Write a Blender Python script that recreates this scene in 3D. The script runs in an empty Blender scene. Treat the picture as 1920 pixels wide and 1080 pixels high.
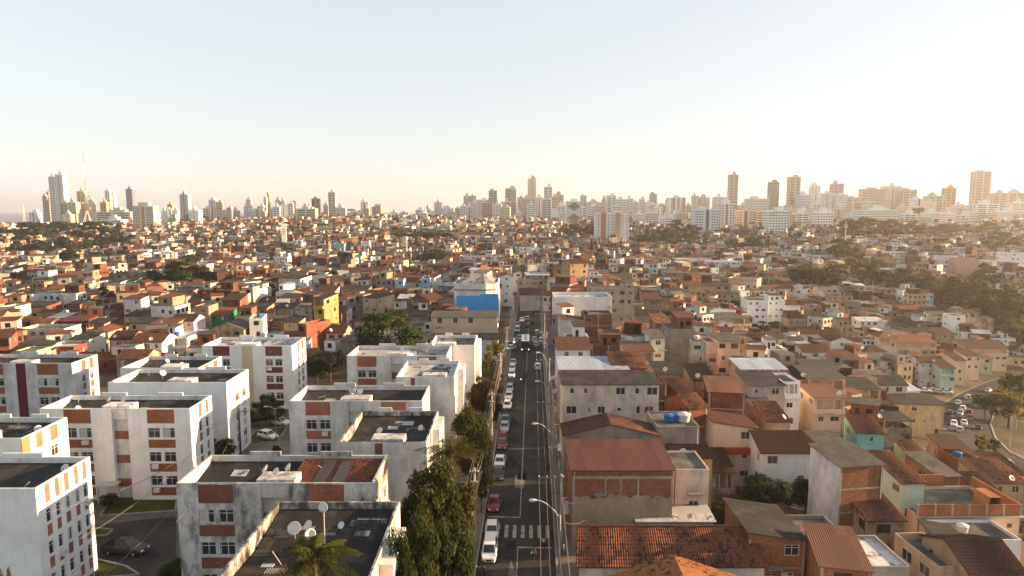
import bpy, math, random, os
import numpy as np
from mathutils import Vector, Matrix
R = math.radians
rnd = random.Random(7)
SC = bpy.context.scene
COL = SC.collection

# ------------------------------------------------------------------ camera, sky, sun, exposure
FPX, CAMH, PITCH = 1281.0, 40.0, R(6.6)
cam_d = bpy.data.cameras.new('camera')
cam_d.sensor_width = 36.0
cam_d.lens = 36.0 * FPX / 1920.0
cam_d.clip_start = 0.5
cam_d.clip_end = 60000
cam = bpy.data.objects.new('camera', cam_d)
COL.objects.link(cam)
cam.location = (0, 0, CAMH)
cam.rotation_euler = (R(90) - PITCH, 0, 0)
SC.camera = cam
SUN_AZ, SUN_EL = R(85), R(10.5)          # azimuth clockwise from the view axis
world = bpy.data.worlds.new('World')
SC.world = world
world.use_nodes = True
wnt = world.node_tree
wnt.nodes.clear()
sky = wnt.nodes.new('ShaderNodeTexSky')
sky.sky_type = 'NISHITA'
sky.sun_disc = False
sky.sun_elevation = SUN_EL
sky.sun_rotation = SUN_AZ
sky.altitude = 40
sky.air_density = 1.0
sky.dust_density = 0.25
sky.ozone_density = 1.6
whs = wnt.nodes.new('ShaderNodeHueSaturation')
whs.inputs['Saturation'].default_value = 0.72
wgm = wnt.nodes.new('ShaderNodeGamma')   # an even, milky evening sky: bright and dark parts drawn together
wgm.inputs['Gamma'].default_value = 0.35
wbg = wnt.nodes.new('ShaderNodeBackground')
wbg.inputs['Strength'].default_value = 0.15
wout = wnt.nodes.new('ShaderNodeOutputWorld')
wnt.links.new(sky.outputs[0], whs.inputs['Color'])
wnt.links.new(whs.outputs[0], wgm.inputs['Color'])
wnt.links.new(wgm.outputs[0], wbg.inputs['Color'])
wnt.links.new(wbg.outputs[0], wout.inputs['Surface'])
sun_d = bpy.data.lights.new('sun', 'SUN')
sun_d.energy = 5.0
sun_d.angle = R(0.6)
sun_d.color = (1.0, 0.66, 0.36)
sun = bpy.data.objects.new('sun', sun_d)
COL.objects.link(sun)
_sd = Vector((math.sin(SUN_AZ) * math.cos(SUN_EL), math.cos(SUN_AZ) * math.cos(SUN_EL), math.sin(SUN_EL)))
sun.rotation_euler = (-_sd).to_track_quat('-Z', 'Y').to_euler()
SC.view_settings.view_transform = 'Standard'
SC.view_settings.look = 'None'
SC.view_settings.exposure = 2.0
SC.view_settings.gamma = 1.0
SC.cycles.max_bounces = 6
SC.cycles.diffuse_bounces = 3
SC.cycles.glossy_bounces = 2
SC.cycles.transparent_max_bounces = 12
SC.cycles.volume_bounces = 1
HAZE_DENSITY = 0.000125

# ------------------------------------------------------------------ picture <-> place
CP, SP = math.cos(PITCH), math.sin(PITCH)
def ray(px, py):
    cx, cy = (px - 960) / FPX, (540 - py) / FPX
    return Vector((cx, CP + cy * SP, -SP + cy * CP))
def at_h(px, py, H):                    # where the sight line meets the height H
    d = ray(px, py)
    t = (H - CAMH) / d.z
    return Vector((d.x * t, d.y * t, H))
def at_z(px, py, z):
    d = ray(px, py)
    return Vector((d.x * z, d.y * z, CAMH + d.z * z))
def proj(p):
    x, y, z = p[0], p[1], p[2] - CAMH
    zc = y * CP - z * SP
    if zc < 0.1: return None
    return 960 + FPX * x / zc, 540 - FPX * (y * SP + z * CP) / zc, zc

# terrain: kernel blend of surveyed spots (x, y, height)
_T = np.array([
 (-20,0,0),(-20,60,0),(-20,120,0),(-20,180,0),(-20,240,0),(-20,300,0),(-20,400,0),(-90,60,0),(-90,140,0),(-90,230,0),(-90,330,0),(-200,150,0),
 (-200,260,0),(-200,380,0),(-320,300,0),(-320,420,1),(10,60,0),(10,120,0),(10,200,0),(10,300,0),(28,60,0),(28,110,0),(30,160,0),(42,85,-1),
 (40,200,-2),(60,300,-3),(62,95,-7),(50,62,-6),(75,75,-9),(95,100,-14),(66,130,-7),(85,130,-12),(100,165,-20),(120,195,-27),(150,225,-32),(175,230,-32),
 (190,260,-30),(215,225,-32),(160,285,-24),(130,260,-21),(100,225,-13),(80,230,-8),(95,290,-9),(200,330,-24),(230,330,-22),(270,380,-17),(150,350,-14),
 (110,360,-7),(290,330,-22),(260,265,-28),(200,450,-8),(300,480,-8),(400,420,-12),(0,400,0),(60,450,0),(0,520,-7),(-150,520,-9),(-350,560,-5),(150,560,-10),
 (350,620,0),(550,640,-2),(-100,700,5),(100,700,2),(400,800,9),(700,900,12),(-240,980,21),(-100,950,15),(-420,900,6),(-600,850,5),(-900,900,3),(-500,700,3),
 (60,950,9),(250,950,9),(0,1300,14),(400,1300,16),(800,1300,17),(1200,1300,17),(-400,1300,12),(-800,1300,2),(-1200,1300,-4),(700,600,0),(300,1000,14)], float)
def ground(x, y):
    s2 = (16 + 0.10 * max(y, 0)) ** 2
    w = np.exp(-((_T[:, 0] - x) ** 2 + (_T[:, 1] - y) ** 2) / (2 * s2)) + 1e-12
    v = float((w * _T[:, 2]).sum() / w.sum())
    if y > 1500:
        k = min(1.0, (y - 1500) / 700.0)
        v = v * (1 - k) - 40 * k
    return v
def at_g(px, py, h=0.0, far=3000):      # where the sight line comes down to h above the ground
    d = ray(px, py)
    t, step = 25.0, 6.0
    f = lambda t: CAMH + d.z * t - ground(d.x * t, d.y * t) - h
    if f(t) < 0: return Vector((d.x * t, d.y * t, CAMH + d.z * t))
    while t < far:
        t2 = t + max(4.0, t * 0.02)
        if f(t2) <= 0:
            for _ in range(14):
                m = (t + t2) / 2
                if f(m) > 0: t = m
                else: t2 = m
            return Vector((d.x * t, d.y * t, CAMH + d.z * t))
        t = t2
    return Vector((d.x * far, d.y * far, CAMH + d.z * far))

# ------------------------------------------------------------------ materials
MATS = {}
def newmat(name):
    m = bpy.data.materials.new(name)
    m.use_nodes = True
    nt = m.node_tree
    b = nt.nodes['Principled BSDF']
    MATS[name] = m
    return m, nt, b
def nd(nt, typ, props=None, **ins):
    n = nt.nodes.new(typ)
    for k, v in (props or {}).items(): setattr(n, k, v)
    for k, v in ins.items():
        k = k.replace('_', ' ')
        if k not in n.inputs: k = int(k) if k.isdigit() else k
        s = n.inputs[k]
        if hasattr(v, 'is_output') : nt.links.new(v, s)
        else: s.default_value = v
    return n
def mixc(nt, fac, a, b, mode='MIX'):
    n = nt.nodes.new('ShaderNodeMix')
    n.data_type = 'RGBA'
    n.blend_type = mode
    for idx, v in ((0, fac), (6, a), (7, b)):
        if hasattr(v, 'is_output'): nt.links.new(v, n.inputs[idx])
        else: n.inputs[idx].default_value = v
    return n.outputs[2]
def math_(nt, op, a, b=0.0):
    n = nt.nodes.new('ShaderNodeMath')
    n.operation = op
    for i, v in ((0, a), (1, b)):
        if hasattr(v, 'is_output'): nt.links.new(v, n.inputs[i])
        else: n.inputs[i].default_value = v
    return n.outputs[0]
def ramp(nt, fac, stops, interp='LINEAR'):
    n = nt.nodes.new('ShaderNodeValToRGB')
    n.color_ramp.interpolation = interp
    e = n.color_ramp.elements
    while len(e) < len(stops): e.new(0.5)
    for el, (p, c) in zip(e, stops):
        el.position = p
        el.color = c if len(c) == 4 else (*c, 1)
    nt.links.new(fac, n.inputs[0])
    return n.outputs[0]
def objcoord(nt):
    tc = nd(nt, 'ShaderNodeTexCoord')
    oi = nd(nt, 'ShaderNodeObjectInfo')
    off = math_(nt, 'MULTIPLY', oi.outputs['Random'], 90.0)
    add = nd(nt, 'ShaderNodeVectorMath', {'operation': 'ADD'})
    nt.links.new(tc.outputs['Object'], add.inputs[0])
    nt.links.new(off, add.inputs[1])
    return add.outputs[0], oi, tc
def noise(nt, vec, scale, detail=4.0, rough=0.6):
    n = nd(nt, 'ShaderNodeTexNoise', None, Scale=scale, Detail=detail, Roughness=rough)
    nt.links.new(vec, n.inputs['Vector'])
    return n.outputs['Fac']
def scaled(nt, vec, s):
    m = nd(nt, 'ShaderNodeMapping')
    m.inputs['Scale'].default_value = s
    nt.links.new(vec, m.inputs['Vector'])
    return m.outputs[0]
def bump(nt, b, h, strength, dist):
    n = nd(nt, 'ShaderNodeBump', None, Strength=strength, Distance=dist)
    nt.links.new(h, n.inputs['Height'])
    nt.links.new(n.outputs[0], b.inputs['Normal'])
W4 = (1, 1, 1, 1)
def g4(v): return (v, v, v, 1)
def plaster(name, dirt, mould):
    m, nt, b = newmat(name)
    vec, oi, tc = objcoord(nt)
    big = noise(nt, vec, 0.32, 6, 0.65)
    streak = noise(nt, scaled(nt, vec, (1.3, 1.3, 0.10)), 1.0, 5, 0.7)
    fine = noise(nt, vec, 3.0, 6, 0.7)
    c = mixc(nt, ramp(nt, big, [(0.38, g4(0)), (0.72, g4(dirt))]), oi.outputs['Color'], (0.30, 0.25, 0.19, 1), 'MULTIPLY')
    c = mixc(nt, ramp(nt, streak, [(0.52, g4(0)), (0.78, g4(dirt))]), c, (0.28, 0.25, 0.22, 1), 'MULTIPLY')
    c = mixc(nt, 0.35, c, ramp(nt, fine, [(0.3, g4(0.72)), (0.65, g4(1))]), 'MULTIPLY')
    if mould:
        mm = math_(nt, 'MULTIPLY', noise(nt, scaled(nt, vec, (1, 1, 0.45)), 0.55, 8, 0.75), 1.0)
        c = mixc(nt, ramp(nt, mm, [(0.46 if mould < 0.9 else 0.36, g4(0)), (0.62 if mould < 0.9 else 0.54, g4(mould))]), c, (0.045, 0.043, 0.04, 1))
    nt.links.new(c, b.inputs['Base Color'])
    b.inputs['Roughness'].default_value = 0.9
    b.inputs['Specular IOR Level'].default_value = 0.2
    bump(nt, b, fine, 0.25, 0.02)
    return m
plaster('plaster', 0.26, 0)
plaster('plaster_worn', 0.52, 0.28)
plaster('plaster_mouldy', 0.7, 0.85)
plaster('concrete', 0.6, 0.25)
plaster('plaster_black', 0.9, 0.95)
def brickmat(name, bw, rh):
    m, nt, b = newmat(name)
    vec, oi, tc = objcoord(nt)
    br = nd(nt, 'ShaderNodeTexBrick', None, Scale=1.0)
    br.inputs['Brick Width'].default_value = bw
    br.inputs['Row Height'].default_value = rh
    br.inputs['Mortar Size'].default_value = 0.014
    br.inputs['Bias'].default_value = -0.2
    nt.links.new(tc.outputs['UV'], br.inputs['Vector'])
    dark = mixc(nt, 1.0, oi.outputs['Color'], (0.62, 0.55, 0.5, 1), 'MULTIPLY')
    nt.links.new(oi.outputs['Color'], br.inputs['Color1'])
    nt.links.new(dark, br.inputs['Color2'])
    mort = mixc(nt, 0.35, oi.outputs['Color'], (0.32, 0.29, 0.26, 1))
    nt.links.new(mort, br.inputs['Mortar'])
    big = noise(nt, vec, 0.45, 6, 0.7)
    c = mixc(nt, ramp(nt, big, [(0.40, g4(0)), (0.7, g4(0.65))]), br.outputs['Color'], (0.33, 0.28, 0.24, 1), 'MULTIPLY')
    patch = noise(nt, vec, 0.9, 5, 0.6)
    c = mixc(nt, ramp(nt, patch, [(0.60, g4(0)), (0.68, g4(0.45))]), c, (0.30, 0.26, 0.21, 1))
    nt.links.new(c, b.inputs['Base Color'])
    b.inputs['Roughness'].default_value = 0.95
    b.inputs['Specular IOR Level'].default_value = 0.1
    bump(nt, b, br.outputs['Fac'], -0.4, 0.02)
    return m
brickmat('brick', 0.30, 0.20)
brickmat('small_brick', 0.22, 0.075)
def roofmat(name, pitch, cell, dark, darkmin, bumpd, spec=0.15, rough=0.9):
    m, nt, b = newmat(name)
    vec, oi, tc = objcoord(nt)
    uv = nd(nt, 'ShaderNodeSeparateXYZ')
    nt.links.new(tc.outputs['UV'], uv.inputs[0])
    w = math_(nt, 'SINE', math_(nt, 'MULTIPLY', uv.outputs[0], 2 * math.pi / pitch))
    cu = math_(nt, 'FLOOR', math_(nt, 'DIVIDE', uv.outputs[0], cell[0]))
    cv = math_(nt, 'FLOOR', math_(nt, 'DIVIDE', uv.outputs[1], cell[1]))
    cmb = nd(nt, 'ShaderNodeCombineXYZ')
    nt.links.new(cu, cmb.inputs[0]); nt.links.new(cv, cmb.inputs[1]); nt.links.new(oi.outputs['Random'], cmb.inputs[2])
    wn = nd(nt, 'ShaderNodeTexWhiteNoise', {'noise_dimensions': '3D'})
    nt.links.new(cmb.outputs[0], wn.inputs['Vector'])
    big = noise(nt, vec, 0.55, 6, 0.7)
    k = math_(nt, 'ADD', math_(nt, 'MULTIPLY', wn.outputs['Value'], 0.36), big)
    c = mixc(nt, 1.0, oi.outputs['Color'], ramp(nt, wn.outputs['Value'], [(0, g4(0.72)), (1, g4(1.12))]), 'MULTIPLY')
    c = mixc(nt, ramp(nt, k, [(dark, g4(0)), (dark + 0.10, g4(0.9))]), c, darkmin)
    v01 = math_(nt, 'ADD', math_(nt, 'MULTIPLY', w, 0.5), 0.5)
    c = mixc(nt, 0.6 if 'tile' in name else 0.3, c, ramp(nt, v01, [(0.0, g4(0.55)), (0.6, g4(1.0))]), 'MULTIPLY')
    nt.links.new(c, b.inputs['Base Color'])
    b.inputs['Roughness'].default_value = rough
    b.inputs['Specular IOR Level'].default_value = spec
    bump(nt, b, w, 0.9, bumpd)
    return m
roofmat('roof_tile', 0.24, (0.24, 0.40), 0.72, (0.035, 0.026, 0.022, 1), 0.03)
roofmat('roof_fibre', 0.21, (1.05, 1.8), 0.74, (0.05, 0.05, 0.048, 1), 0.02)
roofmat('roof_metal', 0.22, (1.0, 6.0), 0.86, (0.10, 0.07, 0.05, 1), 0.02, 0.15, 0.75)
def flat(name, col, rough=0.6, spec=0.3, metal=0.0, emit=None):
    m, nt, b = newmat(name)
    b.inputs['Base Color'].default_value = (*col, 1)
    b.inputs['Roughness'].default_value = rough
    b.inputs['Specular IOR Level'].default_value = spec
    b.inputs['Metallic'].default_value = metal
    if emit:
        b.inputs['Emission Color'].default_value = (*emit[0], 1)
        b.inputs['Emission Strength'].default_value = emit[1]
    return m
def tinted(name, rough, spec=0.3, coat=0.0, var=0.25, scale=0.8):
    m, nt, b = newmat(name)
    vec, oi, tc = objcoord(nt)
    n = noise(nt, vec, scale, 5, 0.6)
    c = mixc(nt, var, oi.outputs['Color'], ramp(nt, n, [(0.3, g4(0.35)), (0.65, g4(1))]), 'MULTIPLY')
    nt.links.new(c, b.inputs['Base Color'])
    b.inputs['Roughness'].default_value = rough
    b.inputs['Specular IOR Level'].default_value = spec
    b.inputs['Coat Weight'].default_value = coat
    return m
flat('dark_opening', (0.018, 0.016, 0.015), 0.9, 0.05)
flat('glass', (0.025, 0.03, 0.034), 0.12, 0.6)
flat('curtain', (0.42, 0.40, 0.36), 0.8, 0.2)
flat('shutter', (0.13, 0.075, 0.045), 0.7, 0.2)
flat('rubber', (0.015, 0.015, 0.015), 0.85, 0.2)
flat('alloy', (0.45, 0.45, 0.46), 0.35, 0.5, 0.7)
flat('lamp_glass', (0.8, 0.8, 0.78), 0.15, 0.6)
flat('lamp_lit', (1, 0.9, 0.7), 0.2, 0.5, 0, ((1, 0.88, 0.62), 1.2))
flat('tail_red', (0.35, 0.01, 0.01), 0.25, 0.5)
flat('tail_lit', (0.6, 0.05, 0.02), 0.3, 0.5, 0, ((1, 0.14, 0.05), 4))
flat('cable', (0.16, 0.135, 0.11), 0.8, 0.2)
flat('skin', (0.16, 0.085, 0.05), 0.6, 0.3)
tinted('paint', 0.3, 0.4, 0.15, 0.05)
tinted('trim', 0.75, 0.2, 0, 0.35, 1.5)
tinted('metal', 0.5, 0.4, 0, 0.3, 2.0)
tinted('cloth', 0.95, 0.05, 0, 0.2, 5.0)
tinted('bark', 0.95, 0.1, 0, 0.6, 3.0)
def leafmat():
    m, nt, b = newmat('foliage')
    oi = nd(nt, 'ShaderNodeObjectInfo')
    ge = nd(nt, 'ShaderNodeNewGeometry')
    tc = nd(nt, 'ShaderNodeTexCoord')
    n = noise(nt, tc.outputs['Object'], 0.5, 3)
    c = mixc(nt, 0.9, oi.outputs['Color'], ramp(nt, ge.outputs['Random Per Island'], [(0, g4(0.45)), (1, g4(1.25))]), 'MULTIPLY')
    c = mixc(nt, 0.8, c, ramp(nt, n, [(0.3, (0.55, 0.62, 0.55)), (0.7, (1.25, 1.15, 0.9))]), 'MULTIPLY')
    nt.links.new(c, b.inputs['Base Color'])
    b.inputs['Roughness'].default_value = 0.6
    b.inputs['Specular IOR Level'].default_value = 0.15
    tr = nd(nt, 'ShaderNodeBsdfTranslucent')
    nt.links.new(mixc(nt, 1.0, c, (1.5, 1.4, 0.6, 1), 'MULTIPLY'), tr.inputs[0])
    mx = nd(nt, 'ShaderNodeMixShader')
    mx.inputs[0].default_value = 0.45
    nt.links.new(b.outputs[0], mx.inputs[1]); nt.links.new(tr.outputs[0], mx.inputs[2])
    nt.links.new(mx.outputs[0], nt.nodes['Material Output'].inputs['Surface'])
leafmat()
def surf(name, stops, scale, detail=8, rough=0.95, fine=6.0, spec=0.1):
    m, nt, b = newmat(name)
    tc = nd(nt, 'ShaderNodeTexCoord')
    n = noise(nt, tc.outputs['Object'], scale, detail, 0.65)
    f = noise(nt, tc.outputs['Object'], fine, 4, 0.7)
    c = ramp(nt, n, stops)
    c = mixc(nt, 0.5, c, ramp(nt, f, [(0.3, g4(0.6)), (0.7, g4(1.1))]), 'MULTIPLY')
    nt.links.new(c, b.inputs['Base Color'])
    b.inputs['Roughness'].default_value = rough
    b.inputs['Specular IOR Level'].default_value = spec
    bump(nt, b, f, 0.4, 0.03)
surf('asphalt', [(0.33, (0.022, 0.021, 0.021)), (0.45, (0.042, 0.04, 0.039)), (0.56, (0.05, 0.047, 0.045)), (0.7, (0.078, 0.073, 0.068))], 0.22, 10, 0.9, 2.5)
surf('road_paint', [(0.32, (0.10, 0.095, 0.085)), (0.45, (0.3, 0.285, 0.25)), (0.6, (0.42, 0.40, 0.36))], 1.2)
surf('patch_dark', [(0.35, (0.018, 0.0175, 0.017)), (0.65, (0.032, 0.03, 0.029))], 0.8)
surf('pavement', [(0.35, (0.12, 0.105, 0.09)), (0.65, (0.2, 0.17, 0.145))], 0.5)
surf('kerb_stone', [(0.3, (0.2, 0.19, 0.17)), (0.7, (0.34, 0.32, 0.3))], 1.0)
surf('earth', [(0.36, (0.035, 0.045, 0.02)), (0.46, (0.06, 0.055, 0.035)), (0.56, (0.12, 0.085, 0.06)), (0.7, (0.14, 0.125, 0.11))], 0.06)
surf('lawn', [(0.35, (0.03, 0.045, 0.012)), (0.7, (0.07, 0.075, 0.022))], 0.3, 8, 0.95, 12.0)
surf('yard', [(0.35, (0.075, 0.068, 0.06)), (0.65, (0.14, 0.125, 0.11))], 0.4)
surf('roof_slab', [(0.3, (0.06, 0.056, 0.052)), (0.5, (0.12, 0.112, 0.10)), (0.7, (0.22, 0.208, 0.19))], 0.5)
def seamat():
    m, nt, b = newmat('sea_water')
    b.inputs['Base Color'].default_value = (0.03, 0.06, 0.09, 1)
    b.inputs['Roughness'].default_value = 0.35
    tc = nd(nt, 'ShaderNodeTexCoord')
    bump(nt, b, noise(nt, tc.outputs['Object'], 0.05, 4), 0.6, 3.0)
seamat()
def islandmat(name, stops, brick):
    m, nt, b = newmat(name)
    ge = nd(nt, 'ShaderNodeNewGeometry')
    tc = nd(nt, 'ShaderNodeTexCoord')
    c = ramp(nt, ge.outputs['Random Per Island'], stops, 'CONSTANT')
    n = noise(nt, tc.outputs['Object'], 0.25, 6, 0.7)
    c = mixc(nt, 0.75, c, ramp(nt, n, [(0.32, g4(0.4)), (0.62, g4(1.05))]), 'MULTIPLY')
    nt.links.new(c, b.inputs['Base Color'])
    b.inputs['Roughness'].default_value = 0.9
    b.inputs['Specular IOR Level'].default_value = 0.15
islandmat('far_wall', [(0, (0.15, 0.062, 0.04)), (0.22, (0.30, 0.24, 0.17)), (0.40, (0.11, 0.048, 0.032)), (0.52, (0.72, 0.71, 0.68)), (0.68, (0.25, 0.225, 0.19)), (0.8, (0.5, 0.40, 0.26)), (0.88, (0.60, 0.56, 0.48)), (0.95, (0.42, 0.55, 0.55))], 1)
islandmat('far_roof', [(0, (0.13, 0.045, 0.028)), (0.4, (0.07, 0.065, 0.06)), (0.62, (0.18, 0.066, 0.034)), (0.78, (0.15, 0.14, 0.125)), (0.92, (0.45, 0.45, 0.45))], 0)

# ------------------------------------------------------------------ mesh building
class MB:
    def __init__(s): s.v = []; s.f = []; s.m = []; s.uv = []
    def poly(s, pts, mi=0, uv=None):
        i = len(s.v)
        s.v.extend(tuple(p) for p in pts)
        s.f.append(tuple(range(i, i + len(pts))))
        s.m.append(mi)
        if uv is None:
            a, b, c = Vector(pts[0]), Vector(pts[1]), Vector(pts[2])
            n = (b - a).cross(c - a)
            if abs(n.z) > 0.9 * n.length: uv = [(p[0], p[1]) for p in pts]
            elif abs(n.x) > abs(n.y): uv = [(p[1], p[2]) for p in pts]
            else: uv = [(p[0], p[2]) for p in pts]
        s.uv.extend(uv)
    def box(s, x0, x1, y0, y1, z0, z1, mi=0, skip=''):
        if x1 < x0: x0, x1 = x1, x0
        if y1 < y0: y0, y1 = y1, y0
        P = s.poly
        if 'f' not in skip: P([(x0, y0, z0), (x1, y0, z0), (x1, y0, z1), (x0, y0, z1)], mi)
        if 'k' not in skip: P([(x1, y1, z0), (x0, y1, z0), (x0, y1, z1), (x1, y1, z1)], mi)
        if 'l' not in skip: P([(x0, y1, z0), (x0, y0, z0), (x0, y0, z1), (x0, y1, z1)], mi)
        if 'r' not in skip: P([(x1, y0, z0), (x1, y1, z0), (x1, y1, z1), (x1, y0, z1)], mi)
        if 't' not in skip: P([(x0, y0, z1), (x1, y0, z1), (x1, y1, z1), (x0, y1, z1)], mi)
        if 'b' not in skip: P([(x0, y1, z0), (x1, y1, z0), (x1, y0, z0), (x0, y0, z0)], mi)
    def tube(s, pts, rads, n=6, mi=0, cap=True):
        pts = [Vector(p) for p in pts]
        rings = []
        for i, p in enumerate(pts):
            d = (pts[min(i + 1, len(pts) - 1)] - pts[max(i - 1, 0)]).normalized()
            a = d.orthogonal().normalized() if abs(d.z) < 0.95 else Vector((1, 0, 0))
            a = (a - d * a.dot(d)).normalized()
            b = d.cross(a)
            r = rads[i] if hasattr(rads, '__len__') else rads
            rings.append([p + (a * math.cos(2 * math.pi * k / n) + b * math.sin(2 * math.pi * k / n)) * r for k in range(n)])
        i0 = len(s.v)
        for rg in rings: s.v.extend(tuple(q) for q in rg)
        for i in range(len(rings) - 1):
            for k in range(n):
                k2 = (k + 1) % n
                s.f.append((i0 + i * n + k, i0 + i * n + k2, i0 + (i + 1) * n + k2, i0 + (i + 1) * n + k))
                s.m.append(mi); s.uv.extend([(k / n, i), (k / n + 1 / n, i), (k / n + 1 / n, i + 1), (k / n, i + 1)])
        if cap:
            for base, rev in ((i0, True), (i0 + (len(rings) - 1) * n, False)):
                idx = [base + k for k in range(n)]
                s.f.append(tuple(reversed(idx) if rev else idx)); s.m.append(mi); s.uv.extend([(0, 0)] * n)
    def lathe(s, prof, n=14, mi=0, c=(0, 0, 0)):
        i0 = len(s.v)
        for r, z in prof:
            for k in range(n):
                a = 2 * math.pi * k / n
                s.v.append((c[0] + r * math.cos(a), c[1] + r * math.sin(a), c[2] + z))
        for i in range(len(prof) - 1):
            for k in range(n):
                k2 = (k + 1) % n
                s.f.append((i0 + i * n + k, i0 + i * n + k2, i0 + (i + 1) * n + k2, i0 + (i + 1) * n + k))
                s.m.append(mi); s.uv.extend([(k / n, i), (k / n, i), (k / n, i + 1), (k / n, i + 1)])
    def facade(s, o, u, n, w, h, openings, mi=0, base=0.0):
        # o: corner, u: unit along, n: outward normal; openings: (u0, u1, v0, v1, depth, back material)
        o, u, n = Vector(o), Vector(u), Vector(n)
        up = Vector((0, 0, 1))
        us = sorted({0.0, w, *[round(x, 3) for q in openings for x in q[:2]]})
        vs = sorted({base, h, *[round(x, 3) for q in openings for x in q[2:4]]})
        P = lambda a, b, d=0.0: o + u * a + up * b - n * d
        for i in range(len(us) - 1):
            run = None
            for j in range(len(vs) - 1):
                a, b = (us[i] + us[i + 1]) / 2, (vs[j] + vs[j + 1]) / 2
                if any(q[0] < a < q[1] and q[2] < b < q[3] for q in openings):
                    if run is not None: s._q(P, us[i], us[i + 1], run, vs[j], mi); run = None
                elif run is None: run = vs[j]
            if run is not None: s._q(P, us[i], us[i + 1], run, vs[-1], mi)
        for q in openings:
            a0, a1, b0, b1, d, mb = q
            s.poly([P(a0, b0, d), P(a1, b0, d), P(a1, b1, d), P(a0, b1, d)], mb, [(a0, b0), (a1, b0), (a1, b1), (a0, b1)])
            s.poly([P(a0, b0), P(a1, b0), P(a1, b0, d), P(a0, b0, d)], mi)
            s.poly([P(a0, b1, d), P(a1, b1, d), P(a1, b1), P(a0, b1)], mi)
            s.poly([P(a0, b0), P(a0, b0, d), P(a0, b1, d), P(a0, b1)], mi)
            s.poly([P(a1, b0, d), P(a1, b0), P(a1, b1), P(a1, b1, d)], mi)
    def _q(s, P, a0, a1, b0, b1, mi):
        s.poly([P(a0, b0), P(a1, b0), P(a1, b1), P(a0, b1)], mi, [(a0, b0), (a1, b0), (a1, b1), (a0, b1)])
    def slab(s, quad, th, mi=0):
        q = [Vector(p) for p in quad]
        e, g = (q[1] - q[0]).normalized(), q[3] - q[0]
        uv = [((p - q[0]).dot(e), (p - q[0]).dot((g - e * g.dot(e)).normalized())) for p in q]
        s.poly(q, mi, uv)
        lo = [p - Vector((0, 0, th)) for p in q]
        s.poly(list(reversed(lo)), mi, list(reversed(uv)))
        for i in range(len(q)):
            j = (i + 1) % len(q)
            s.poly([lo[i], lo[j], q[j], q[i]], mi, [(0, 0), (0.01, 0), (0.01, 0.01), (0, 0.01)])
    def ribbed(s, quad, pitch=0.24, row=0.42, amp=0.045, th=0.1, mi=0):
        # a roof of barrel tiles: quad runs eave-left, eave-right, ridge-right, ridge-left
        q = [Vector(p) for p in quad]
        e = (q[1] - q[0]); L = e.length
        sl = (q[3] - q[0]).length
        nrm = (q[1] - q[0]).cross(q[3] - q[0]).normalized()
        nu, nv = max(2, int(L / pitch) * 4), max(1, int(sl / row))
        rows = []
        for j in range(nv):
            for t, lift in ((j / nv, 0.035), ((j + 0.97) / nv, 0.0)):
                a, b = q[0].lerp(q[3], t), q[1].lerp(q[2], t)
                r0 = len(s.v)
                for i in range(nu + 1):
                    k = i / nu
                    s.v.append(tuple(a.lerp(b, k) + nrm * (lift + amp * (0.5 - 0.5 * math.cos(math.pi / 2 * i)))))
                rows.append((r0, t * sl))
        for j in range(len(rows) - 1):
            (a, va), (b, vb) = rows[j], rows[j + 1]
            if j % 2: va = vb
            for i in range(nu):
                u0, u1 = i * L / nu, (i + 1) * L / nu
                s.f.append((a + i, a + i + 1, b + i + 1, b + i)); s.m.append(mi)
                s.uv.extend([(u0, va), (u1, va), (u1, vb - 0.001), (u0, vb - 0.001)])
        lo = [p - Vector((0, 0, th)) for p in q]
        hi = [p + nrm * 0.0 for p in q]
        for i in range(4):
            j = (i + 1) % 4
            s.poly([lo[i], lo[j], hi[j], hi[i]], mi, [(0, 0), (0.01, 0), (0.01, 0.01), (0, 0.01)])
        s.poly(list(reversed(lo)), mi)
    def mesh(s, name, mats, smooth=False):
        me = bpy.data.meshes.new(name)
        me.from_pydata(s.v, [], s.f)
        for m in mats: me.materials.append(MATS[m])
        me.polygons.foreach_set('material_index', s.m)
        ul = me.uv_layers.new(name='UVMap')
        ul.data.foreach_set('uv', np.array(s.uv, np.float32).ravel())
        if smooth: me.polygons.foreach_set('use_smooth', [True] * len(s.f))
        me.update()
        return me
    def build(s, name, mats, parent=None, color=None, smooth=False, loc=None, rz=0.0):
        if isinstance(mats, str): mats = [mats]
        return link(name, s.mesh(name, mats, smooth), parent, color, loc, rz)
def link(name, me, parent=None, color=None, loc=None, rz=0.0):
    o = bpy.data.objects.new(name, me)
    COL.objects.link(o)
    if parent: o.parent = parent
    if loc is not None: o.location = loc
    if rz: o.rotation_euler = (0, 0, rz)
    o.color = (*color, 1) if color else W4
    return o
def tag(o, label, cat, group=None, kind=None):
    if label: o['label'] = label
    if cat: o['category'] = cat
    if group: o['group'] = group
    if kind: o['kind'] = kind
    return o
def thing(name, loc, rz=0.0, label=None, cat=None, group=None):
    o = bpy.data.objects.new(name, None)
    COL.objects.link(o)
    o.location = loc
    o.rotation_euler = (0, 0, rz)
    o.empty_display_size = 0.5
    return tag(o, label, cat, group)
def copy_tree(o, parent=None):
    kids = KIDS.get(o.name)
    if kids is None:
        kids = KIDS[o.name] = list(o.children)
    c = o.copy()
    COL.objects.link(c)
    c.parent = parent
    for ch in kids: copy_tree(ch, c)
    return c
KIDS = {}
def structure(name, mb, m):
    o = mb.build(name, m)
    o['kind'] = 'structure'
    return o
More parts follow.
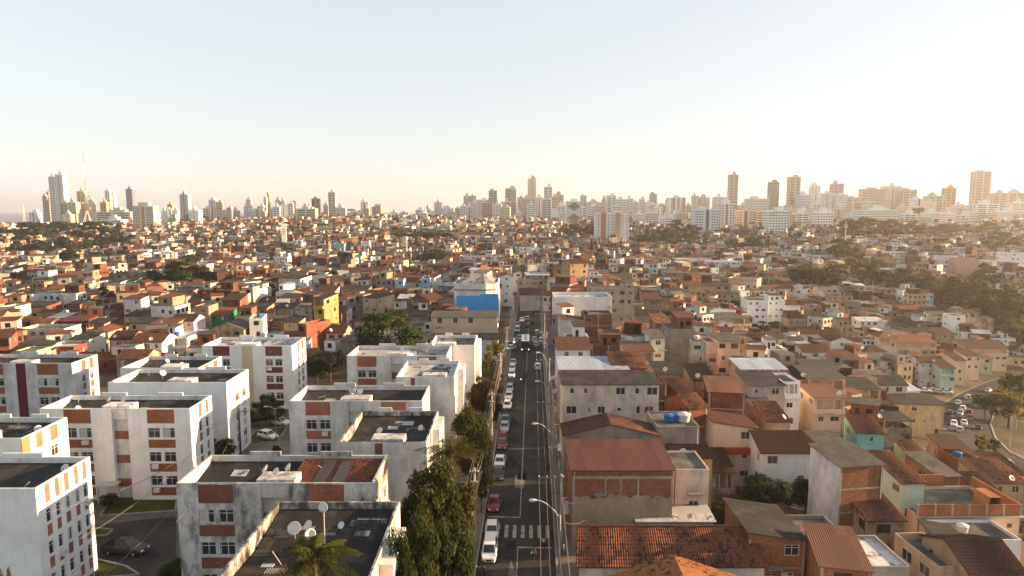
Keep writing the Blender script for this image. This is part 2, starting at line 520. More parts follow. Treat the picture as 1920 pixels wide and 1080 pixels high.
# ------------------------------------------------------------------ the setting: ground, sea, street, pavements
SA = R(1.8)
SDX, SDY = math.sin(SA), math.cos(SA)
def st(u, v, z=0.0):                    # street frame: u across, v along
    return Vector((-1.8 + SDX * v + SDY * u, SDY * v - SDX * u, z))
def st_uv(x, y):
    x += 1.8
    return x * SDY - y * SDX, x * SDX + y * SDY
_ground_raw = ground
def sstep(a, b, x):
    t = min(1, max(0, (x - a) / (b - a)))
    return t * t * (3 - 2 * t)
def ground(x, y):
    g = _ground_raw(x, y)
    u, v = st_uv(x, y)
    k = sstep(9, 26, u) if u > 0 else max(sstep(11, 40, -u) * sstep(150, 220, y), sstep(100, 140, -x))
    k = max(k, sstep(300, 360, v))
    return g * k
ROAD_W, WALK_L, WALK_R = 4.45, 6.2, 7.1
VALLEY = [(1935, 712), (1900, 722), (1868, 735), (1838, 750), (1815, 768), (1803, 790), (1806, 815), (1826, 842), (1870, 868), (1930, 890)]
VPTS = [at_g(px, py, 0) for px, py in VALLEY]
def vdist(x, y):
    best = 1e9
    for a, b in zip(VPTS, VPTS[1:]):
        ax, ay, bx, by = a.x, a.y, b.x, b.y
        t = max(0, min(1, ((x - ax) * (bx - ax) + (y - ay) * (by - ay)) / ((bx - ax) ** 2 + (by - ay) ** 2)))
        best = min(best, math.hypot(x - ax - t * (bx - ax), y - ay - t * (by - ay)))
    return best
def build_ground():
    ys = list(np.concatenate([np.arange(-60, 420, 9.0), np.arange(420, 900, 30.0), np.arange(900, 2600, 90.0)]))
    ts = np.sign(np.linspace(-1, 1, 121)) * np.abs(np.linspace(-1, 1, 121)) ** 1.5
    mb = MB()
    for y in ys:
        half = 150 + max(y, 0) * 1.35
        for t in ts:
            x = float(t * half)
            u, v = st_uv(x, y)
            z = ground(x, y)
            z -= 0.12 if (abs(u) < 14 and v < 340) else 0.0
            if y < 420 and x > 60: z -= 0.5 * (1 - sstep(9, 16, vdist(x, y)))
            mb.v.append((x, float(y), z))
    n = len(ts)
    for j in range(len(ys) - 1):
        for i in range(n - 1):
            mb.f.append((j * n + i, j * n + i + 1, (j + 1) * n + i + 1, (j + 1) * n + i)); mb.m.append(0); mb.uv.extend([(0, 0)] * 4)
    o = structure('ground', mb, 'earth')
    for p in o.data.polygons: p.use_smooth = True
build_ground()
mb = MB()
mb.poly([(-14000, 1500, -14), (14000, 1500, -14), (14000, 10500, -14), (-14000, 10500, -14)])
structure('sea', mb, 'sea_water')
def strip(mb, u0, u1, v0, v1, z, step=12.0, side=0.0):
    v = v0
    while v < v1 - 1e-6:
        w = min(v + step, v1)
        mb.poly([st(u0, v, z), st(u1, v, z), st(u1, w, z), st(u0, w, z)])
        if side:
            for u, sgn in ((u0, 1), (u1, -1)):
                a, b = (st(u, v, z), st(u, w, z)) if sgn > 0 else (st(u, w, z), st(u, v, z))
                mb.poly([b - Vector((0, 0, 0)), a, a - Vector((0, 0, side)), b - Vector((0, 0, side))])
        v = w
mb = MB(); strip(mb, -ROAD_W, ROAD_W, -20, 330, 0.0)
structure('road', mb, 'asphalt')
for nm, a, b in (('pavement', ROAD_W + 0.18, WALK_R + 1.2), ('pavement', -WALK_L, -ROAD_W - 0.18)):
    mb = MB(); strip(mb, a, b, -20, 330, 0.13, side=0.3); structure(nm, mb, 'pavement')
for a in (ROAD_W, -ROAD_W - 0.18):
    mb = MB(); strip(mb, a, a + 0.18, -20, 330, 0.135, side=0.3); structure('kerb', mb, 'kerb_stone')
# painted markings
vz = 81.5                                # the zebra crossing's distance along the street
for k in range(9):                       # mended stretches of asphalt
    pm = MB(); u, v = rnd.uniform(-3.2, 2.4), rnd.uniform(60, 170)
    pm.poly([st(u + rnd.uniform(-.2, .2), v, .003), st(u + rnd.uniform(.9, 1.8), v + rnd.uniform(-.3, .3), .003), st(u + rnd.uniform(.9, 1.8), v + rnd.uniform(2, 7), .003), st(u + rnd.uniform(-.2, .2), v + rnd.uniform(2, 7), .003)])
    structure('road_patch', pm, rnd.choice(('patch_dark', 'patch_dark', 'pavement')) if k % 3 else 'patch_dark')
mk = MB()
for i in range(8):
    u = -3.75 + i * 1.03
    strip(mk, u, u + 0.45, vz - 1.9, vz + 1.5, 0.007)
strip(mk, -3.9, 0.2, vz + 3.6, vz + 3.9, 0.007)
strip(mk, 0.1, 4.1, vz - 4.4, vz - 4.1, 0.007)
strip(mk, 0.12, 0.24, vz + 3.9, 330, 0.007)
strip(mk, 0.02, 0.12, -20, vz - 4.1, 0.007)
structure('road_markings', mk, 'road_paint')
# yard of the housing estate and its roadway
mb = MB(); mb.poly([(-95, 30, 0.02), (-7.5, 30, 0.02), (-3.2, 150, 0.02), (-95, 150, 0.02)]); structure('estate_yard', mb, 'yard')
def poly_at(pxs, z, name, m, kerb=None):
    pts = [at_h(px, py, z) for px, py in pxs]
    mb = MB(); mb.poly(pts); structure(name, mb, m)
    if kerb:
        kb = MB()
        for a, b in zip(pts, pts[1:] + pts[:1]):
            d = (b - a).normalized(); nn = Vector((-d.y, d.x, 0)) * 0.09
            q = [a - nn, b - nn, b + nn, a + nn]
            up = Vector((0, 0, kerb))
            kb.poly([p + up for p in q])
            for i in range(4):
                j = (i + 1) % 4
                kb.poly([q[i] - Vector((0, 0, .1)), q[j] - Vector((0, 0, .1)), q[j] + up, q[i] + up])
        structure('kerb', kb, 'kerb_stone')
poly_at([(187, 968), (330, 958), (330, 935), (215, 930)], 0.05, 'lawn', 'lawn', 0.14)
poly_at([(176, 1006), (200, 1004), (212, 994), (176, 990)], 0.05, 'lawn', 'lawn', 0.14)
poly_at([(176, 1048), (235, 1062), (262, 1078), (176, 1085)], 0.05, 'lawn', 'lawn', 0.14)
poly_at([(455, 835), (520, 828), (540, 800), (480, 808)], 0.05, 'lawn', 'lawn', 0.14)
poly_at([(170, 985), (330, 968), (330, 1090), (170, 1090)], 0.035, 'estate_roadway', 'asphalt')
poly_at([(455, 800), (545, 830), (545, 860), (400, 830), (440, 775), (535, 730), (545, 745)], 0.035, 'estate_roadway', 'pavement')
# valley road on the slope
def ribbon(pts, w, name, m, lift):
    mb = MB()
    P = []
    for a, b in zip(pts, pts[1:]):
        for k in range(4): P.append(a.lerp(b, k / 4))
    P.append(pts[-1])
    prev = None
    for i, p in enumerate(P):
        d = (P[min(i + 1, len(P) - 1)] - P[max(i - 1, 0)]); d.z = 0; d.normalize()
        n = Vector((d.y, -d.x, 0))
        z = p.z + lift
        row = [(p.x + n.x * c, p.y + n.y * c, z) for c in w]
        if prev: mb.poly([prev[0], prev[1], row[1], row[0]])
        prev = row
    structure(name, mb, m)
ribbon(VPTS, (7.0, -7.0), 'valley_road', 'asphalt', 0.3)
ribbon(VPTS, (-7.0, -7.4), 'kerb', 'kerb_stone', 0.45)
ribbon(VPTS, (7.4, 7.0), 'kerb', 'kerb_stone', 0.45)

# ------------------------------------------------------------------ windows and doors
_wcache = {}
def window_meshes(w, h, style):
    w, h = round(w * 10) / 10, round(h * 10) / 10
    k = (w, h, style)
    if k not in _wcache:
        f = 0.07
        mb = MB()
        hw = w / 2
        mb.box(-hw, hw, -0.03, 0.03, 0, f); mb.box(-hw, hw, -0.03, 0.03, h - f, h)
        mb.box(-hw, -hw + f, -0.03, 0.03, f, h - f, skip='tb'); mb.box(hw - f, hw, -0.03, 0.03, f, h - f, skip='tb')
        if w > 0.9:
            mb.box(-0.03, 0.03, -0.025, 0.025, f, h - f, skip='tb')
        if style == 1:                    # fanlight row
            mb.box(-hw + f, hw - f, -0.022, 0.022, h * 0.70, h * 0.70 + 0.05)
        fr = mb.mesh('window', ['trim'])
        ps = []
        for pm in ('glass', 'curtain', 'shutter'):
            pb = MB()
            if pm == 'curtain':           # half drawn
                pb.poly([(-hw + f, 0.005, f), (0.1 * w, 0.005, f), (0.1 * w, 0.005, h - f), (-hw + f, 0.005, h - f)], 0)
                pb.poly([(0.1 * w, 0.01, f), (hw - f, 0.01, f), (hw - f, 0.01, h - f), (0.1 * w, 0.01, h - f)], 1)
                ps.append(pb.mesh('pane', ['curtain', 'glass']))
            else:
                pb.poly([(-hw + f, 0.01, f), (hw - f, 0.01, f), (hw - f, 0.01, h - f), (-hw + f, 0.01, h - f)], 0)
                ps.append(pb.mesh('pane', [pm]))
        _wcache[k] = (fr, ps)
    return _wcache[k]
FRAME_COLS = [(0.62, 0.62, 0.6), (0.62, 0.62, 0.6), (0.35, 0.35, 0.35), (0.16, 0.09, 0.05)]
def add_window(root, loc, rz, w, h, col=None, style=0, pane=None):
    fr, ps = window_meshes(w, h, style)
    o = link('window', fr, root, col or rnd.choice(FRAME_COLS), loc, rz)
    p = link('pane', ps[pane if pane is not None else rnd.choice((0, 0, 0, 0, 1, 2))], o)
    return o
_dcache = {}
def add_door(root, loc, rz, w, h, col):
    k = (round(w, 1), round(h, 1))
    if k not in _dcache:
        mb = MB(); hw = w / 2
        mb.box(-hw, hw, -0.02, 0.03, 0, h)
        mb.box(-hw + 0.12, hw - 0.12, -0.035, -0.02, 0.2, h * 0.45, skip='k'); mb.box(-hw + 0.12, hw - 0.12, -0.035, -0.02, h * 0.52, h - 0.15, skip='k')
        _dcache[k] = mb.mesh('door', ['trim'])
    return link('door', _dcache[k], root, col, loc, rz)

# ------------------------------------------------------------------ houses
WALL = {  # code: (material, colour, word)
 'W': ('plaster', (0.74, 0.74, 0.72), 'white'), 'w': ('plaster_worn', (0.7, 0.66, 0.6), 'stained white'), 'C': ('plaster', (0.68, 0.52, 0.38), 'cream'),
 'c': ('plaster_worn', (0.60, 0.44, 0.31), 'stained cream'), 'B': ('brick', (0.22, 0.076, 0.042), 'bare brick'), 'O': ('brick', (0.32, 0.13, 0.066), 'orange brick'),
 'K': ('concrete', (0.33, 0.285, 0.24), 'grey'), 'k': ('plaster_mouldy', (0.38, 0.345, 0.295), 'blackened'), 'T': ('plaster_worn', (0.5, 0.345, 0.23), 'tan'),
 't': ('plaster_mouldy', (0.55, 0.405, 0.28), 'weathered tan'), 'Y': ('plaster_worn', (0.44, 0.32, 0.16), 'yellow'), 'P': ('plaster', (0.62, 0.36, 0.30), 'pink'),
 'M': ('plaster', (0.48, 0.62, 0.52), 'mint green'), 'Q': ('plaster', (0.22, 0.58, 0.58), 'turquoise'), 'V': ('plaster', (0.03, 0.20, 0.10), 'dark green'),
 'U': ('plaster', (0.30, 0.45, 0.62), 'pale blue'), 'G': ('plaster_worn', (0.42, 0.48, 0.34), 'pale green'), 'R': ('plaster_worn', (0.36, 0.06, 0.04), 'red'),
 'e': ('plaster_worn', (0.74, 0.64, 0.52), 'stained cream'), 'y': ('plaster_worn', (0.72, 0.54, 0.27), 'pale yellow'), 'g': ('concrete', (0.48, 0.46, 0.42), 'light grey')}
ROOF = {
 'f': ('roof_slab', W4[:3], 'flat-roofed'), 's': ('roof_fibre', (0.036, 0.034, 0.032), 'dark-sheet-roofed'), 'g': ('roof_fibre', (0.10, 0.092, 0.083), 'grey-sheet-roofed'),
 'w': ('roof_fibre', (0.55, 0.56, 0.57), 'pale-sheet-roofed'), 'b': ('roof_metal', (0.36, 0.43, 0.52), 'blue-roofed'), 't': ('roof_tile', (0.135, 0.054, 0.036), 'red-tiled'),
 'o': ('roof_tile', (0.215, 0.09, 0.05), 'orange-tiled'), 'd': ('roof_tile', (0.07, 0.032, 0.022), 'dark-tiled'), 'r': ('roof_metal', (0.105, 0.042, 0.034), 'red-roofed'),
 'n': ('roof_metal', (0.16, 0.076, 0.048), 'brown-roofed')}
HOUSES = []
def house(px0, px1, yt, n, D, wall, roof, opt='', yaw=0.0, h=None, pos=None, W=None, label=None, name='house', cat='house'):
    # roof: shape letter + covering letter; shapes: f flat, s shed towards the viewer, u shed to the side, x gable ridge across, y gable end in front, h hip, a sheet roof on posts
    fl = 3.05
    H = h if h else n * fl + 0.25
    zfix = None
    D = D * (0.8 if '@' in opt else 0.88)
    if '@' in opt:
        opt, zf = opt.split('@'); zfix = float(zf)
    def place(px):
        if zfix:
            q = at_z(px, yt, zfix); return q, max(3.0, q.z - ground(q.x, q.y))
        return at_g(px, yt, H), H
    if pos is None:
        p, H = place((px0 + px1) / 2)
        if zfix: n = max(1, round(H / fl))
        z = proj(p)[2]
        span = (px1 - px0) * z / FPX
        W = max(3.2, (px1 - px0) * z / FPX)
        if yaw:                          # x0..x1 span both faces: solve for width and centre
            W *= 0.8
            cs, sn = math.cos(yaw), math.sin(yaw)
            cpx = (px0 + px1) / 2
            for _ in range(25):
                p, H = place(cpx)
                e = [proj((p.x + u * cs - v * sn, p.y + u * sn + v * cs, p.z))[0] for u in (-W / 2, W / 2) for v in (0, D)]
                lo, hi = min(e), max(e)
                W = max(3.2, W - 0.5 * ((hi - lo) - (px1 - px0)) * z / FPX)
                cpx -= 0.6 * ((lo + hi) / 2 - (px0 + px1) / 2)
            if zfix: n = max(1, round(H / fl))
    else:
        p = Vector((pos[0], pos[1], 0)); z = p.y
    base = p.z - H if pos is None else ground(p.x, p.y)
    wm, wc, ww = WALL[wall]
    j = rnd.uniform(0.88, 1.1)
    wc = tuple(min(0.85, c * j * rnd.uniform(0.97, 1.03)) for c in wc)
    shape, cov = roof[0], roof[-1]
    rm, rc, rw = ROOF[cov]
    j = rnd.uniform(0.8, 1.15)
    rc = tuple(c * j for c in rc)
    root = thing(name, (p.x, p.y, base), yaw, label, cat, 'houses of the hillside quarter')
    sizepx = W * FPX / max(z, 1)
    detail = sizepx > 24 and z < 330
    real = z < 128 and cov in 'tod'
    mb = MB()
    hw = W / 2
    Hw = H
    if shape == 'a': Hw = H - 2.3
    wins = []
    def openings(w, side):
        ops = []
        for f in range(n + 2):
            top = Hw - (0.0 if shape != 'f' else 0.35) - f * fl
            sill = top - 1.75
            if sill < -3.4 or (shape == 'a' and f >= n - 1 + 1): break
            m_ = max(1, int(w / (2.5 if detail else 3.0)))
            if side and 'B' in opt: m_ = max(1, m_ // 2)
            if 'w' in opt and not side:
                if f == 0:
                    for q in (.13, .37, .60): ops.append((w * q - .65, w * q + .65, sill - .1, sill + 1.4, .13, 1)); wins.append((1, side, w * q, sill - .1, 1.3, 1.5))
                continue
            keep = 0.8 if not side else 0.45
            if 'z' in opt and not side: keep = 0.0
            if 'Z' in opt and side: keep = 0.0
            for i in range(m_):
                if rnd.random() > keep: continue
                ww_ = min(rnd.choice((0.7, 1.0, 1.2, 1.5, 1.7)), w / m_ - 0.5)
                hh = rnd.choice((1.0, 1.2, 1.2, 1.3)) if ww_ > 0.9 else rnd.choice((0.6, 0.9, 1.0))
                if ww_ < 0.45: continue
                c = (i + 0.5 + rnd.uniform(-0.12, 0.12)) * w / m_
                v0 = sill + (1.2 - hh) * 0.6
                if not side and f == n - 1 and v0 > 0.4 and rnd.random() < 0.3:
                    ops.append((c - 0.45, c + 0.45, 0.02, 2.1, 0.14, 1)); wins.append((None, side, c, 0.02, 0.9, 2.08)); continue
                ops.append((c - ww_ / 2, c + ww_ / 2, v0, v0 + hh, 0.13, 1)); wins.append((1, side, c, v0, ww_, hh))
        return ops
    FR = ((-hw, 0, 0), (1, 0, 0), (0, -1, 0))
    RT = ((hw, 0, 0), (0, 1, 0), (1, 0, 0))
    LT = ((-hw, D, 0), (0, -1, 0), (-1, 0, 0))
    def tf(fc, u, v, d): return Vector(fc[0]) + Vector(fc[1]) * u + Vector((0, 0, v)) - Vector(fc[2]) * d
    of = openings(W, 0)
    if 'b' in opt:                       # a wide shaded loggia on the top floor
        of = [q for q in of if q[3] < Hw - fl + 0.3]
        wins[:] = [q for q in wins if q[1] or q[3] + q[5] < Hw - fl + 0.3]
        of.append((0.5, W - 0.5, Hw - fl + 0.35, Hw - 0.45, 1.3, 2))
    mb.facade(*FR, W, Hw, of, 0, -4.5)
    mb.facade(*RT, D, Hw, openings(D, 1), 0, -4.5)
    mb.facade(*LT, D, Hw, openings(D, -1), 0, -4.5)
    mb.facade((hw, D, 0), (-1, 0, 0), (0, 1, 0), W, Hw, [], 0, -4.5)
    rb = MB()
    ov = 0.3
    if shape == 'f':
        ph = rnd.choice((0.25, 0.45, 0.8)) if n > 1 else 0.3
        t = 0.14
        mb.poly([(-hw, 0, Hw), (hw, 0, Hw), (hw - t, t, Hw), (-hw + t, t, Hw)]); mb.poly([(hw, 0, Hw), (hw, D, Hw), (hw - t, D - t, Hw), (hw - t, t, Hw)])
        mb.poly([(hw, D, Hw), (-hw, D, Hw), (-hw + t, D - t, Hw), (hw - t, D - t, Hw)]); mb.poly([(-hw, D, Hw), (-hw, 0, Hw), (-hw + t, t, Hw), (-hw + t, D - t, Hw)])
        rz_ = Hw - ph
        for a, b in (((-hw + t, t), (hw - t, t)), ((hw - t, t), (hw - t, D - t)), ((hw - t, D - t), (-hw + t, D - t)), ((-hw + t, D - t), (-hw + t, t))):
            mb.poly([(b[0], b[1], rz_), (a[0], a[1], rz_), (a[0], a[1], Hw), (b[0], b[1], Hw)])
        rb.poly([(-hw + t, t, rz_), (hw - t, t, rz_), (hw - t, D - t, rz_), (-hw + t, D - t, rz_)])
        roof_top = (rz_, 0)
    else:
        put = (lambda q: rb.ribbed(q)) if real else (lambda q: rb.slab(q, 0.09))
        if shape in 'sa':
            rise = D * (0.2 if cov in 'tod' else 0.10)
            put([(-hw - ov, -ov, H - 0.02), (hw + ov, -ov, H - 0.02), (hw + ov, D + ov, H + rise), (-hw - ov, D + ov, H + rise)])
            if shape == 's':
                b_ = H + rise - 0.12
                mb.poly([(hw, 0, Hw), (hw, D, Hw), (hw, D, b_)]); mb.poly([(-hw, D, Hw), (-hw, 0, Hw), (-hw, D, b_)])
                mb.poly([(hw, D, Hw), (-hw, D, Hw), (-hw, D, b_), (hw, D, b_)])
            else:
                mb.poly([(-hw, 0, Hw), (hw, 0, Hw), (hw, D, Hw), (-hw, D, Hw)])
                pw = 0.12
                mb.box(-hw, hw, 0, pw, Hw + 0.002, Hw + 0.8, skip='b'); mb.box(hw - pw, hw, pw, D, Hw + 0.002, Hw + 0.8, skip='bf'); mb.box(-hw, -hw + pw, pw, D, Hw + 0.002, Hw + 0.8, skip='bf')
                mb.box(-hw + pw, hw * 0.2, D * 0.55, D - 0.1, Hw + 0.002, H + rise * 0.5 - 0.1, skip='b')
                nc = max(2, int(W / 3) + 1)
                for i in range(nc):
                    x = -hw + 0.1 + i * (W - 0.36) / (nc - 1)
                    cb = MB(); cb.box(x, x + 0.16, 0.14, 0.3, Hw + 0.01, H - 0.05); cb.build('post', 'concrete', root, (0.45, 0.4, 0.33))
        elif shape == 'u':
            rise = W * 0.16
            put([(hw + ov, -ov, H), (hw + ov, D + ov, H), (-hw - ov, D + ov, H + rise), (-hw - ov, -ov, H + rise)])
            b_ = H + rise - 0.12
            mb.poly([(-hw, 0, Hw), (hw, 0, Hw), (-hw, 0, b_)]); mb.poly([(hw, D, Hw), (-hw, D, Hw), (-hw, D, b_)]); mb.poly([(-hw, D, Hw), (-hw, 0, Hw), (-hw, 0, b_), (-hw, D, b_)])
        elif shape == 'x':
            rise = D / 2 * 0.42
            put([(-hw - ov, -ov, H - 0.05), (hw + ov, -ov, H - 0.05), (hw + ov, D / 2, H + rise), (-hw - ov, D / 2, H + rise)])
            put([(hw + ov, D + ov, H - 0.05), (-hw - ov, D + ov, H - 0.05), (-hw - ov, D / 2, H + rise), (hw + ov, D / 2, H + rise)])
            mb.poly([(hw, 0, Hw), (hw, D, Hw), (hw, D / 2, H + rise - 0.1)]); mb.poly([(-hw, D, Hw), (-hw, 0, Hw), (-hw, D / 2, H + rise - 0.1)])
        elif shape == 'y':
            rise = W / 2 * (0.24 if 'l' in opt else 0.38)
            put([(-hw - ov, D + ov, H - 0.05), (-hw - ov, -ov, H - 0.05), (0, -ov, H + rise), (0, D + ov, H + rise)])
            put([(hw + ov, -ov, H - 0.05), (hw + ov, D + ov, H - 0.05), (0, D + ov, H + rise), (0, -ov, H + rise)])
            mb.poly([(-hw, 0, Hw), (hw, 0, Hw), (0, 0, H + rise - 0.1)]); mb.poly([(hw, D, Hw), (-hw, D, Hw), (0, D, H + rise - 0.1)])
        elif shape == 'h':
            m_ = min(W, D) / 2
            rise = m_ * 0.5
            rx, ry = hw - m_, D / 2
            a, b = (-rx, ry, H + rise), (rx, ry, H + rise)
            c0, c1, c2, c3 = (-hw - ov, -ov, H - .05), (hw + ov, -ov, H - .05), (hw + ov, D + ov, H - .05), (-hw - ov, D + ov, H - .05)
            if D > W: a, b = (0, m_, H + rise), (0, D - m_, H + rise)
            if D > W: quads = [[c0, c1, a], [c1, c2, b, a], [c2, c3, b], [c3, c0, a, b]]
            else: quads = [[c0, c1, b, a], [c1, c2, b], [c2, c3, a, b], [c3, c0, a]]
            for q in quads:
                e = (Vector(q[1]) - Vector(q[0])).normalized()
                g = Vector(q[2]) - Vector(q[0]); g = (g - e * g.dot(e)).normalized()
                rb.poly(q, 0, [((Vector(p_) - Vector(q[0])).dot(e), (Vector(p_) - Vector(q[0])).dot(g)) for p_ in q])
            rb.poly([c3, c2, c1, c0])
        roof_top = (H, 1)
    mb.build('wall', [wm, 'dark_opening', wm], root, wc)
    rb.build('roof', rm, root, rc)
    if shape != 'f': ph = 0.0
    if wall in 'BO' and detail and not (label and 'maroon metal' in label):
        fb = MB()
        for x in [-hw - 0.02, hw - 0.22] + ([-0.12] if W > 7 else []): fb.box(x, x + 0.24, -0.025, 0.2, -4.5, Hw - 0.01, skip='k')
        f = 1
        while Hw - f * fl > -2:
            fb.box(-hw - 0.03, hw + 0.03, -0.035, 0.2, Hw - f * fl - 0.1, Hw - f * fl + 0.1, skip='k'); f += 1
        fb.build('concrete_frame', 'concrete', root, (0.40, 0.36, 0.31))
    if 'R' in opt:
        v0 = Hw - fl
        bb = MB(); bb.box(-hw - .1, hw + .1, -.75, 0, v0 - .9, v0 + .02, skip='k'); bb.build('balcony', wm, root, (0.36, 0.06, 0.04))
        for q in (-.55, 0.0, .55):
            cb = MB(); cb.box(hw * q - .1, hw * q + .1, -.6, -.42, v0 - fl, v0 - .9, skip='tb'); cb.build('post', 'plaster', root, wc)
    if 'b' in opt:
        v0 = Hw - fl
        bb = MB(); bb.box(-hw + 0.05, hw - 0.05, -0.7, 0.0, v0 - 0.05, v0 + 0.1, skip='k')
        bb.box(-hw + 0.05, hw - 0.05, -0.7, -0.6, v0 + 0.1, v0 + 0.9, skip='b'); bb.box(-hw + 0.05, -hw + 0.15, -0.6, 0.0, v0 + 0.1, v0 + 0.9, skip='bf'); bb.box(hw - 0.15, hw - 0.05, -0.6, 0.0, v0 + 0.1, v0 + 0.9, skip='bf')
        bc = (0.34, 0.05, 0.035) if 'r' in opt else (wc if 'B' not in opt else (0.7, 0.7, 0.68))
        bb.build('balcony', wm, root, bc)
        for x in (-hw * 0.33, hw * 0.33): 
            cb = MB(); cb.box(x - 0.08, x + 0.08, 0.05, 0.2, v0 + 0.36, Hw - 0.46); cb.build('post', 'plaster', root, wc)
    if z < 420 and shape == 'f' and W > 4.5 and not label:
        k = rnd.random()
        if k < .75:                      # an upper storey set back on the slab, or just a stair hut
            big = k < .5
            ww_ = rnd.uniform(.45, .9) * W if big else rnd.uniform(1.8, 2.3)
            x0 = rnd.uniform(-hw + .16, hw - ww_ - .16); x1 = x0 + ww_
            y0, y1, z0, hh = (rnd.uniform(.3, D * .45) if big else D * .5), D - .2, Hw - ph, (2.9 if big else 2.3)
            sb = MB()
            L = x1 - x0
            ops = [(L * .15, L * .15 + .8, .02, 2.0, .12, 1)] + ([(L * .55, min(L * .55 + 1.2, L - .2), .9, 2.0, .12, 1)] if L > 3 else [])
            sb.facade((x0, y0, z0), (1, 0, 0), (0, -1, 0), L, hh, ops, 0, 0.0); sb.box(x0, x1, y0, y1, z0, z0 + hh, skip='ftb')
            wm2, wc2 = rnd.choice(((wm, wc), (wm, wc), ('brick', WALL['B'][1]), ('brick', WALL['O'][1]))) if big else (wm, wc)
            sb.build('upper_storey' if big else 'stair_hut', [wm2, 'dark_opening'], root, wc2)
            sb = MB(); sb.slab([(x0 - .3, y0 - .4, z0 + hh + .01), (x1 + .3, y0 - .4, z0 + hh + .01), (x1 + .3, y1 + .1, z0 + hh + .5), (x0 - .3, y1 + .1, z0 + hh + .5)], .07)
            cv = rnd.choice('ssgtdof') if big else 'f'
            sb.build('upper_roof', ROOF[cv][0], root, ROOF[cv][1])
        if rnd.random() < .5:            # starter bars left for the next storey
            sb = MB()
            for i in range(3):
                for yy in (.1, D - .1):
                    x = (-hw + .12, 0.0, hw - .12)[i]
                    for dx in (-.06, .06): sb.tube([(x + dx, yy, Hw - .1), (x + dx * 1.6, yy, Hw + rnd.uniform(.5, 1.0))], .02, 3)
            sb.build('starter_bars', 'metal', root, (0.13, 0.07, 0.05))
    if detail and rnd.random() < .55:    # a small slab over the door side, a drain pipe
        x = rnd.uniform(-hw + .8, hw - 1.4); v = Hw - fl * rnd.choice((1, 1, 2)) + .1
        sb = MB(); sb.box(x, x + rnd.uniform(1.2, 2.4), -.8, -.0, v, v + .1, skip='k'); sb.build('canopy_slab', 'concrete', root, (0.3, 0.27, 0.24))
        x = rnd.choice((-hw + .25, hw - .3)); sb = MB(); sb.tube([(x, -.07, -3), (x, -.07, Hw - .3)], .05, 5); sb.build('drain_pipe', 'trim', root, rnd.choice(((.5, .48, .45), (.12, .1, .08))))
    if detail:
        frc = rnd.choice(FRAME_COLS)
        st_ = rnd.choice((0, 0, 1))
        for kind, side, c, v0, w_, h_ in wins:
            fc = FR if side == 0 else (RT if side > 0 else LT)
            rz = 0 if side == 0 else (R(90) if side > 0 else R(-90))
            if side and z > 230: continue
            if kind is None: add_door(root, tf(fc, c, v0, 0.08), rz, w_, h_, rnd.choice(((0.12, 0.06, 0.035), (0.4, 0.4, 0.4), (0.5, 0.48, 0.44), (0.1, 0.16, 0.2))))
            else:
                w_, h_ = math.floor(w_ * 10) / 10, math.floor(h_ * 10) / 10
                add_window(root, tf(fc, c, v0, 0.07), rz, w_, h_, frc, st_)
    HOUSES.append(dict(root=root, W=W, D=D, H=H, z=z, px=proj((p.x, p.y, p.z if pos is None else base + H * 0.6)) , wall=ww, roof=rw, wc=wall, rs=shape, n=n, label=label, size=sizepx, top=roof_top, yaw=yaw))
    return root
# ------------------------------------------------------------------ trees
PARKS = [(358, 535, 38), (728, 668, 62), (200, 572, 12), (820, 490, 26), (1540, 535, 38), (1650, 522, 34), (1850, 560, 60), (1800, 545, 30), (1900, 590, 55), (1440, 622, 36), (1215, 455, 50), (1290, 455, 45), (1640, 445, 60), (1720, 440, 40), (130, 470, 60), (60, 455, 60), (190, 460, 45), (1700, 870, 26), (1440, 975, 50), (1500, 975, 40), (1870, 770, 60), (1890, 840, 50), (620, 700, 40), (1400, 455, 24), (1830, 430, 60), (1100, 440, 30), (1845, 810, 25), (1080, 520, 14), (290, 535, 15), (880, 470, 14), (1890, 650, 30), (1620, 545, 14)]
GREENS = {'d': (0.030, 0.046, 0.018), 'm': (0.035, 0.058, 0.018), 'o': (0.045, 0.066, 0.018), 'y': (0.11, 0.10, 0.022), 'r': (0.13, 0.065, 0.02), 'b': (0.085, 0.072, 0.022)}
_crowns = {}
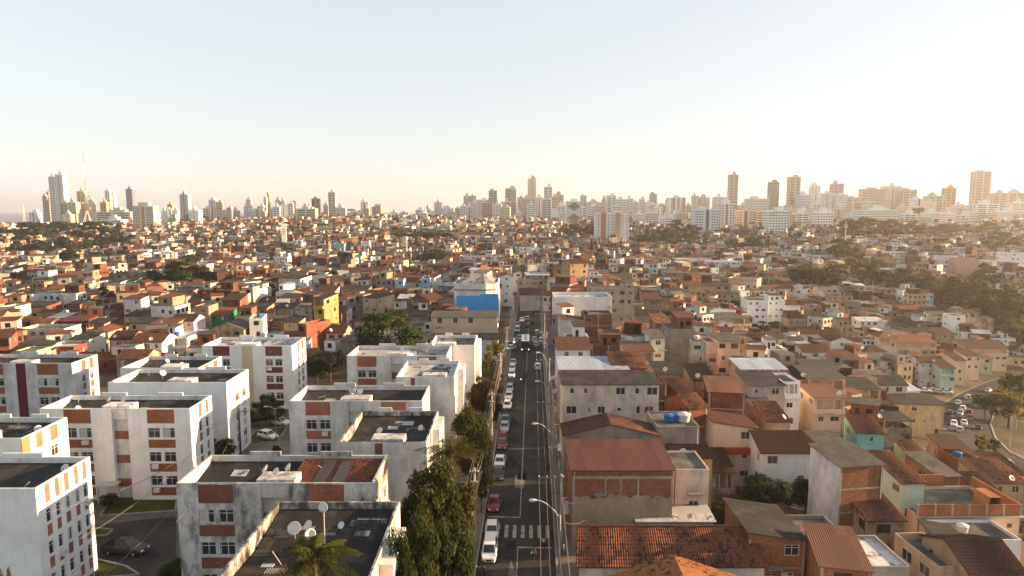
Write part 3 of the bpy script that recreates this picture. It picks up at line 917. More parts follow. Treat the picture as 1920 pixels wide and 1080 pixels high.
def crown_mesh(seed, nleaf, leaf, shape):
    k = (seed, nleaf, shape)
    if k in _crowns: return _crowns[k]
    rs = np.random.RandomState(seed)
    nb = max(9, int(nleaf ** 0.5 * (0.42 if shape != 'acacia' else 0.36)))
    d = rs.normal(size=(nb, 3)); d /= np.linalg.norm(d, axis=1)[:, None]
    rad = rs.uniform(0.35, 0.86, nb) ** 0.8
    c = d * rad[:, None]
    if shape == 'acacia': c[:, 2] *= 0.35
    elif shape == 'round': c[:, 2] = np.where(c[:, 2] < 0, c[:, 2] * 0.75, c[:, 2])
    br = rs.uniform(0.18, 0.36, nb)
    bi = rs.randint(0, nb, nleaf)
    ld = rs.normal(size=(nleaf, 3)); ld /= np.linalg.norm(ld, axis=1)[:, None]
    ld[:, 2] = np.where(ld[:, 2] < -0.3, -ld[:, 2], ld[:, 2])
    rr = br[bi] * rs.uniform(0.55, 1.08, nleaf)
    p = c[bi] + ld * rr[:, None] * np.array([1, 1, 0.8])
    n = ld * 0.8 + rs.normal(size=(nleaf, 3)) * 0.55
    n /= np.linalg.norm(n, axis=1)[:, None]
    t = np.cross(n, rs.normal(size=(nleaf, 3))); t /= np.linalg.norm(t, axis=1)[:, None]
    b = np.cross(n, t)
    s = leaf * rs.uniform(0.6, 1.25, nleaf)[:, None]
    q = np.stack([p - t * s, p - b * s * 0.5, p + t * s, p + b * s * 0.5], 1).reshape(-1, 3)
    me = bpy.data.meshes.new('crown')
    me.vertices.add(nleaf * 4); me.vertices.foreach_set('co', q.astype(np.float32).ravel())
    me.loops.add(nleaf * 4); me.loops.foreach_set('vertex_index', np.arange(nleaf * 4, dtype=np.int32))
    me.polygons.add(nleaf); me.polygons.foreach_set('loop_start', np.arange(0, nleaf * 4, 4, dtype=np.int32)); me.polygons.foreach_set('loop_total', np.full(nleaf, 4, np.int32))
    me.materials.append(MATS['foliage'])
    me.update(calc_edges=True)
    _crowns[k] = me
    return me
_trunks = {}
def trunk_mesh(seed):
    if seed in _trunks: return _trunks[seed]
    r = random.Random(seed)
    mb = MB()
    mb.tube([(0, 0, -0.15), (0.01, 0.0, 0.15), (0.03, 0.02, 0.4), (0.02, 0, 0.58)], [0.05, 0.036, 0.03, 0.022], 7)
    for k in range(6):
        a = k * 1.05 + r.uniform(-.3, .3)
        l = r.uniform(0.22, 0.34)
        mb.tube([(0.02, 0.01, 0.38 + 0.03 * k), (0.02 + l * .5 * math.cos(a), l * .5 * math.sin(a), 0.52 + 0.03 * k), (0.02 + l * math.cos(a), l * math.sin(a), 0.66 + .03 * k)], [0.018, 0.012, 0.005], 5)
    _trunks[seed] = mb.mesh('trunk', ['bark'])
    return _trunks[seed]
TREES = []
def tree(px, yt, yb, wpx, z=0, shape='round', col='d', label=None, lm='', group='trees among the houses', low=0.0, pos=None, h=None):
    if pos is None:
        p = at_g(px, yb, 0) if not z else None
        if z:
            q = at_z(px, yb, z)
            p = Vector((q.x, q.y, ground(q.x, q.y)))
        zc = proj(p)[2]
        top = at_z(px, yt, zc)
        hh = max(2.0, top.z - p.z)
        w = wpx * zc / FPX
    else:
        p = Vector(pos); hh = h; w = wpx; zc = p.y
    root = thing('tree', p, rnd.uniform(0, 6.3), label, 'tree', group)
    root.rotation_euler = (0, 0, rnd.uniform(0, 6.3))
    seed = rnd.randint(1, 3)
    if zc < 135: nl, lf = 14000, 0.046
    elif zc < 240: nl, lf = 4500, 0.062
    elif zc < 600: nl, lf = 3200, 0.085
    else: nl, lf = 1300, 0.135
    cr = link('crown', crown_mesh(seed, nl, lf, shape), root, tuple(c * rnd.uniform(0.85, 1.15) for c in GREENS[col]))
    ch = hh * (0.42 if shape == 'round' else 0.34)
    if low: ch = hh * low
    cr.scale = (w / 2 * 1.08, w / 2 * 1.08, ch * 1.05)
    cr.location = (0, 0, hh - ch * (0.95 if shape == 'round' else 0.62))
    tk = link('trunk', trunk_mesh(seed), root, (0.10, 0.075, 0.055))
    tk.scale = (w * 0.6, w * 0.6, hh)
    TREES.append(dict(root=root, px=proj((p.x, p.y, p.z + hh * 0.6)), label=label, col=col, w=w, h=hh, shape=shape))
    if lm: LAND.append((px, (yt + yb) / 2, lm))
    return root
def palm(px, py, rpx, z, label, n=26, seed=1):
    r = random.Random(seed)
    top = at_z(px, py, z)
    g = ground(top.x, top.y)
    root = thing('palm_tree', (top.x, top.y, g), 0, label, 'palm tree', 'coconut palms')
    H = top.z - g
    L = rpx * z / FPX
    mb = MB()
    pts = [(0.25 * math.sin(t * 2.2) * (1 - t), 0.1 * t * (1 - t), H * t) for t in [i / 9 for i in range(10)]]
    pts[-1] = (0, 0, H)
    mb.tube(pts, [0.22 - 0.012 * i for i in range(10)], 8)
    mb.build('trunk', 'bark', root, (0.16, 0.13, 0.10))
    fb = MB()
    for k in range(n):
        a = k * 2.399 + r.uniform(-.2, .2)
        el = r.uniform(-0.35, 1.15)
        l = L * r.uniform(0.8, 1.15)
        prev = None
        ca, sa = math.cos(a), math.sin(a)
        P = []
        for i in range(11):
            t = i / 10
            out = l * (math.cos(el) * t + 0.12 * t * t)
            up = l * (math.sin(el) * t - (0.62 + 0.2 * math.cos(el)) * t * t * (0.75 if el > 0.6 else 0.6))
            P.append(Vector((ca * out, sa * out, H + up)))
        fb.tube(P, [0.04 * (1 - 0.8 * i / 10) for i in range(11)], 4, cap=False)
        side = Vector((-sa, ca, 0))
        for i in range(1, 11):
            for h_ in (0.0, 0.33, 0.66):
                if i == 10 and h_: continue
                q = P[i].lerp(P[min(i + 1, 10)], h_)
                t = (i + h_) / 10
                ll = l * 0.30 * math.sin(math.pi * min(1, 0.12 + t * 0.86)) + 0.08
                d = (P[min(i + 1, 10)] - P[i - 1]).normalized()
                for s in (1, -1):
                    tip = q + side * s * ll * 0.72 + d * ll * 0.55 - Vector((0, 0, ll * r.uniform(0.25, 0.6)))
                    mid = q.lerp(tip, 0.45) + d * 0.045 + Vector((0, 0, 0.02))
                    mid2 = q.lerp(tip, 0.45) - d * 0.045
                    fb.poly([q, mid2, tip, mid])
    fb.build('crown', 'foliage', root, (0.075, 0.082, 0.022))
    nb = MB()
    for k in range(7):
        a = k * 0.9; nb.lathe([(0.02, -.14), (0.12, -.05), (0.13, .04), (0.03, .14)], 8, 0, (0.22 * math.cos(a), 0.22 * math.sin(a), H - 0.35 - 0.1 * (k % 2)))
    nb.build('coconut_bunch', 'cloth', root, (0.14, 0.11, 0.03))
    return root
# ------------------------------------------------------------------ the housing estate: white four-sided blocks with brick bands
LAND = []            # landmarks for labels: (px, py, phrase)
ROOFS = {}           # places for dishes and tanks: key -> (root, z)
def ac_unit(root, loc, rz):
    k = 'ac'
    if k not in _dcache:
        mb = MB(); mb.box(-0.4, 0.4, -0.45, 0, 0, 0.55); mb.lathe([(0.2, 0.0), (0.2, 0.02)], 10, 0, (0, -0.47, 0.27))
        _dcache[k] = mb.mesh('air_conditioner', ['metal'])
    return link('air_conditioner', _dcache[k], root, (0.62, 0.61, 0.58), loc, rz)
def block(label, xl, xr, yt, yb, front, right, pal, roof, key, H=13.0, fl=3.4, wallmat='plaster', core=True, inner=None, patches=3, wing=None, left=None, win=True):
    a, b = at_h(xl, yt, H), at_h(xr, yt, H)
    D = max(6.0, at_h(xr, yb, H).y - b.y)
    W = b.x - a.x
    root = thing('apartment_block', ((a.x + b.x) / 2, a.y, 0), 0, label, 'apartment block', 'estate apartment blocks')
    hw = W / 2
    mb = MB()
    wc = pal['wall']
    FACES = {'f': ((-hw, 0, 0), (1, 0, 0), (0, -1, 0), W, 0), 'r': ((hw, 0, 0), (0, 1, 0), (1, 0, 0), D, R(90)), 'l': ((-hw, D, 0), (0, -1, 0), (-1, 0, 0), D, R(-90))}
    for fk, cols in (('f', front), ('r', right), ('l', left or [('p', 1)])):
        o, u, n, L, rz = FACES[fk]
        tot = sum(c[1] for c in cols)
        ops, todo = [], []
        s = 0.0
        for c in cols:
            u0, u1 = s * L / tot, (s + c[1]) * L / tot
            s += c[1]
            if c[0] == 'w':
                pc = c[2] if len(c) > 2 else pal['panel']
                ops.append((u0, u1, H - 2.10, H - 0.15, 0.06, 0)); todo.append(('panel', u0, u1, H - 2.10, H - 0.15, pc))
                v = H - 2.10 - 0.62 - 1.42
                while v > -0.6:
                    nw = 2 if (u1 - u0) > 2.6 else 1
                    ww = (u1 - u0 - 0.36 * (nw - 1)) / nw
                    for i in range(nw):
                        x0 = u0 + i * (ww + 0.36)
                        if v > 0.2: ops.append((x0, x0 + ww, v, v + 1.42, 0.22, 1)); todo.append(('win', x0, x0 + ww, v, v + 1.42, None))
                    lo = max(v - 1.42, 0.05)
                    if v > 0.4: ops.append((u0, u1, lo, v - 0.22, 0.06, 0)); todo.append(('panel', u0, u1, lo, v - 0.22, pc))
                    v -= fl
            elif c[0] == 'c':           # stair core set back, with brick cross bands
                ops.append((u0, u1, 0.0, H - 0.02, 0.7, 2))
                v = H - 4.5
                while v > 1: todo.append(('core', u0, u1, v, v + 1.15, c[2] if len(c) > 2 else pal['panel'])); v -= fl
            elif c[0] == 'y':           # full-height coloured strip
                ops.append((u0, u1, 0.0, H - 0.05, 0.08, 0)); todo.append(('strip', u0, u1, 0.0, H - 0.05, c[2]))
        mb.facade(o, u, n, L, H, ops, 0, -0.3)
        O, U, N = Vector(o), Vector(u), Vector(n)
        for kind, u0, u1, v0, v1, pc in todo:
            if kind == 'win':
                if win:
                    c0 = O + U * ((u0 + u1) / 2) + Vector((0, 0, v0)) - N * 0.10
                    add_window(root, c0, rz, math.floor((u1 - u0) * 10) / 10, 1.4, (0.6, 0.6, 0.58), 1, rnd.choice((0, 0, 0, 1)))
                    if rnd.random() < 0.12: ac_unit(root, O + U * ((u0 + u1) / 2) + Vector((0, 0, v0 - 0.85)), rz)
            else:
                d = {'panel': 0.035, 'core': 0.6, 'strip': 0.05}[kind]
                pb = MB()
                P = lambda q, w_: O + U * q + Vector((0, 0, w_)) - N * d
                e = 0.004
                pb.poly([P(u0 + e, v0 + e), P(u1 - e, v0 + e), P(u1 - e, v1 - e), P(u0 + e, v1 - e)], 0, [(u0, v0), (u1, v0), (u1, v1), (u0, v1)])
                pb.build('brick_panel' if kind != 'strip' else 'coloured_strip', 'small_brick' if kind != 'strip' else 'plaster', root, pc)
    mb.facade((hw, D, 0), (-1, 0, 0), (0, 1, 0), W, H, [], 0, -0.3)
    # parapet, its inner faces and the sunk roof
    t, dep = 0.22, 1.0
    top = lambda x0, y0, x1, y1: mb.poly([(x0, y0, H), (x1, y0, H), (x1, y1, H), (x0, y1, H)], 3)
    top(-hw, 0, hw, t); top(-hw, D - t, hw, D); top(-hw, t, -hw + t, D - t); top(hw - t, t, hw, D - t)
    x0, x1, y0, y1, zl = -hw + t, hw - t, t, D - t, H - dep - 0.6
    for p, q in (((x0, y0), (x1, y0)), ((x1, y0), (x1, y1)), ((x1, y1), (x0, y1)), ((x0, y1), (x0, y0))):
        mb.poly([(q[0], q[1], zl), (p[0], p[1], zl), (p[0], p[1], H), (q[0], q[1], H)], 3)
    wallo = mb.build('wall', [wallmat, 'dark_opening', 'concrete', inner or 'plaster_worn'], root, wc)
    rm, rc = roof
    ym = D * 0.5
    e = 0.01
    for nm, ya, yb2, za, zb in (('roof', y0 + e, ym, H - dep + 0.1, H - dep - 0.4), ('roof', y1 - e, ym, H - dep + 0.35, H - dep - 0.4)):
        rb = MB()
        q = [(x0 + e, ya, za), (x1 - e, ya, za), (x1 - e, yb2, zb), (x0 + e, yb2, zb)]
        if ya > yb2: q = [q[3], q[2], q[1], q[0]]
        rb.poly(q, 0, [(p[0], p[1]) for p in q])
        rb.build(nm, rm, root, rc)
    for k in range(patches):
        bk = k % 2 == 0
        px, py = rnd.uniform(x0 + 1, x1 - 3), rnd.uniform(ym + .2, y1 - 1.6) if bk else rnd.uniform(y0 + 0.5, ym - 1.4)
        zz = (lambda y: H - dep - .4 + .75 * (y - ym) / (y1 - ym) + .035) if bk else (lambda y: H - dep + 0.1 - 0.5 * (y - y0) / (ym - y0) + 0.035)
        pb = MB(); w_, d_ = rnd.uniform(1.0, 3.0), rnd.uniform(0.7, 1.3)
        pb.slab([(px, py, zz(py)), (px + w_, py, zz(py)), (px + w_, py + d_, zz(py + d_)), (px, py + d_, zz(py + d_))], 0.02)
        pb.build('roof_sheet', 'roof_fibre', root, rnd.choice(((0.42, 0.43, 0.43), (0.2, 0.2, 0.19), (0.07, 0.06, 0.055), (0.05, 0.04, 0.035))))
    for k in range(5):                   # loose planks, pipes and antenna rods lying on the roof
        px, py = rnd.uniform(x0 + 1, x1 - 2), rnd.uniform(y0 + .6, y1 - .6)
        a_ = rnd.uniform(0, 3.1); l_ = rnd.uniform(.6, 1.8)
        pb = MB(); pb.tube([(px, py, H - dep - .1), (px + l_ * math.cos(a_), py + l_ * math.sin(a_) * .5, H - dep + rnd.choice((.05, .1, .9)))], .04, 4)
        pb.build('roof_rod', 'trim', root, rnd.choice(((0.4, 0.36, 0.3), (0.12, 0.09, 0.07), (0.5, 0.5, 0.48))))
    if core:
        cx = core if isinstance(core, float) else 0.0
        cb = MB()
        cb.box(cx * hw - 1.9, cx * hw + 1.9, t + 0.02, t + 2.2, H - dep - 0.2, H + 0.25, skip='b'); cb.build('stair_head', 'plaster_mouldy' if rnd.random() < .5 else 'plaster_worn' if wallmat == 'plaster' else 'plaster_mouldy', root, wc)
        cb = MB()                        # raised stretches of parapet at the back
        cb.box(-hw * 0.55, -hw * 0.2, D - t - 0.003, D + 0.003, H - 0.1, H + 0.45); cb.build('parapet', wallmat, root, wc)
        cb = MB()
        cb.box(hw * 0.25, hw * 0.6, D - t - 0.003, D + 0.003, H - 0.1, H + 0.45); cb.build('parapet', wallmat, root, wc)
    if wing:                             # a narrower stair bay standing out from the side
        wx, wy0, wy1, wh = wing
        wb = MB(); wb.box(hw - 0.05, hw + wx, D * wy0, D * wy1, -0.3, wh); wb.build('side_bay', wallmat, root, wc)
    ROOFS[key] = (root, hw, D, H - dep, H)
    p = proj((root.location.x, root.location.y, H * 0.7))
    if p: LAND.append((p[0], p[1], key))
    return root
WH = (0.82, 0.825, 0.82)
ORG, DKB, MAR, SAL, BRK = (0.36, 0.10, 0.03), (0.20, 0.05, 0.03), (0.17, 0.026, 0.02), (0.40, 0.11, 0.065), (0.31, 0.085, 0.04)
DARK = ('roof_fibre', (0.035, 0.036, 0.036)); PALE = ('roof_fibre', (0.42, 0.43, 0.43)); TILE = ('roof_tile', (0.22, 0.06, 0.035))
P_ = lambda w: ('p', w)
W_ = lambda w, *c: ('w', w, *c)
block('white four-storey block with orange brick bands above a small lawn', 74, 356, 766, 741, [P_(36), W_(42), P_(32), ('c', 25, (0.28, 0.09, 0.07)), P_(30), W_(42), P_(25)], [P_(25), W_(9), P_(12), W_(9), P_(12)], dict(wall=WH, panel=ORG), DARK, 'estate block by the lawn')
block('plain white block with windowless front and sunken grid of dark roof panels', 202, 424, 717, 692, [P_(1)], [P_(16), ('w', 7, (0.6, 0.6, 0.58)), P_(6), ('w', 7, (0.6, 0.6, 0.58)), P_(7)], dict(wall=(0.79, 0.8, 0.79), panel=(0.62, 0.62, 0.6)), DARK, 'windowless white block', core=0.2)
block('white block with maroon bands and a pale yellow stair strip', 378, 547, 648, 632, [P_(22), W_(34, MAR), P_(24), ('y', 22, (0.62, 0.53, 0.36)), P_(26), W_(34, MAR), P_(20)], [P_(16), W_(6, MAR), P_(8), W_(6, MAR), P_(8)], dict(wall=WH, panel=MAR), PALE, 'maroon-banded block', patches=4)
block('weathered white block with brick bands and a crimson recessed strip', -60, 134, 681, 664, [P_(40), W_(20), P_(22), ('y', 17, (0.13, 0.022, 0.034)), P_(20), W_(37), P_(24)], [P_(18), W_(7), P_(8), W_(7), P_(10)], dict(wall=(0.66, 0.66, 0.64), panel=BRK), DARK, 'block with a crimson strip', wallmat='plaster_worn')
block('mint-white block end with orange panels behind the foremost white block', -150, 40, 822, 782, [P_(1)], [('y', 14, (0.50, 0.20, 0.10)), P_(10), W_(12, (0.42, 0.16, 0.08)), P_(14), W_(14, (0.42, 0.14, 0.08)), P_(20)], dict(wall=(0.70, 0.76, 0.73), panel=ORG), DARK, 'mint-white block end')
block('foremost white block with salmon brick columns and long sunlit flank', -420, 66, 916, 856, [P_(1)], [P_(20), W_(12), P_(12), W_(11), P_(12), ('w', 12, (0.3, 0.11, 0.09)), P_(14), W_(11), P_(12), W_(11), P_(12)], dict(wall=WH, panel=SAL), DARK, 'foremost white block')
block('blackened grey block with dark brick bands and half tiled roof', 330, 700, 906, 853, [P_(36), W_(60, DKB), P_(46), ('c', 40, (0.14, 0.05, 0.035)), P_(42), W_(60, (0.34, 0.10, 0.05)), P_(50)], [P_(20), W_(10, (0.5, 0.4, 0.22)), P_(14), W_(10, (0.5, 0.4, 0.22)), P_(12)], dict(wall=(0.60, 0.59, 0.57), panel=DKB), ('roof_fibre', (0.026, 0.027, 0.027)), 'blackened block', wallmat='plaster_mouldy', inner='plaster_worn')
block('dark-roofed block closest to the street trees with torn pale roof sheets', 396, 690, 1096, 940, [P_(1)], [P_(10), W_(8, (0.45, 0.30, 0.2)), P_(12), ('w', 8, (0.5, 0.36, 0.2)), P_(8)], dict(wall=(0.74, 0.73, 0.70), panel=(0.5, 0.34, 0.2)), ('roof_fibre', (0.028, 0.026, 0.025)), 'torn-roof block', inner='plaster_black', patches=16, wing=(1.1, 0.3, 0.75, 12.2), core=False)
block('white block with salmon bands and air conditioner behind the dark-roofed wing', 541, 792, 752, 723, [P_(28), W_(42, SAL), P_(30), ('c', 26, SAL), P_(30), W_(42, (0.42, 0.16, 0.09)), P_(28)], [P_(16), W_(6), P_(8), W_(6), P_(8)], dict(wall=(0.70, 0.70, 0.69), panel=SAL), DARK, 'salmon-banded block', wallmat='plaster_worn')
block('stained white wing with a black patched roof and one brick column', 634, 800, 829, 770, [P_(66), ('w', 14, DKB), P_(80)], [P_(12), W_(5), P_(14), W_(5), P_(10)], dict(wall=(0.72, 0.71, 0.69), panel=DKB), ('roof_fibre', (0.03, 0.026, 0.024)), 'black-roofed wing', wallmat='plaster_worn', inner='plaster_black', patches=7, wing=(0.9, 0.45, 0.9, 12.6), core=0.1)
block('white block with a pale corrugated roof and brick bands near the round tree', 650, 838, 667, 648, [P_(20), W_(36), P_(28), ('c', 20), P_(30), W_(36), P_(20)], [P_(16), W_(6), P_(8)], dict(wall=(0.70, 0.70, 0.68), panel=BRK), ('roof_fibre', (0.36, 0.37, 0.37)), 'pale-roofed block', wallmat='plaster_worn', patches=2)
block('peeling white wing with cluttered pale roof beside the orange tree', 742, 852, 707, 676, [P_(28), ('w', 8, BRK), P_(74)], [P_(20), W_(6), P_(18), W_(6), P_(10)], dict(wall=(0.76, 0.76, 0.74), panel=BRK), PALE, 'peeling white wing', wallmat='plaster_worn', patches=6, wing=(1.0, 0.5, 0.95, 12.7), core=0.3)
block('white block end beside the street below the cream shop building', 806, 890, 647, 628, [P_(1)], [P_(10), W_(5), P_(10)], dict(wall=WH, panel=BRK), ('roof_fibre', (0.15, 0.145, 0.14)), 'white block end', patches=3, wing=(0.9, 0.3, 0.8, 12.7), core=-0.3)
block('flat white block with orange columns behind the plain white block', 225, 372, 690, 668, [P_(1)], [P_(10), W_(7, ORG), P_(8), W_(7, ORG), P_(8)], dict(wall=(0.72, 0.70, 0.66), panel=ORG), DARK, 'orange-columned block', inner='plaster_worn', core=0.3)

# right half of the blackened block's roof laid with tiles
r_, hw_, D_, zr_, H_ = ROOFS['blackened block']
rb = MB()
rb.ribbed([(0.8, 0.28, zr_ + 0.22), (hw_ - 0.4, 0.28, zr_ + 0.22), (hw_ - 0.4, D_ - 0.5, zr_ + 0.75), (0.8, D_ - 0.5, zr_ + 0.75)])
rb.build('tiled_roof', 'roof_tile', r_, (0.20, 0.06, 0.035))
for i in range(2):
    pb = MB(); x = 3.2 + i * 1.9
    pb.slab([(x, 0.9, zr_ + 0.36), (x + 1.3, 0.9, zr_ + 0.36), (x + 1.3, D_ - 1.2, zr_ + 0.82), (x, D_ - 1.2, zr_ + 0.82)], 0.03)
    pb.build('roof_sheet', 'roof_fibre', r_, (0.06, 0.055, 0.055))
# entrance porch of the block by the lawn
r_, hw_, D_, zr_, H_ = ROOFS['estate block by the lawn']
pb = MB(); pb.box(-1.2 - hw_ * 0.12, 1.4 - hw_ * 0.12, -1.5, 0.0, 2.5, 2.75); pb.box(-1.1 - hw_ * 0.12, -0.95 - hw_ * 0.12, -1.4, -1.2, 0, 2.5, skip='tb'); pb.box(1.1 - hw_ * 0.12, 1.25 - hw_ * 0.12, -1.4, -1.2, 0, 2.5, skip='tb')
pb.build('porch', 'plaster_worn', r_, (0.6, 0.56, 0.5))

# ------------------------------------------------------------------ the round-cornered shop building with the blue panel
def blue_building():
    H = 15.5
    a, b = at_h(850, 532, H), at_h(934, 532, H)
    W = b.x - a.x
    root = thing('shop_building', ((a.x + b.x) / 2, a.y, 0), 0, 'white round-cornered building with big blue panel and grey conical roof', 'building')
    hw, D = W / 2, 22.0
    foot = [(-hw, 2.0), (-hw + 1.5, 0.4), (-hw * 0.3, 0), (hw * 0.45, 0), (hw - 1.0, 1.6), (hw, 4.5), (hw, D), (-hw, D)]
    mb = MB()
    n = len(foot)
    def ring(f, z0, z1, m, mi, off=0.0):
        for i in range(n):
            (x0, y0), (x1, y1) = f[i], f[(i + 1) % n]
            d = Vector((x1 - x0, y1 - y0, 0)).normalized(); nn = Vector((d.y, -d.x, 0)) * off
            m.poly([(x0 + nn.x, y0 + nn.y, z0), (x1 + nn.x, y1 + nn.y, z0), (x1 + nn.x, y1 + nn.y, z1), (x0 + nn.x, y0 + nn.y, z1)], mi)
    ring(foot, -2, H, mb, 0)
    ins = [(x * 0.96, 0.35 + (y - 0.35) * 0.975) for x, y in foot]
    for i in range(n):
        j = (i + 1) % n
        mb.poly([(*foot[i], H), (*foot[j], H), (*ins[j], H), (*ins[i], H)]); mb.poly([(*ins[i], H), (*ins[j], H), (*ins[j], H - 1.2), (*ins[i], H - 1.2)])
    mb.build('wall', ['plaster_worn'], root, (0.72, 0.71, 0.69))
    bb = MB(); ring(foot, H - 2.4, H - 1.9, bb, 0, 0.06); bb.build('band', 'plaster_worn', root, (0.30, 0.22, 0.15))
    rb = MB()
    top = [(-2.2, 9, H + 2.6), (2.2, 9, H + 2.6)]
    for i in range(n):
        j = (i + 1) % n
        t = top[1] if (foot[i][0] + foot[j][0]) > 0 else top[0]
        rb.poly([(*ins[i], H - 0.9), (*ins[j], H - 0.9), t], 0)
    rb.poly([(*ins[2], H - 0.9), (*ins[3], H - 0.9), top[1], top[0]]); rb.poly([(*ins[6], H - 0.9), (*ins[7], H - 0.9), top[0], top[1]])
    rb.build('roof', 'roof_fibre', root, (0.30, 0.30, 0.30))
    pb = MB(); pb.box(-hw * 0.86, hw + 0.2, -0.9, -0.5, 2.4, H - 3.9); pb.box(hw * 0.2, hw + 0.19, -0.89, -0.51, H - 3.91, H - 3.3)
    pb.build('blue_panel', 'trim', root, (0.05, 0.32, 0.68))
    LAND.append((890, 560, 'blue-panelled building'))
blue_building()
# ------------------------------------------------------------------ the trees of the photograph
G1 = 'trees along the street'
tree(812, 868, 1060, 150, 69, 'round', 'o', 'large leafy tree beside the overhead cables under the palm', 'large street tree', G1, 0.5)
tree(796, 968, 1140, 84, 58, 'round', 'm', 'dark leafy tree crowding the corner of the torn-roof block', '', G1, 0.55)
tree(845, 975, 1120, 96, 61, 'round', 'd', 'shadowed tree at the bottom edge beside the cable bundle', '', G1, 0.55)
tree(878, 768, 870, 80, 96, 'round', 'o', 'round olive tree behind the street palm', '', G1, 0.5)
tree(902, 802, 900, 50, 90, 'round', 'd', 'dark tree under the cables behind the street palm', '', G1, 0.5)
tree(902, 702, 790, 52, 128, 'round', 'r', 'rust-orange tree beside the peeling white wing', 'rust-orange tree', G1, 0.5)
tree(922, 738, 820, 36, 126, 'round', 'd', 'dark green tree just beyond the rust-orange tree toward the street', '', G1, 0.5)
tree(926, 640, 740, 42, 150, 'round', 'y', 'yellow-green tree between the white block end and the cables', '', G1, 0.5)
tree(938, 700, 765, 26, 145, 'round', 'm', 'slim shaded tree under the cables beside parked cars', '', G1, 0.5)
palm(846, 848, 64, 76, 'sunlit coconut palm standing above the street trees', 26, 1)
palm(590, 1042, 76, 47, 'coconut palm rising before the torn-roof block at the bottom edge', 30, 5)
tree(752, 1000, 1140, 78, 56, 'round', 'd', 'dark tree rising at the bottom edge against the torn-roof block', '', G1, 0.5)
tree(840, 900, 1060, 90, 68, 'round', 'm', 'green tree leaning to the cable bundle under the palm', '', G1, 0.5)
G2 = 'bushes and trees of the estate'
tree(412, 818, 850, 56, 104, 'round', 'd', 'dark spreading bush between two white blocks beside the wooden pole', '', G2, 0.5)
tree(350, 1046, 1085, 84, 0, 'round', 'm', 'leafy bush at the foot of the blackened block', '', G2, 0.5)
tree(208, 926, 952, 34, 0, 'round', 'b', 'small rounded shrub at the porch of the lawn block', '', G2, 0.5)
tree(505, 742, 800, 54, 0, 'round', 'd', 'dark tree between the maroon-banded block and parked white cars', '', G2, 0.5)
tree(470, 770, 800, 34, 0, 'round', 'm', 'green bush by the estate roadway', '', G2, 0.5)
tree(520, 832, 862, 16, 0, 'round', 'd', 'thin dark sapling against the salmon-banded block', '', G2, 0.45)
tree(620, 652, 716, 82, 0, 'round', 'd', 'wide dark thicket tree behind the maroon-banded block', '', G2, 0.5)
tree(595, 668, 718, 44, 0, 'round', 'd', 'dark shrub tree at the flank of the maroon-banded block', '', G2, 0.5)
tree(12, 1040, 1090, 28, 56, 'round', 'y', 'yellow flowering bush at the bottom left corner', '', G2, 0.5)
G3 = 'trees among the houses'
tree(728, 583, 690, 126, 172, 'round', 'o', 'big round tree with golden crown behind the pale-roofed block', 'big round tree', G3, 0.5)
tree(692, 608, 690, 60, 170, 'round', 'd', 'dark lower tree at the side of the big round tree', '', G3, 0.5)
tree(358, 487, 545, 88, 0, 'round', 'o', 'large dark tree with golden top on the western slope', 'large western tree', G3, 0.5)
tree(330, 500, 546, 50, 0, 'round', 'd', 'dark tree tucked against the large western tree', '', G3, 0.5)
tree(200, 538, 575, 30, 0, 'round', 'd', 'small round dark tree beside the turquoise hillside house', '', G3, 0.48)
tree(292, 505, 545, 34, 0, 'round', 'm'); tree(408, 515, 545, 26, 0, 'round', 'd'); tree(432, 515, 545, 22, 0, 'round', 'd')
tree(820, 466, 496, 40, 0, 'round', 'o'); tree(797, 474, 497, 34, 0, 'round', 'd'); tree(780, 480, 498, 22, 0, 'round', 'd')
tree(1540, 490, 545, 88, 0, 'round', 'b', 'wide dusky tree across the eastern slope', 'wide dusky tree', G3, 0.5)
tree(1505, 500, 540, 40, 0, 'round', 'd'); tree(1632, 490, 545, 60, 0, 'round', 'b'); tree(1665, 510, 548, 50, 0, 'round', 'd'); tree(1605, 480, 515, 40, 0, 'round', 'b')
tree(1420, 602, 630, 46, 0, 'round', 'd', 'dark tree below the long white four-storey house', '', G3, 0.5); tree(1458, 604, 632, 46, 0, 'round', 'd', 'dark tree next to the one below the long white house', '', G3, 0.5)
tree(1418, 893, 985, 78, 96, 'round', 'd', 'dark broad tree between the cream annex and the black-roofed brick house', 'dark broad tree', G3, 0.5)
tree(1462, 905, 985, 62, 95, 'round', 'd', 'dark tree in the middle of the clump beside the orange brick tower', '', G3, 0.5)
tree(1508, 885, 985, 54, 97, 'round', 'd', 'tall dark tree against the pale flank of the orange brick tower', '', G3, 0.5)
tree(1355, 945, 990, 52, 92, 'round', 'm', 'low green shrub tree at the foot of the cream annex', '', G3, 0.5)
tree(1697, 838, 880, 62, 0, 'round', 'm', 'rounded green tree below the big yellow-beige block', '', G3, 0.5)
tree(1640, 548, 570, 30, 0, 'round', 'd'); tree(1085, 500, 528, 22, 0, 'round', 'd'); tree(1255, 690, 718, 40, 0, 'round', 'm'); tree(1275, 700, 722, 30, 0, 'round', 'd')
tree(905, 462, 478, 18, 0, 'round', 'd'); tree(560, 492, 505, 20, 0, 'round', 'd'); tree(1050, 560, 600, 1, 0) if False else None
tree(1385, 560, 590, 24, 0, 'round', 'd'); tree(1585, 590, 625, 22, 0, 'round', 'o'); tree(1200, 545, 560, 16, 0, 'round', 'd'); tree(1745, 655, 680, 24, 0, 'round', 'o')
G4 = 'trees of the valley park'
tree(1890, 718, 800, 84, 0, 'round', 'y', 'large golden-lit tree inside the bend of the valley road', 'golden valley tree', G4, 0.5)
tree(1905, 695, 770, 60, 0, 'round', 'o', 'tall olive tree at the frame edge above the valley road', '', G4, 0.5)
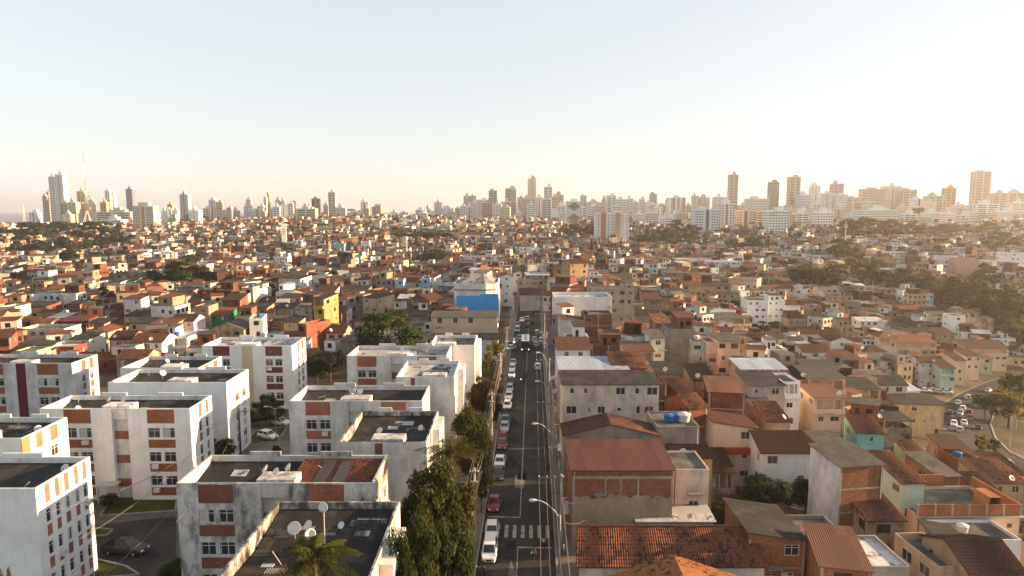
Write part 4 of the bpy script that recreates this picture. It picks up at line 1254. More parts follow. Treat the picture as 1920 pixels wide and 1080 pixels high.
tree(1846, 738, 795, 56, 0, 'acacia', 'o', 'flat-topped tree on the grass inside the valley road bend', '', G4)
tree(1838, 815, 850, 26, 0, 'round', 'y', 'small yellow-green tree by the lower valley road', '', G4, 0.5); tree(1862, 822, 852, 24, 0, 'round', 'm', 'small green tree beside the small yellow-green one', '', G4, 0.5)
for px, yt, yb, w, c in ((1560, 505, 548, 40, 'b'), (1690, 505, 545, 44, 'b'), (1775, 545, 585, 50, 'o'), (1795, 520, 575, 56, 'b'), (1830, 528, 590, 62, 'b'), (1870, 540, 610, 74, 'b'), (1905, 560, 625, 60, 'b'), (1845, 565, 615, 60, 'o'), (1885, 590, 640, 60, 'o'), (1912, 610, 655, 44, 'o'), (1765, 525, 560, 40, 'b'), (1740, 520, 552, 40, 'd'), (1715, 512, 545, 34, 'b'), (1850, 500, 540, 36, 'o'), (1880, 640, 668, 30, 'o')):
    tree(px, yt - 4, yb, w * 1.3, 0, 'round', c, None, '', G4, 0.5)
G5 = 'trees below the skyline'
for px, yt, yb, w, c in ((18, 424, 448, 50, 'm'), (60, 422, 450, 62, 'm'), (100, 412, 445, 56, 'd'), (135, 416, 438, 40, 'o'), (86, 424, 452, 40, 'o'), (50, 446, 478, 48, 'd'), (88, 455, 482, 30, 'd'), (24, 456, 480, 34, 'm'), (120, 438, 480, 34, 'm'), (170, 422, 455, 46, 'd'), (205, 420, 446, 40, 'm'), (225, 438, 462, 44, 'd'), (150, 447, 478, 40, 'o'), (190, 448, 470, 34, 'd'), (305, 410, 424, 28, 'm'), (325, 418, 434, 26, 'd'), (128, 470, 500, 44, 'o'), (380, 408, 425, 24, 'd'), (410, 405, 420, 20, 'd'), (590, 396, 410, 30, 'd'), (622, 400, 410, 26, 'd'), (650, 396, 410, 40, 'd'), (675, 399, 410, 30, 'd'), (700, 403, 412, 26, 'd'), (740, 408, 420, 24, 'm'), (762, 432, 452, 40, 'o'), (790, 438, 452, 36, 'd'), (818, 430, 452, 34, 'o'), (838, 436, 452, 28, 'd'), (1075, 425, 446, 34, 'b'), (1100, 418, 446, 36, 'b'), (1125, 425, 450, 30, 'b'), (1200, 440, 462, 34, 'b'), (1222, 436, 462, 40, 'b'), (1250, 422, 458, 36, 'b'), (1278, 418, 455, 30, 'o'), (1302, 428, 462, 36, 'b'), (1270, 440, 464, 50, 'b'), (1375, 452, 470, 36, 'b'), (1410, 450, 468, 34, 'd'), (1490, 405, 425, 34, 'b'), (1488, 432, 452, 26, 'b'), (1525, 402, 418, 26, 'b'), (1595, 418, 455, 56, 'b'), (1630, 415, 452, 60, 'b'), (1668, 418, 450, 50, 'b'), (1580, 452, 492, 44, 'b'), (1700, 424, 446, 40, 'b'), (1730, 428, 448, 36, 'b'), (1780, 424, 442, 44, 'b'), (1820, 422, 442, 50, 'b'), (1855, 420, 438, 34, 'b'), (1720, 395, 418, 30, 'b'), (1880, 440, 470, 50, 'b'), (1865, 448, 476, 36, 'b'), (1760, 432, 446, 40, 'b')):
    tree(px, yt - 3, yb, w * 1.2, 0, 'round', c, None, '', G5, 0.5)
# ------------------------------------------------------------------ houses read off the photograph, one row each
# px left, px right, py of the front eave, storeys, depth, wall, roof, options, turn (degrees), label, landmark phrase
ROWS = [
 # west of the street, behind the estate
 (0,34,492,2,9,'P','ss'),(0,24,506,3,8,'W','ss'),(52,110,479,3,10,'g','sg','',28,'light grey three-storey house with two rows of two windows',''),
 (98,143,518,3,9,'M','so','bB',0,'mint house with stacked white balconies under an orange tile roof','mint balcony house'),(145,188,543,2,7,'T','ff','z'),(44,84,541,2,8,'t','ff'),
 (24,52,524,2,8,'T','sd'),(0,24,545,2,8,'T','ss'),(0,28,575,3,8,'w','ff'),(43,87,574,2,9,'B','ss'),(124,150,570,2,8,'B','ss'),(162,193,562,2,8,'B','ff'),
 (231,264,560,3,6,'W','sr','',0,'slim white house with a red roof and few windows','slim red-roofed white house'),(226,252,527,2,8,'Q','sd'),(200,226,529,2,8,'M','ss'),(252,272,530,2,9,'O','yd'),
 (268,300,580,2,8,'T','sr'),(36,120,616,2,9,'w','ff','',0,'long stained white house with cluttered flat terrace and dark windows','long terrace house'),(165,202,622,2,8,'c','yo','b',0,'small cream house with open balcony under an orange gable',''),
 (205,245,636,2,9,'t','xd'),(246,304,641,2,9,'W','xt'),(297,352,632,2,10,'W','fb','b'),(130,167,636,2,8,'W','ss'),(160,195,607,2,8,'T','as'),
 (195,228,594,1,7,'B','sd'),(232,265,592,2,8,'t','ss'),(242,280,606,2,8,'P','ss'),(278,326,608,2,9,'T','sn'),(82,138,650,2,6,'R','fw','z',0,'low red-fronted house with white parapet behind the estate blocks',''),
 (218,272,672,2,8,'t','xt','',0,'house with a mottled red tile roof beside the orange-columned block',''),(183,210,481,2,8,'W','sd'),(194,216,508,2,7,'W','ff'),(235,258,497,2,7,'B','ao'),(262,300,502,2,8,'B','ff'),
 (155,183,480,2,8,'B','ff'),(318,357,547,2,9,'T','ss'),(379,410,549,2,8,'R','ff'),(452,474,539,3,8,'C','ff'),(474,506,535,3,9,'W','af','',-20),
 (522,585,522,3,10,'W','ss','b',-18,'large white three-storey house with dark sheet roof and sunlit flank','big white terrace house'),(583,610,527,2,9,'O','sd','',-15),
 (462,545,494,2,11,'W','fo','',-42,'long low building with white front and sunlit orange brick end','long brick-ended building'),(471,500,515,2,7,'O','ff','z'),(560,612,500,2,9,'C','ff','b'),(612,640,500,2,9,'c','ss'),
 (588,634,560,4,10,'Y','ss','b',-15,'yellow four-storey house with stacked verandas','tall yellow veranda house'),(525,565,557,2,8,'P','ss'),(513,548,578,3,8,'T','ss','b'),(549,585,577,3,8,'k','ff'),
 (590,628,546,2,9,'C','sd'),(417,450,562,3,8,'B','sd'),(455,500,577,2,9,'t','ss'),(482,520,565,1,7,'B','sd'),
 (390,428,590,2,8,'V','so','',0,'dark green house under an orange sloping roof','dark green house'),(391,457,618,2,10,'t','yg','',0,'wide weathered house with grey gabled sheet roof',''),
 (467,500,596,3,9,'W','ff','',12,'narrow white house with a blue tank on its flat roof','',),(502,528,602,2,7,'B','ff'),(440,468,592,2,8,'T','ff'),(364,391,574,3,8,'T','ff'),
 (320,363,602,2,9,'W','xd'),(353,390,630,1,8,'C','sw'),(486,519,624,1,7,'T','sr'),(521,560,628,1,7,'B','sr'),
 (563,614,607,3,10,'B','ff','c',-30,'unfinished brick house with open frames and sunlit flank','unfinished brick house'),(611,646,624,2,9,'P','xd'),
 (642,728,508,2,9,'K','xr','z',0,'long grey wall-like building with a maroon roof','long maroon-roofed shed'),(732,766,488,3,9,'C','yd','',-14,'tall cream house with tile gable beside the white mast','tall cream gable house'),
 (755,789,503,2,8,'B','ff'),(770,790,491,2,8,'t','ff'),(800,844,498,2,9,'B','ss'),(822,868,503,1,8,'C','sg'),
 (862,942,480,3,12,'W','fr','',-14,'wide white three-storey building with red roof edge and balconies','white red-edged building'),
 (808,932,594,3,8,'C','sg','w',0,'long cream street building with three framed windows','long cream street building'),
 (806,934,636,2,7,'w','ss','z@177',0,'low white lean-to under the long cream street building',''),
 (680,740,558,3,10,'c','ss','',-32,'cream corner house with lean roof and sunlit flank above the round tree',''),(768,834,562,2,9,'B','yt','',-38,'brick house with a white sunlit gable wall','white-gabled brick house'),
 (745,772,560,2,9,'B','sw'),(753,792,528,2,9,'C','xt','',-15),(740,756,524,3,8,'U','ff'),(790,806,522,3,8,'U','ff'),(803,826,520,3,9,'W','ss','',-15),
 (655,692,536,2,9,'w','ff'),(693,760,544,2,11,'O','fo','',-30),(828,866,514,2,10,'g','yg'),(822,850,536,2,9,'K','sw'),(664,712,602,1,8,'P','st'),(760,800,593,2,9,'K','ss'),
 (938,962,518,4,9,'W','yr','',0,'white gabled house facing down the street beyond the blue panel',''),(640,656,468,2,8,'R','ft'),(661,680,458,2,8,'M','ff','z'),(703,738,474,2,9,'g','ff'),(676,692,453,4,9,'W','ff'),
 (693,716,455,3,9,'P','ff'),(858,905,440,3,12,'W','ht','',0,'white hall with red hipped roof below the skyline','white red-hipped hall'),(625,645,457,4,8,'Q','ff','',0,'turquoise tall house on the far hillside',''),(566,590,488,2,8,'C','sg'),
 (415,470,490,2,14,'P','xo','',-10),(430,465,477,2,9,'C','ft'),(478,512,474,2,9,'M','ff','',-20),(330,372,486,2,9,'g','xg'),(370,408,490,2,9,'W','ff'),(365,385,478,2,8,'B','st'),
 (640,690,542,2,9,'K','ss'),(600,640,588,2,8,'B','sd'),(530,560,604,2,8,'T','ss'),(640,668,640,2,7,'K','ss'),
 # far end of the street and the slope east of it
 (973,1010,464,4,10,'W','ff','',0,'pale tall house with blank white front beyond the street end',''),(996,1020,467,4,8,'W','ff','',-18),(1053,1102,494,5,11,'Y','xd','',22,'old yellow five-storey house with small dark windows','old yellow house'),
 (1100,1114,496,3,9,'W','sd'),(1114,1141,500,2,9,'P','sd'),(1106,1128,516,2,9,'W','ff'),(1137,1180,516,2,10,'Y','ff','z',-15,'blank yellow wall of a low house east of the old yellow house',''),
 (970,1010,525,3,11,'K','fg'),(985,1030,516,2,10,'T','sw'),(975,1014,553,2,10,'w','st','z'),(962,978,512,3,9,'W','yr'),(1025,1042,502,3,8,'O','ff'),(1040,1058,506,3,8,'Y','sd'),
 (1205,1222,514,2,8,'W','ff'),(1245,1282,512,4,10,'t','sg','b'),(1205,1245,544,2,9,'T','af'),(1160,1206,568,2,9,'C','ff'),(1155,1187,591,2,9,'W','sd'),(1186,1230,604,2,9,'W','ss'),
 (1182,1236,581,2,9,'B','ss'),(1230,1292,603,2,10,'C','as','',0,'house with an open veranda under a dark corrugated roof',''),(1262,1286,578,2,8,'O','ff'),
 (1040,1148,557,4,16,'W','fw','z@205',0,'large blank white warehouse beside the street','blank white warehouse'),(1110,1190,541,3,12,'K','fg','@235',0,'long grey concrete building behind the blank white warehouse','long grey building'),
 (1095,1149,590,3,10,'B','ff','c@185',0,'red brick house with blue tank against the white warehouse','red brick tank house'),(1050,1096,603,3,10,'w','uo','z@183',0,'stained white gable wall with orange roof edge',''),
 (1045,1107,655,3,9,'W','st','@150',0,'white house under a clean red tile roof by the street','red-capped white house'),(1172,1226,658,3,9,'C','sn','b@150',0,'cream house with veranda under a brown ribbed roof',''),(1222,1245,633,3,9,'M','sg','@156',0,'narrow mint house with two dark windows','narrow mint house'),
 (1110,1172,648,2,8,'B','ff','z@165'),(1228,1256,606,4,9,'O','so','@178'),(1255,1302,617,4,11,'K','ff','z@168'),(1300,1322,640,4,9,'g','ff','@165'),
 (1322,1346,641,4,9,'P','ff','@166',0,'pink strip house with air conditioner beside the tall cream house',''),(1345,1388,640,5,10,'C','sg','@168',0,'tall cream house with paired lower windows','tall cream block'),
 (1287,1334,483,3,11,'W','ht','z'),(1320,1390,490,4,12,'W','fb','',-12,'white four-storey house with dark blue top floor','blue-topped white house'),(1366,1427,522,4,11,'C','ff','b',-32,'cream house whose blank white flank faces the evening sun','white-flanked cream house'),
 (1318,1367,536,3,10,'T','ss'),(1402,1440,563,4,11,'W','ft','',0,'long white four-storey house with rows of square windows','long white house'),(1440,1472,563,4,11,'W','ff'),(1472,1500,572,3,9,'W','sd','b'),(1497,1545,576,2,9,'T','fo'),
 (1316,1397,597,3,11,'c','sg','b',10,'wide cream house under a broad grey sheet roof','broad grey-roofed house'),(1282,1316,536,3,10,'T','st'),(1295,1330,556,2,9,'T','ff'),(1410,1476,635,3,10,'K','ss','',15),(1441,1477,655,3,9,'W','ff','b'),
 (1505,1557,660,3,10,'w','xd'),(1557,1600,640,3,10,'W','yt','',0,'white gabled house with red side wall on the slope',''),(1432,1490,541,2,10,'C','xo'),(1490,1506,534,3,8,'W','yt','',0,'white house with a steep pointed gable','white pointed-gable house'),(1507,1523,542,2,8,'W','yt'),
 (1535,1572,541,3,9,'C','ff'),(1560,1600,555,3,9,'T','ff'),(1500,1540,564,1,8,'O','ff','z'),(1498,1570,619,2,10,'O','ff','z'),(1441,1460,493,3,9,'G','ff','',0,'pale green narrow house on the far slope',''),(1457,1487,473,3,10,'w','ff'),
 (1510,1564,479,2,11,'W','ff'),(1478,1512,598,2,9,'T','ff'),(1405,1440,578,2,8,'T','sd'),(1355,1400,560,2,9,'T','ff'),(1240,1275,565,2,9,'T','sd'),(1205,1240,560,3,9,'t','st','b'),
 # across the valley
 (1690,1714,497,2,9,'W','ff'),(1713,1727,481,5,9,'B','ff','z'),(1652,1676,480,4,10,'T','hd'),(1763,1796,480,5,11,'W','ff','',0,'tall pinkish white house across the valley with small windows','tall pinkish-white house'),(1797,1831,484,5,11,'P','ff','z'),
 (1888,1925,474,6,12,'W','ff','',0,'tall white house at the frame edge in the sun haze',''),(1638,1660,566,3,9,'T','ff'),(1660,1690,570,2,9,'W','so'),(1752,1790,592,4,10,'W','sg','b'),(1788,1811,592,5,9,'W','ff','',0,'tall white house with square windows above the valley road','tall valley white house'),
 (1811,1864,597,4,10,'t','ff','z'),(1855,1905,634,2,10,'W','ff'),(1815,1890,653,3,11,'C','sd','b',0,'long cream house with a full-width balcony above the valley',''),(1678,1756,642,3,10,'C','so','b',0,'cream house with arched windows under an orange roof','arched cream house'),
 (1648,1686,632,3,10,'C','ho','b'),(1622,1666,660,2,9,'w','hd'),(1612,1660,602,3,9,'W','sw'),(1663,1713,603,2,9,'T','sd','b'),(1710,1749,621,3,9,'t','ss'),(1755,1791,626,3,9,'Y','sd'),
 (1690,1740,580,2,10,'O','so','z'),(1740,1772,584,2,9,'T','sd'),(1650,1682,542,2,9,'T','ff'),(1655,1700,472,2,9,'W','ff'),(1700,1728,462,2,9,'W','ff'),(1725,1760,470,2,9,'w','so'),(1840,1880,488,3,10,'W','ff'),
 (1765,1790,510,1,8,'W','ff'),(1800,1828,508,2,8,'W','ff'),(1832,1860,500,2,9,'T','ff'),(1770,1800,528,2,9,'T','sd'),(1795,1812,532,2,8,'W','ff'),(1875,1905,512,3,10,'w','ff'),(1885,1920,535,2,9,'W','sg'),
 (1690,1720,525,1,8,'W','so'),(1665,1690,520,2,8,'T','ff'),(1840,1862,672,2,8,'G','so'),(1812,1838,668,3,9,'C','sd'),(1765,1792,690,3,9,'M','sd','b',0,'mint balcony house above the bend of the valley road',''),(1792,1812,676,3,9,'C','sd'),
 (1725,1765,680,3,9,'w','xd'),(1706,1740,690,2,9,'O','so'),(1575,1602,612,3,9,'T','ff'),(1585,1622,600,2,9,'W','sd'),(1590,1620,580,2,9,'T','ff'),
 # the slope below the street, lower right
 (1055,1236,720,3,7,'e','ss','Z@108',0,'stained cream house with a long dark roof by the street','stained cream street house'),(1050,1178,692,3,9,'T','sb','z@120',0,'shed house with a bluish metal lean roof',''),(1150,1212,690,3,9,'O','so','@121'),
 (1196,1338,976,2,7,'w','sw','z@80',0,'low shed with pale sheet roof behind the huge mottled tile roof',''),
 (1073,1262,880,3,10,'O','sr','z@80',0,'half plastered brick wall house with maroon metal roof','maroon-roofed wall house'),(1262,1330,880,3,8,'e','ff','@83',0,'stained cream annex with one slit window','cream annex'),
 (1058,1232,815,4,6,'K','yt','zl@92',0,'grey house with a low red tile gable facing the camera','low grey gable house'),(1232,1312,800,4,9,'K','ff','z@93',0,'grey concrete terrace house carrying three water tanks','tank terrace house'),
 (1320,1396,735,3,10,'B','sn','z@118',-10,'red brick house with a brown corrugated roof','brown-roofed brick house'),(1406,1472,722,4,10,'g','ss','@128',0,'light concrete four-storey house with few small openings','concrete four-storey house'),(1472,1498,716,5,9,'W','ff','b@129',0,'narrow white house squeezed beside the concrete house',''),
 (1390,1475,692,4,9,'T','ab','@140',0,'house with a pale blue metal canopy over laundry','blue canopy house'),(1497,1522,710,4,9,'c','sd','b@140'),(1518,1586,709,4,10,'c','sg','b@138',0,'cream house with brick flank and grey sheet roof',''),(1527,1584,745,3,9,'C','sn','b@128'),
 (1583,1658,812,2,9,'Q','st','@125',-8,'turquoise house with a red tile roof','turquoise house'),(1655,1771,758,5,10,'y','ss','@168',-8,'large yellow beige block above the valley road','big yellow-beige block'),(1590,1652,729,4,10,'t','ss','b@160'),(1650,1702,722,3,10,'w','xs','@175',0,'weathered white house with ragged grey roof',''),
 (1700,1726,732,2,9,'W','sb','@180'),(1338,1421,803,3,8,'C','ut','R@105',0,'cream house with a red balcony band under old tiles','red-balcony house'),(1428,1522,848,3,11,'W','xd','@100',0,'white house under a wide brown tile roof','brown-tiled white house'),
 (1250,1322,765,4,9,'B','xo','z@108',20),(1520,1656,872,4,8,'O','sg','z@85',9,'tall orange brick tower house with pale blue-white flank','orange brick tower house'),(1645,1715,905,4,10,'M','so','@92',4,'weathered mint house under an orange tile roof','weathered mint house'),
 (1628,1696,975,3,8,'t','st','@82',0,'small dark walled house with bright red tile roof','small red-tiled house'),(1700,1797,892,2,10,'O','sg','z@102',4,'low orange brick house with grey roof','low orange brick house'),
 (1720,1912,966,3,12,'C','ff','@90',0,'cream house with a brick-walled roof terrace','brick-terrace house'),(1405,1510,1012,3,10,'O','us','@70',0,'orange brick house under a steep black roof','black-roofed brick house'),
 (1512,1602,1022,3,9,'K','ff','@72',0,'grey roof terrace hung with laundry','laundry terrace house'),(1510,1632,1064,3,9,'O','sn','@64',-12,'brick house with a rusty brown metal roof at the bottom edge',''),(1636,1706,1062,3,8,'g','fw','z@66',0,'pale blank slab roof at the bottom edge',''),
 (1700,1796,1062,3,9,'T','ff','@68',3,'house with a crumbling flat roof and loose boards',''),(1738,1832,1046,3,10,'K','us','z@74',-8),(1822,1925,1078,3,10,'T','xd','@66',0,'dark tile roofed house in the bottom right corner',''),(1786,1916,1012,2,7,'W','ff','z@84'),
 (1850,1925,905,3,9,'T','so','@112'),(1808,1850,868,3,9,'B','ff','@118'),(1880,1925,890,2,9,'C','so','@122'),(1848,1880,930,2,8,'B','sd','@104'),(1265,1336,858,3,8,'Y','sd','@90'),(1338,1376,885,3,8,'k','sd','b@98',0,'dark narrow house with shaded openings above the trees',''),
 (1440,1482,790,2,9,'T','so','z@116'),(1500,1545,850,2,9,'K','sg','@112'),(1420,1460,770,3,9,'c','sg','@122'),(1545,1600,842,2,9,'O','sg','z@112'),(1660,1720,842,3,9,'P','ss','@130'),(1715,1745,860,2,8,'T','so','@122'),(1780,1828,850,2,9,'t','sd','@135'),(1524,1584,790,3,9,'T','sn','@134'),
 (1256,1300,742,3,9,'B','st','@118',15),(1300,1340,712,3,9,'T','sd','@128'),(1236,1262,700,3,9,'t','ss','@128'),(1210,1250,720,4,9,'B','ff','z@118'),
]
for r in ROWS:
    r = list(r) + ['', 0, None, ''][len(r) - 7:]
    x0, x1, yt, n, D, wl, rf, opt, yaw, lab, lm = r[:11]
    house(x0, x1, yt, n, D, wl, rf, opt, R(yaw), label=lab)
    if lm: LAND.append(((x0 + x1) / 2, yt + 8, lm))
# the wide tile roofs at the bottom, their own shapes
def tile_house(name, corners, H, walls, col, label, hip=False):
    # corners: pixel positions of eave-left, eave-right, ridge-right, ridge-left
    He, Hr = H
    e0, e1 = at_h(*corners[0], He), at_h(*corners[1], He)
    q2, q3 = at_h(*corners[2], Hr), at_h(*corners[3], Hr)
    root = thing('house', ((e0.x + e1.x) / 2, e0.y, ground(e0.x, e0.y)), 0, label, 'house', 'houses of the hillside quarter')
    o = root.location.copy()
    rb = MB(); rb.ribbed([e0 - o, e1 - o, q2 - o, q3 - o], 0.25, 0.42)
    b2, b3 = q2 + (q2 - e1) , q3 + (q3 - e0)
    b2.z = b3.z = He
    rb.ribbed([b2 - o, b3 - o, q3 - o, q2 - o], 0.25, 0.42)
    rb.build('roof', 'roof_tile', root, col)
    mb = MB()
    i = 0.35
    f0, f1, r0, r1 = e0 - o + Vector((i, i, 0)), e1 - o + Vector((-i, i, 0)), b3 - o + Vector((i, -i, 0)), b2 - o + Vector((-i, -i, 0))
    m0, m1 = q3 - o + Vector((i, 0, 0)), q2 - o + Vector((-i, 0, 0))
    zb = -He + root.location.z * 0 - 1
    dn = lambda p: Vector((p.x, p.y, zb))
    mb.poly([dn(f0), dn(f1), f1, f0]); mb.poly([dn(f1), dn(r1), r1, f1]); mb.poly([dn(r1), dn(r0), r0, r1]); mb.poly([dn(r0), dn(f0), f0, r0])
    g = Vector((0, 0, 0.12))
    mb.poly([f1, r1, m1 - g]); mb.poly([r0, f0, m0 - g])
    mb.build('wall', walls[0], root, walls[1])
    bb = MB(); rr = [q3 - o, q2 - o]
    bb.tube([rr[0] + Vector((0, 0, .05)), rr[1] + Vector((0, 0, .05))], 0.13, 6); bb.build('ridge_cap', 'roof_tile', root, col)
    HOUSES.append(dict(root=root, W=e1.x - e0.x, D=12, H=He, z=e0.y, px=proj(e0), wall='', roof='', wc='W', rs='x', n=1, label=label, size=300, top=(He, 1), yaw=0))
tile_house('big', [(1080, 1064), (1442, 1064), (1412, 987), (1082, 987)], (4.6, 6.9), ('plaster_worn', (0.72, 0.7, 0.66)), (0.21, 0.075, 0.042), 'long low white house under a huge mottled tile roof')
LAND.append((1260, 1020, 'huge mottled tile roof'))
def gable_end(px, pyr, half_px, H, col, label):
    r = at_h(px, pyr, H); z = proj(r)[2]; hw = half_px * z / FPX
    root = thing('house', (r.x, r.y - 9, 0), 0, label, 'house', 'houses of the hillside quarter')
    rb = MB()
    h = hw * 0.34
    rb.ribbed([(-hw, 9, H - h), (-hw, -6, H - h), (0, -6, H), (0, 9, H)]); rb.ribbed([(hw, -6, H - h), (hw, 9, H - h), (0, 9, H), (0, -6, H)])
    rb.build('roof', 'roof_tile', root, col)
    mb = MB(); w = hw - 0.35; z1 = H - h + 0.02
    mb.box(-w, w, -5.7, 8.7, -1, z1, skip='tb'); mb.poly([(w, 8.7, z1), (-w, 8.7, z1), (0, 8.7, H - 0.15)]); mb.poly([(-w, -5.7, z1), (w, -5.7, z1), (0, -5.7, H - 0.15)])
    mb.build('wall', 'plaster_worn', root, (0.6, 0.55, 0.45))
    HOUSES.append(dict(root=root, W=2 * hw, D=15, H=H, z=r.y, px=proj(r), wall='', roof='', wc='W', rs='y', n=1, label=label, size=300, top=(H, 1), yaw=0))
gable_end(1262, 1040, 170, 8.2, (0.38, 0.15, 0.06), 'house with a fresh orange tile roof at the bottom edge')
# pale vaulted sheet roof behind the mottled tile roof
# ------------------------------------------------------------------ brick parapets of the terrace house
def find(label):
    return next(h for h in HOUSES if h['label'] and label in h['label'])
t_ = find('brick-walled roof terrace')
hw, D, H = t_['W'] / 2, t_['D'], t_['H']
pb = MB()
pb.box(-hw - 0.1, hw + 0.1, -0.12, 0.06, H + 0.004, H + 1.5, skip='b'); pb.box(-hw - 0.1, hw * 0.4, D - 0.1, D + 0.1, H + 0.004, H + 1.7, skip='b'); pb.box(hw - 0.1, hw + 0.1, 0.06, D, H + 0.004, H + 1.5, skip='bf'); pb.box(hw * 0.4, hw * 0.62, 0.06, 3.2, H + 0.004, H + 2.4, skip='bf')
pb.build('parapet', 'brick', t_['root'], (0.42, 0.165, 0.075))
pb = MB()
for i in range(7):
    x = -hw - 0.12 + i * (2 * hw) / 6
    pb.box(x, x + 0.26, -0.15, 0.1, H - 0.1, H + 1.52)
pb.box(-hw - 0.3, hw + 0.4, -0.6, 0.0, H - 0.16, H - 0.02)
pb.build('concrete_frame', 'concrete', t_['root'], (0.42, 0.37, 0.31))
t_ = find('pale blue-white flank')
hw, D, H = t_['W'] / 2, t_['D'], t_['H']
pb = MB(); pb.poly([(-hw - .04, D, -4), (-hw - .04, 0, -4), (-hw - .04, 0, H), (-hw - .04, D, H + D * .09)]); pb.poly([(-hw - .04, 0, -4), (-hw, 0, -4), (-hw, 0, H), (-hw - .04, 0, H)])
pb.build('painted_flank', 'plaster_worn', t_['root'], (0.62, 0.66, 0.70))
t_ = find('maroon metal roof')
hw, H = t_['W'] / 2, t_['H']
pb = MB()
_r = random.Random(3)
n_ = 26
tops = [H - 3.3 + _r.uniform(-.35, .35) for _ in range(n_ + 1)]
for k in range(n_):
    xa, xb = -hw + 2 * hw * k / n_, -hw + 2 * hw * (k + 1) / n_
    pb.poly([(xa, -.03, -.5), (xb, -.03, -.5), (xb, -.03, tops[k + 1]), (xa, -.03, tops[k])], 0, [(xa, 0), (xb, 0), (xb, 6), (xa, 6)])
for x in (-hw, -hw * .35, -hw * .05, hw * .3, hw - .22): pb.box(x, x + .2, -.045, 0, H - 3.7, H - 1.0, skip='k')
pb.box(-hw - .04, hw + .04, -.055, 0, H - 1.15, H - .85, skip='k')
pb.build('cement_coat', 'plaster_worn', t_['root'], (0.46, 0.35, 0.25))
# ------------------------------------------------------------------ more houses of the same quarter, filling the blocks between them
def blocked(x, y, r=0.0):
    u, v = st_uv(x, y)
    if -14 < u < 9.5 and v < 430: return True
    if x < -5 and x > -100 and y < 165: return True
    if y < 330 and x > 60 and vdist(x, y) < 17 + r: return True
    for (cx, cy, rr) in KEEP:
        if (x - cx) ** 2 + (y - cy) ** 2 < (rr + r) ** 2: return True
    return False
KEEP = []
for px, py, rpx in PARKS:
    p = at_g(px, py, 0); KEEP.append((p.x, p.y, rpx * p.y / FPX))
occ = [(h['root'].location.x, h['root'].location.y + h['D'] / 2, max(h['W'], h['D']) * 0.62) for h in HOUSES]
occ.append((*at_h(890, 560, 8).xy, 16))
RECT = []                               # what must stay in sight: picture box and distance
for h in HOUSES:
    if not h['px']: continue
    z = h['px'][2]
    w = h['W'] * FPX / z / 2
    RECT.append((h['px'][0] - w, h['px'][0] + w, h['px'][1], h['px'][1] + min(h['n'] * 3.05, 5.5) * FPX / z * 0.55, z))
for t in TREES:
    x, y, z = t['px']
    w, hh = t['w'] * FPX / z / 2 * 0.9, t['h'] * FPX / z
    RECT.append((x - w, x + w, y - hh * 0.4, y + hh * 0.35, z))
RECT.append((846, 938, 515, 582, 228))
cand = []
y = 62.0
while y < 900:
    step = 7.2 if y < 420 else 9.0
    x = -0.8 * y - 20
    while x < 0.8 * y + 20:
        xx, yy = x + rnd.uniform(-2.5, 2.5), y + rnd.uniform(-2.5, 2.5)
        x += step
        if blocked(xx, yy, 3): continue
        if any((xx - a) ** 2 + (yy - b) ** 2 < (r * .82 + 2.0) ** 2 for a, b, r in occ): continue
        n0 = rnd.choice((2, 2, 2, 3, 3, 3, 4))
        g = ground(xx, yy)
        W = rnd.uniform(4.8, 8.5)
        ok = False
        for n in (n0, 2, 1):
            if n > n0: continue
            q = proj((xx, yy, g + n * 3.05 + 0.9)); base = proj((xx, yy, g))[1]
            if not q or q[0] < -40 or q[0] > 1960 or q[1] > 1150: break
            for W_ in (W, 4.6):
                wp = W_ * FPX / q[2] / 2
                if not any(q[0] + wp > r[0] and q[0] - wp < r[1] and q[1] < r[3] and base > r[2] and r[4] > q[2] for r in RECT): ok = True; W = W_; break
            if ok: break
        if ok: cand.append((xx, yy, n, W))
    y += step * 1.05
NMAX = 318 - len(HOUSES)
cand.sort(key=lambda c: c[1])
WB = 'BBBBBBBBOTTTttccCKKKkkwwwWgCtTPG'
RB = ['ff', 'ff', 'ff', 'ff', 'ff', 'as', 'ss', 'ss', 'sg', 'sd', 'st', 'xt', 'xd', 'as', 'so', 'us', 'yt', 'xg', 'hd', 'sr']
for (x, y, n, W) in cand[:NMAX]:
    house(0, 0, 0, n, rnd.uniform(5.0, 8.0), rnd.choice(WB), rnd.choice(RB), rnd.choice(('', '', 'b')), R(rnd.choice((0, 0, 8, -12, 20, -25, 40))), pos=(x, y), W=W)
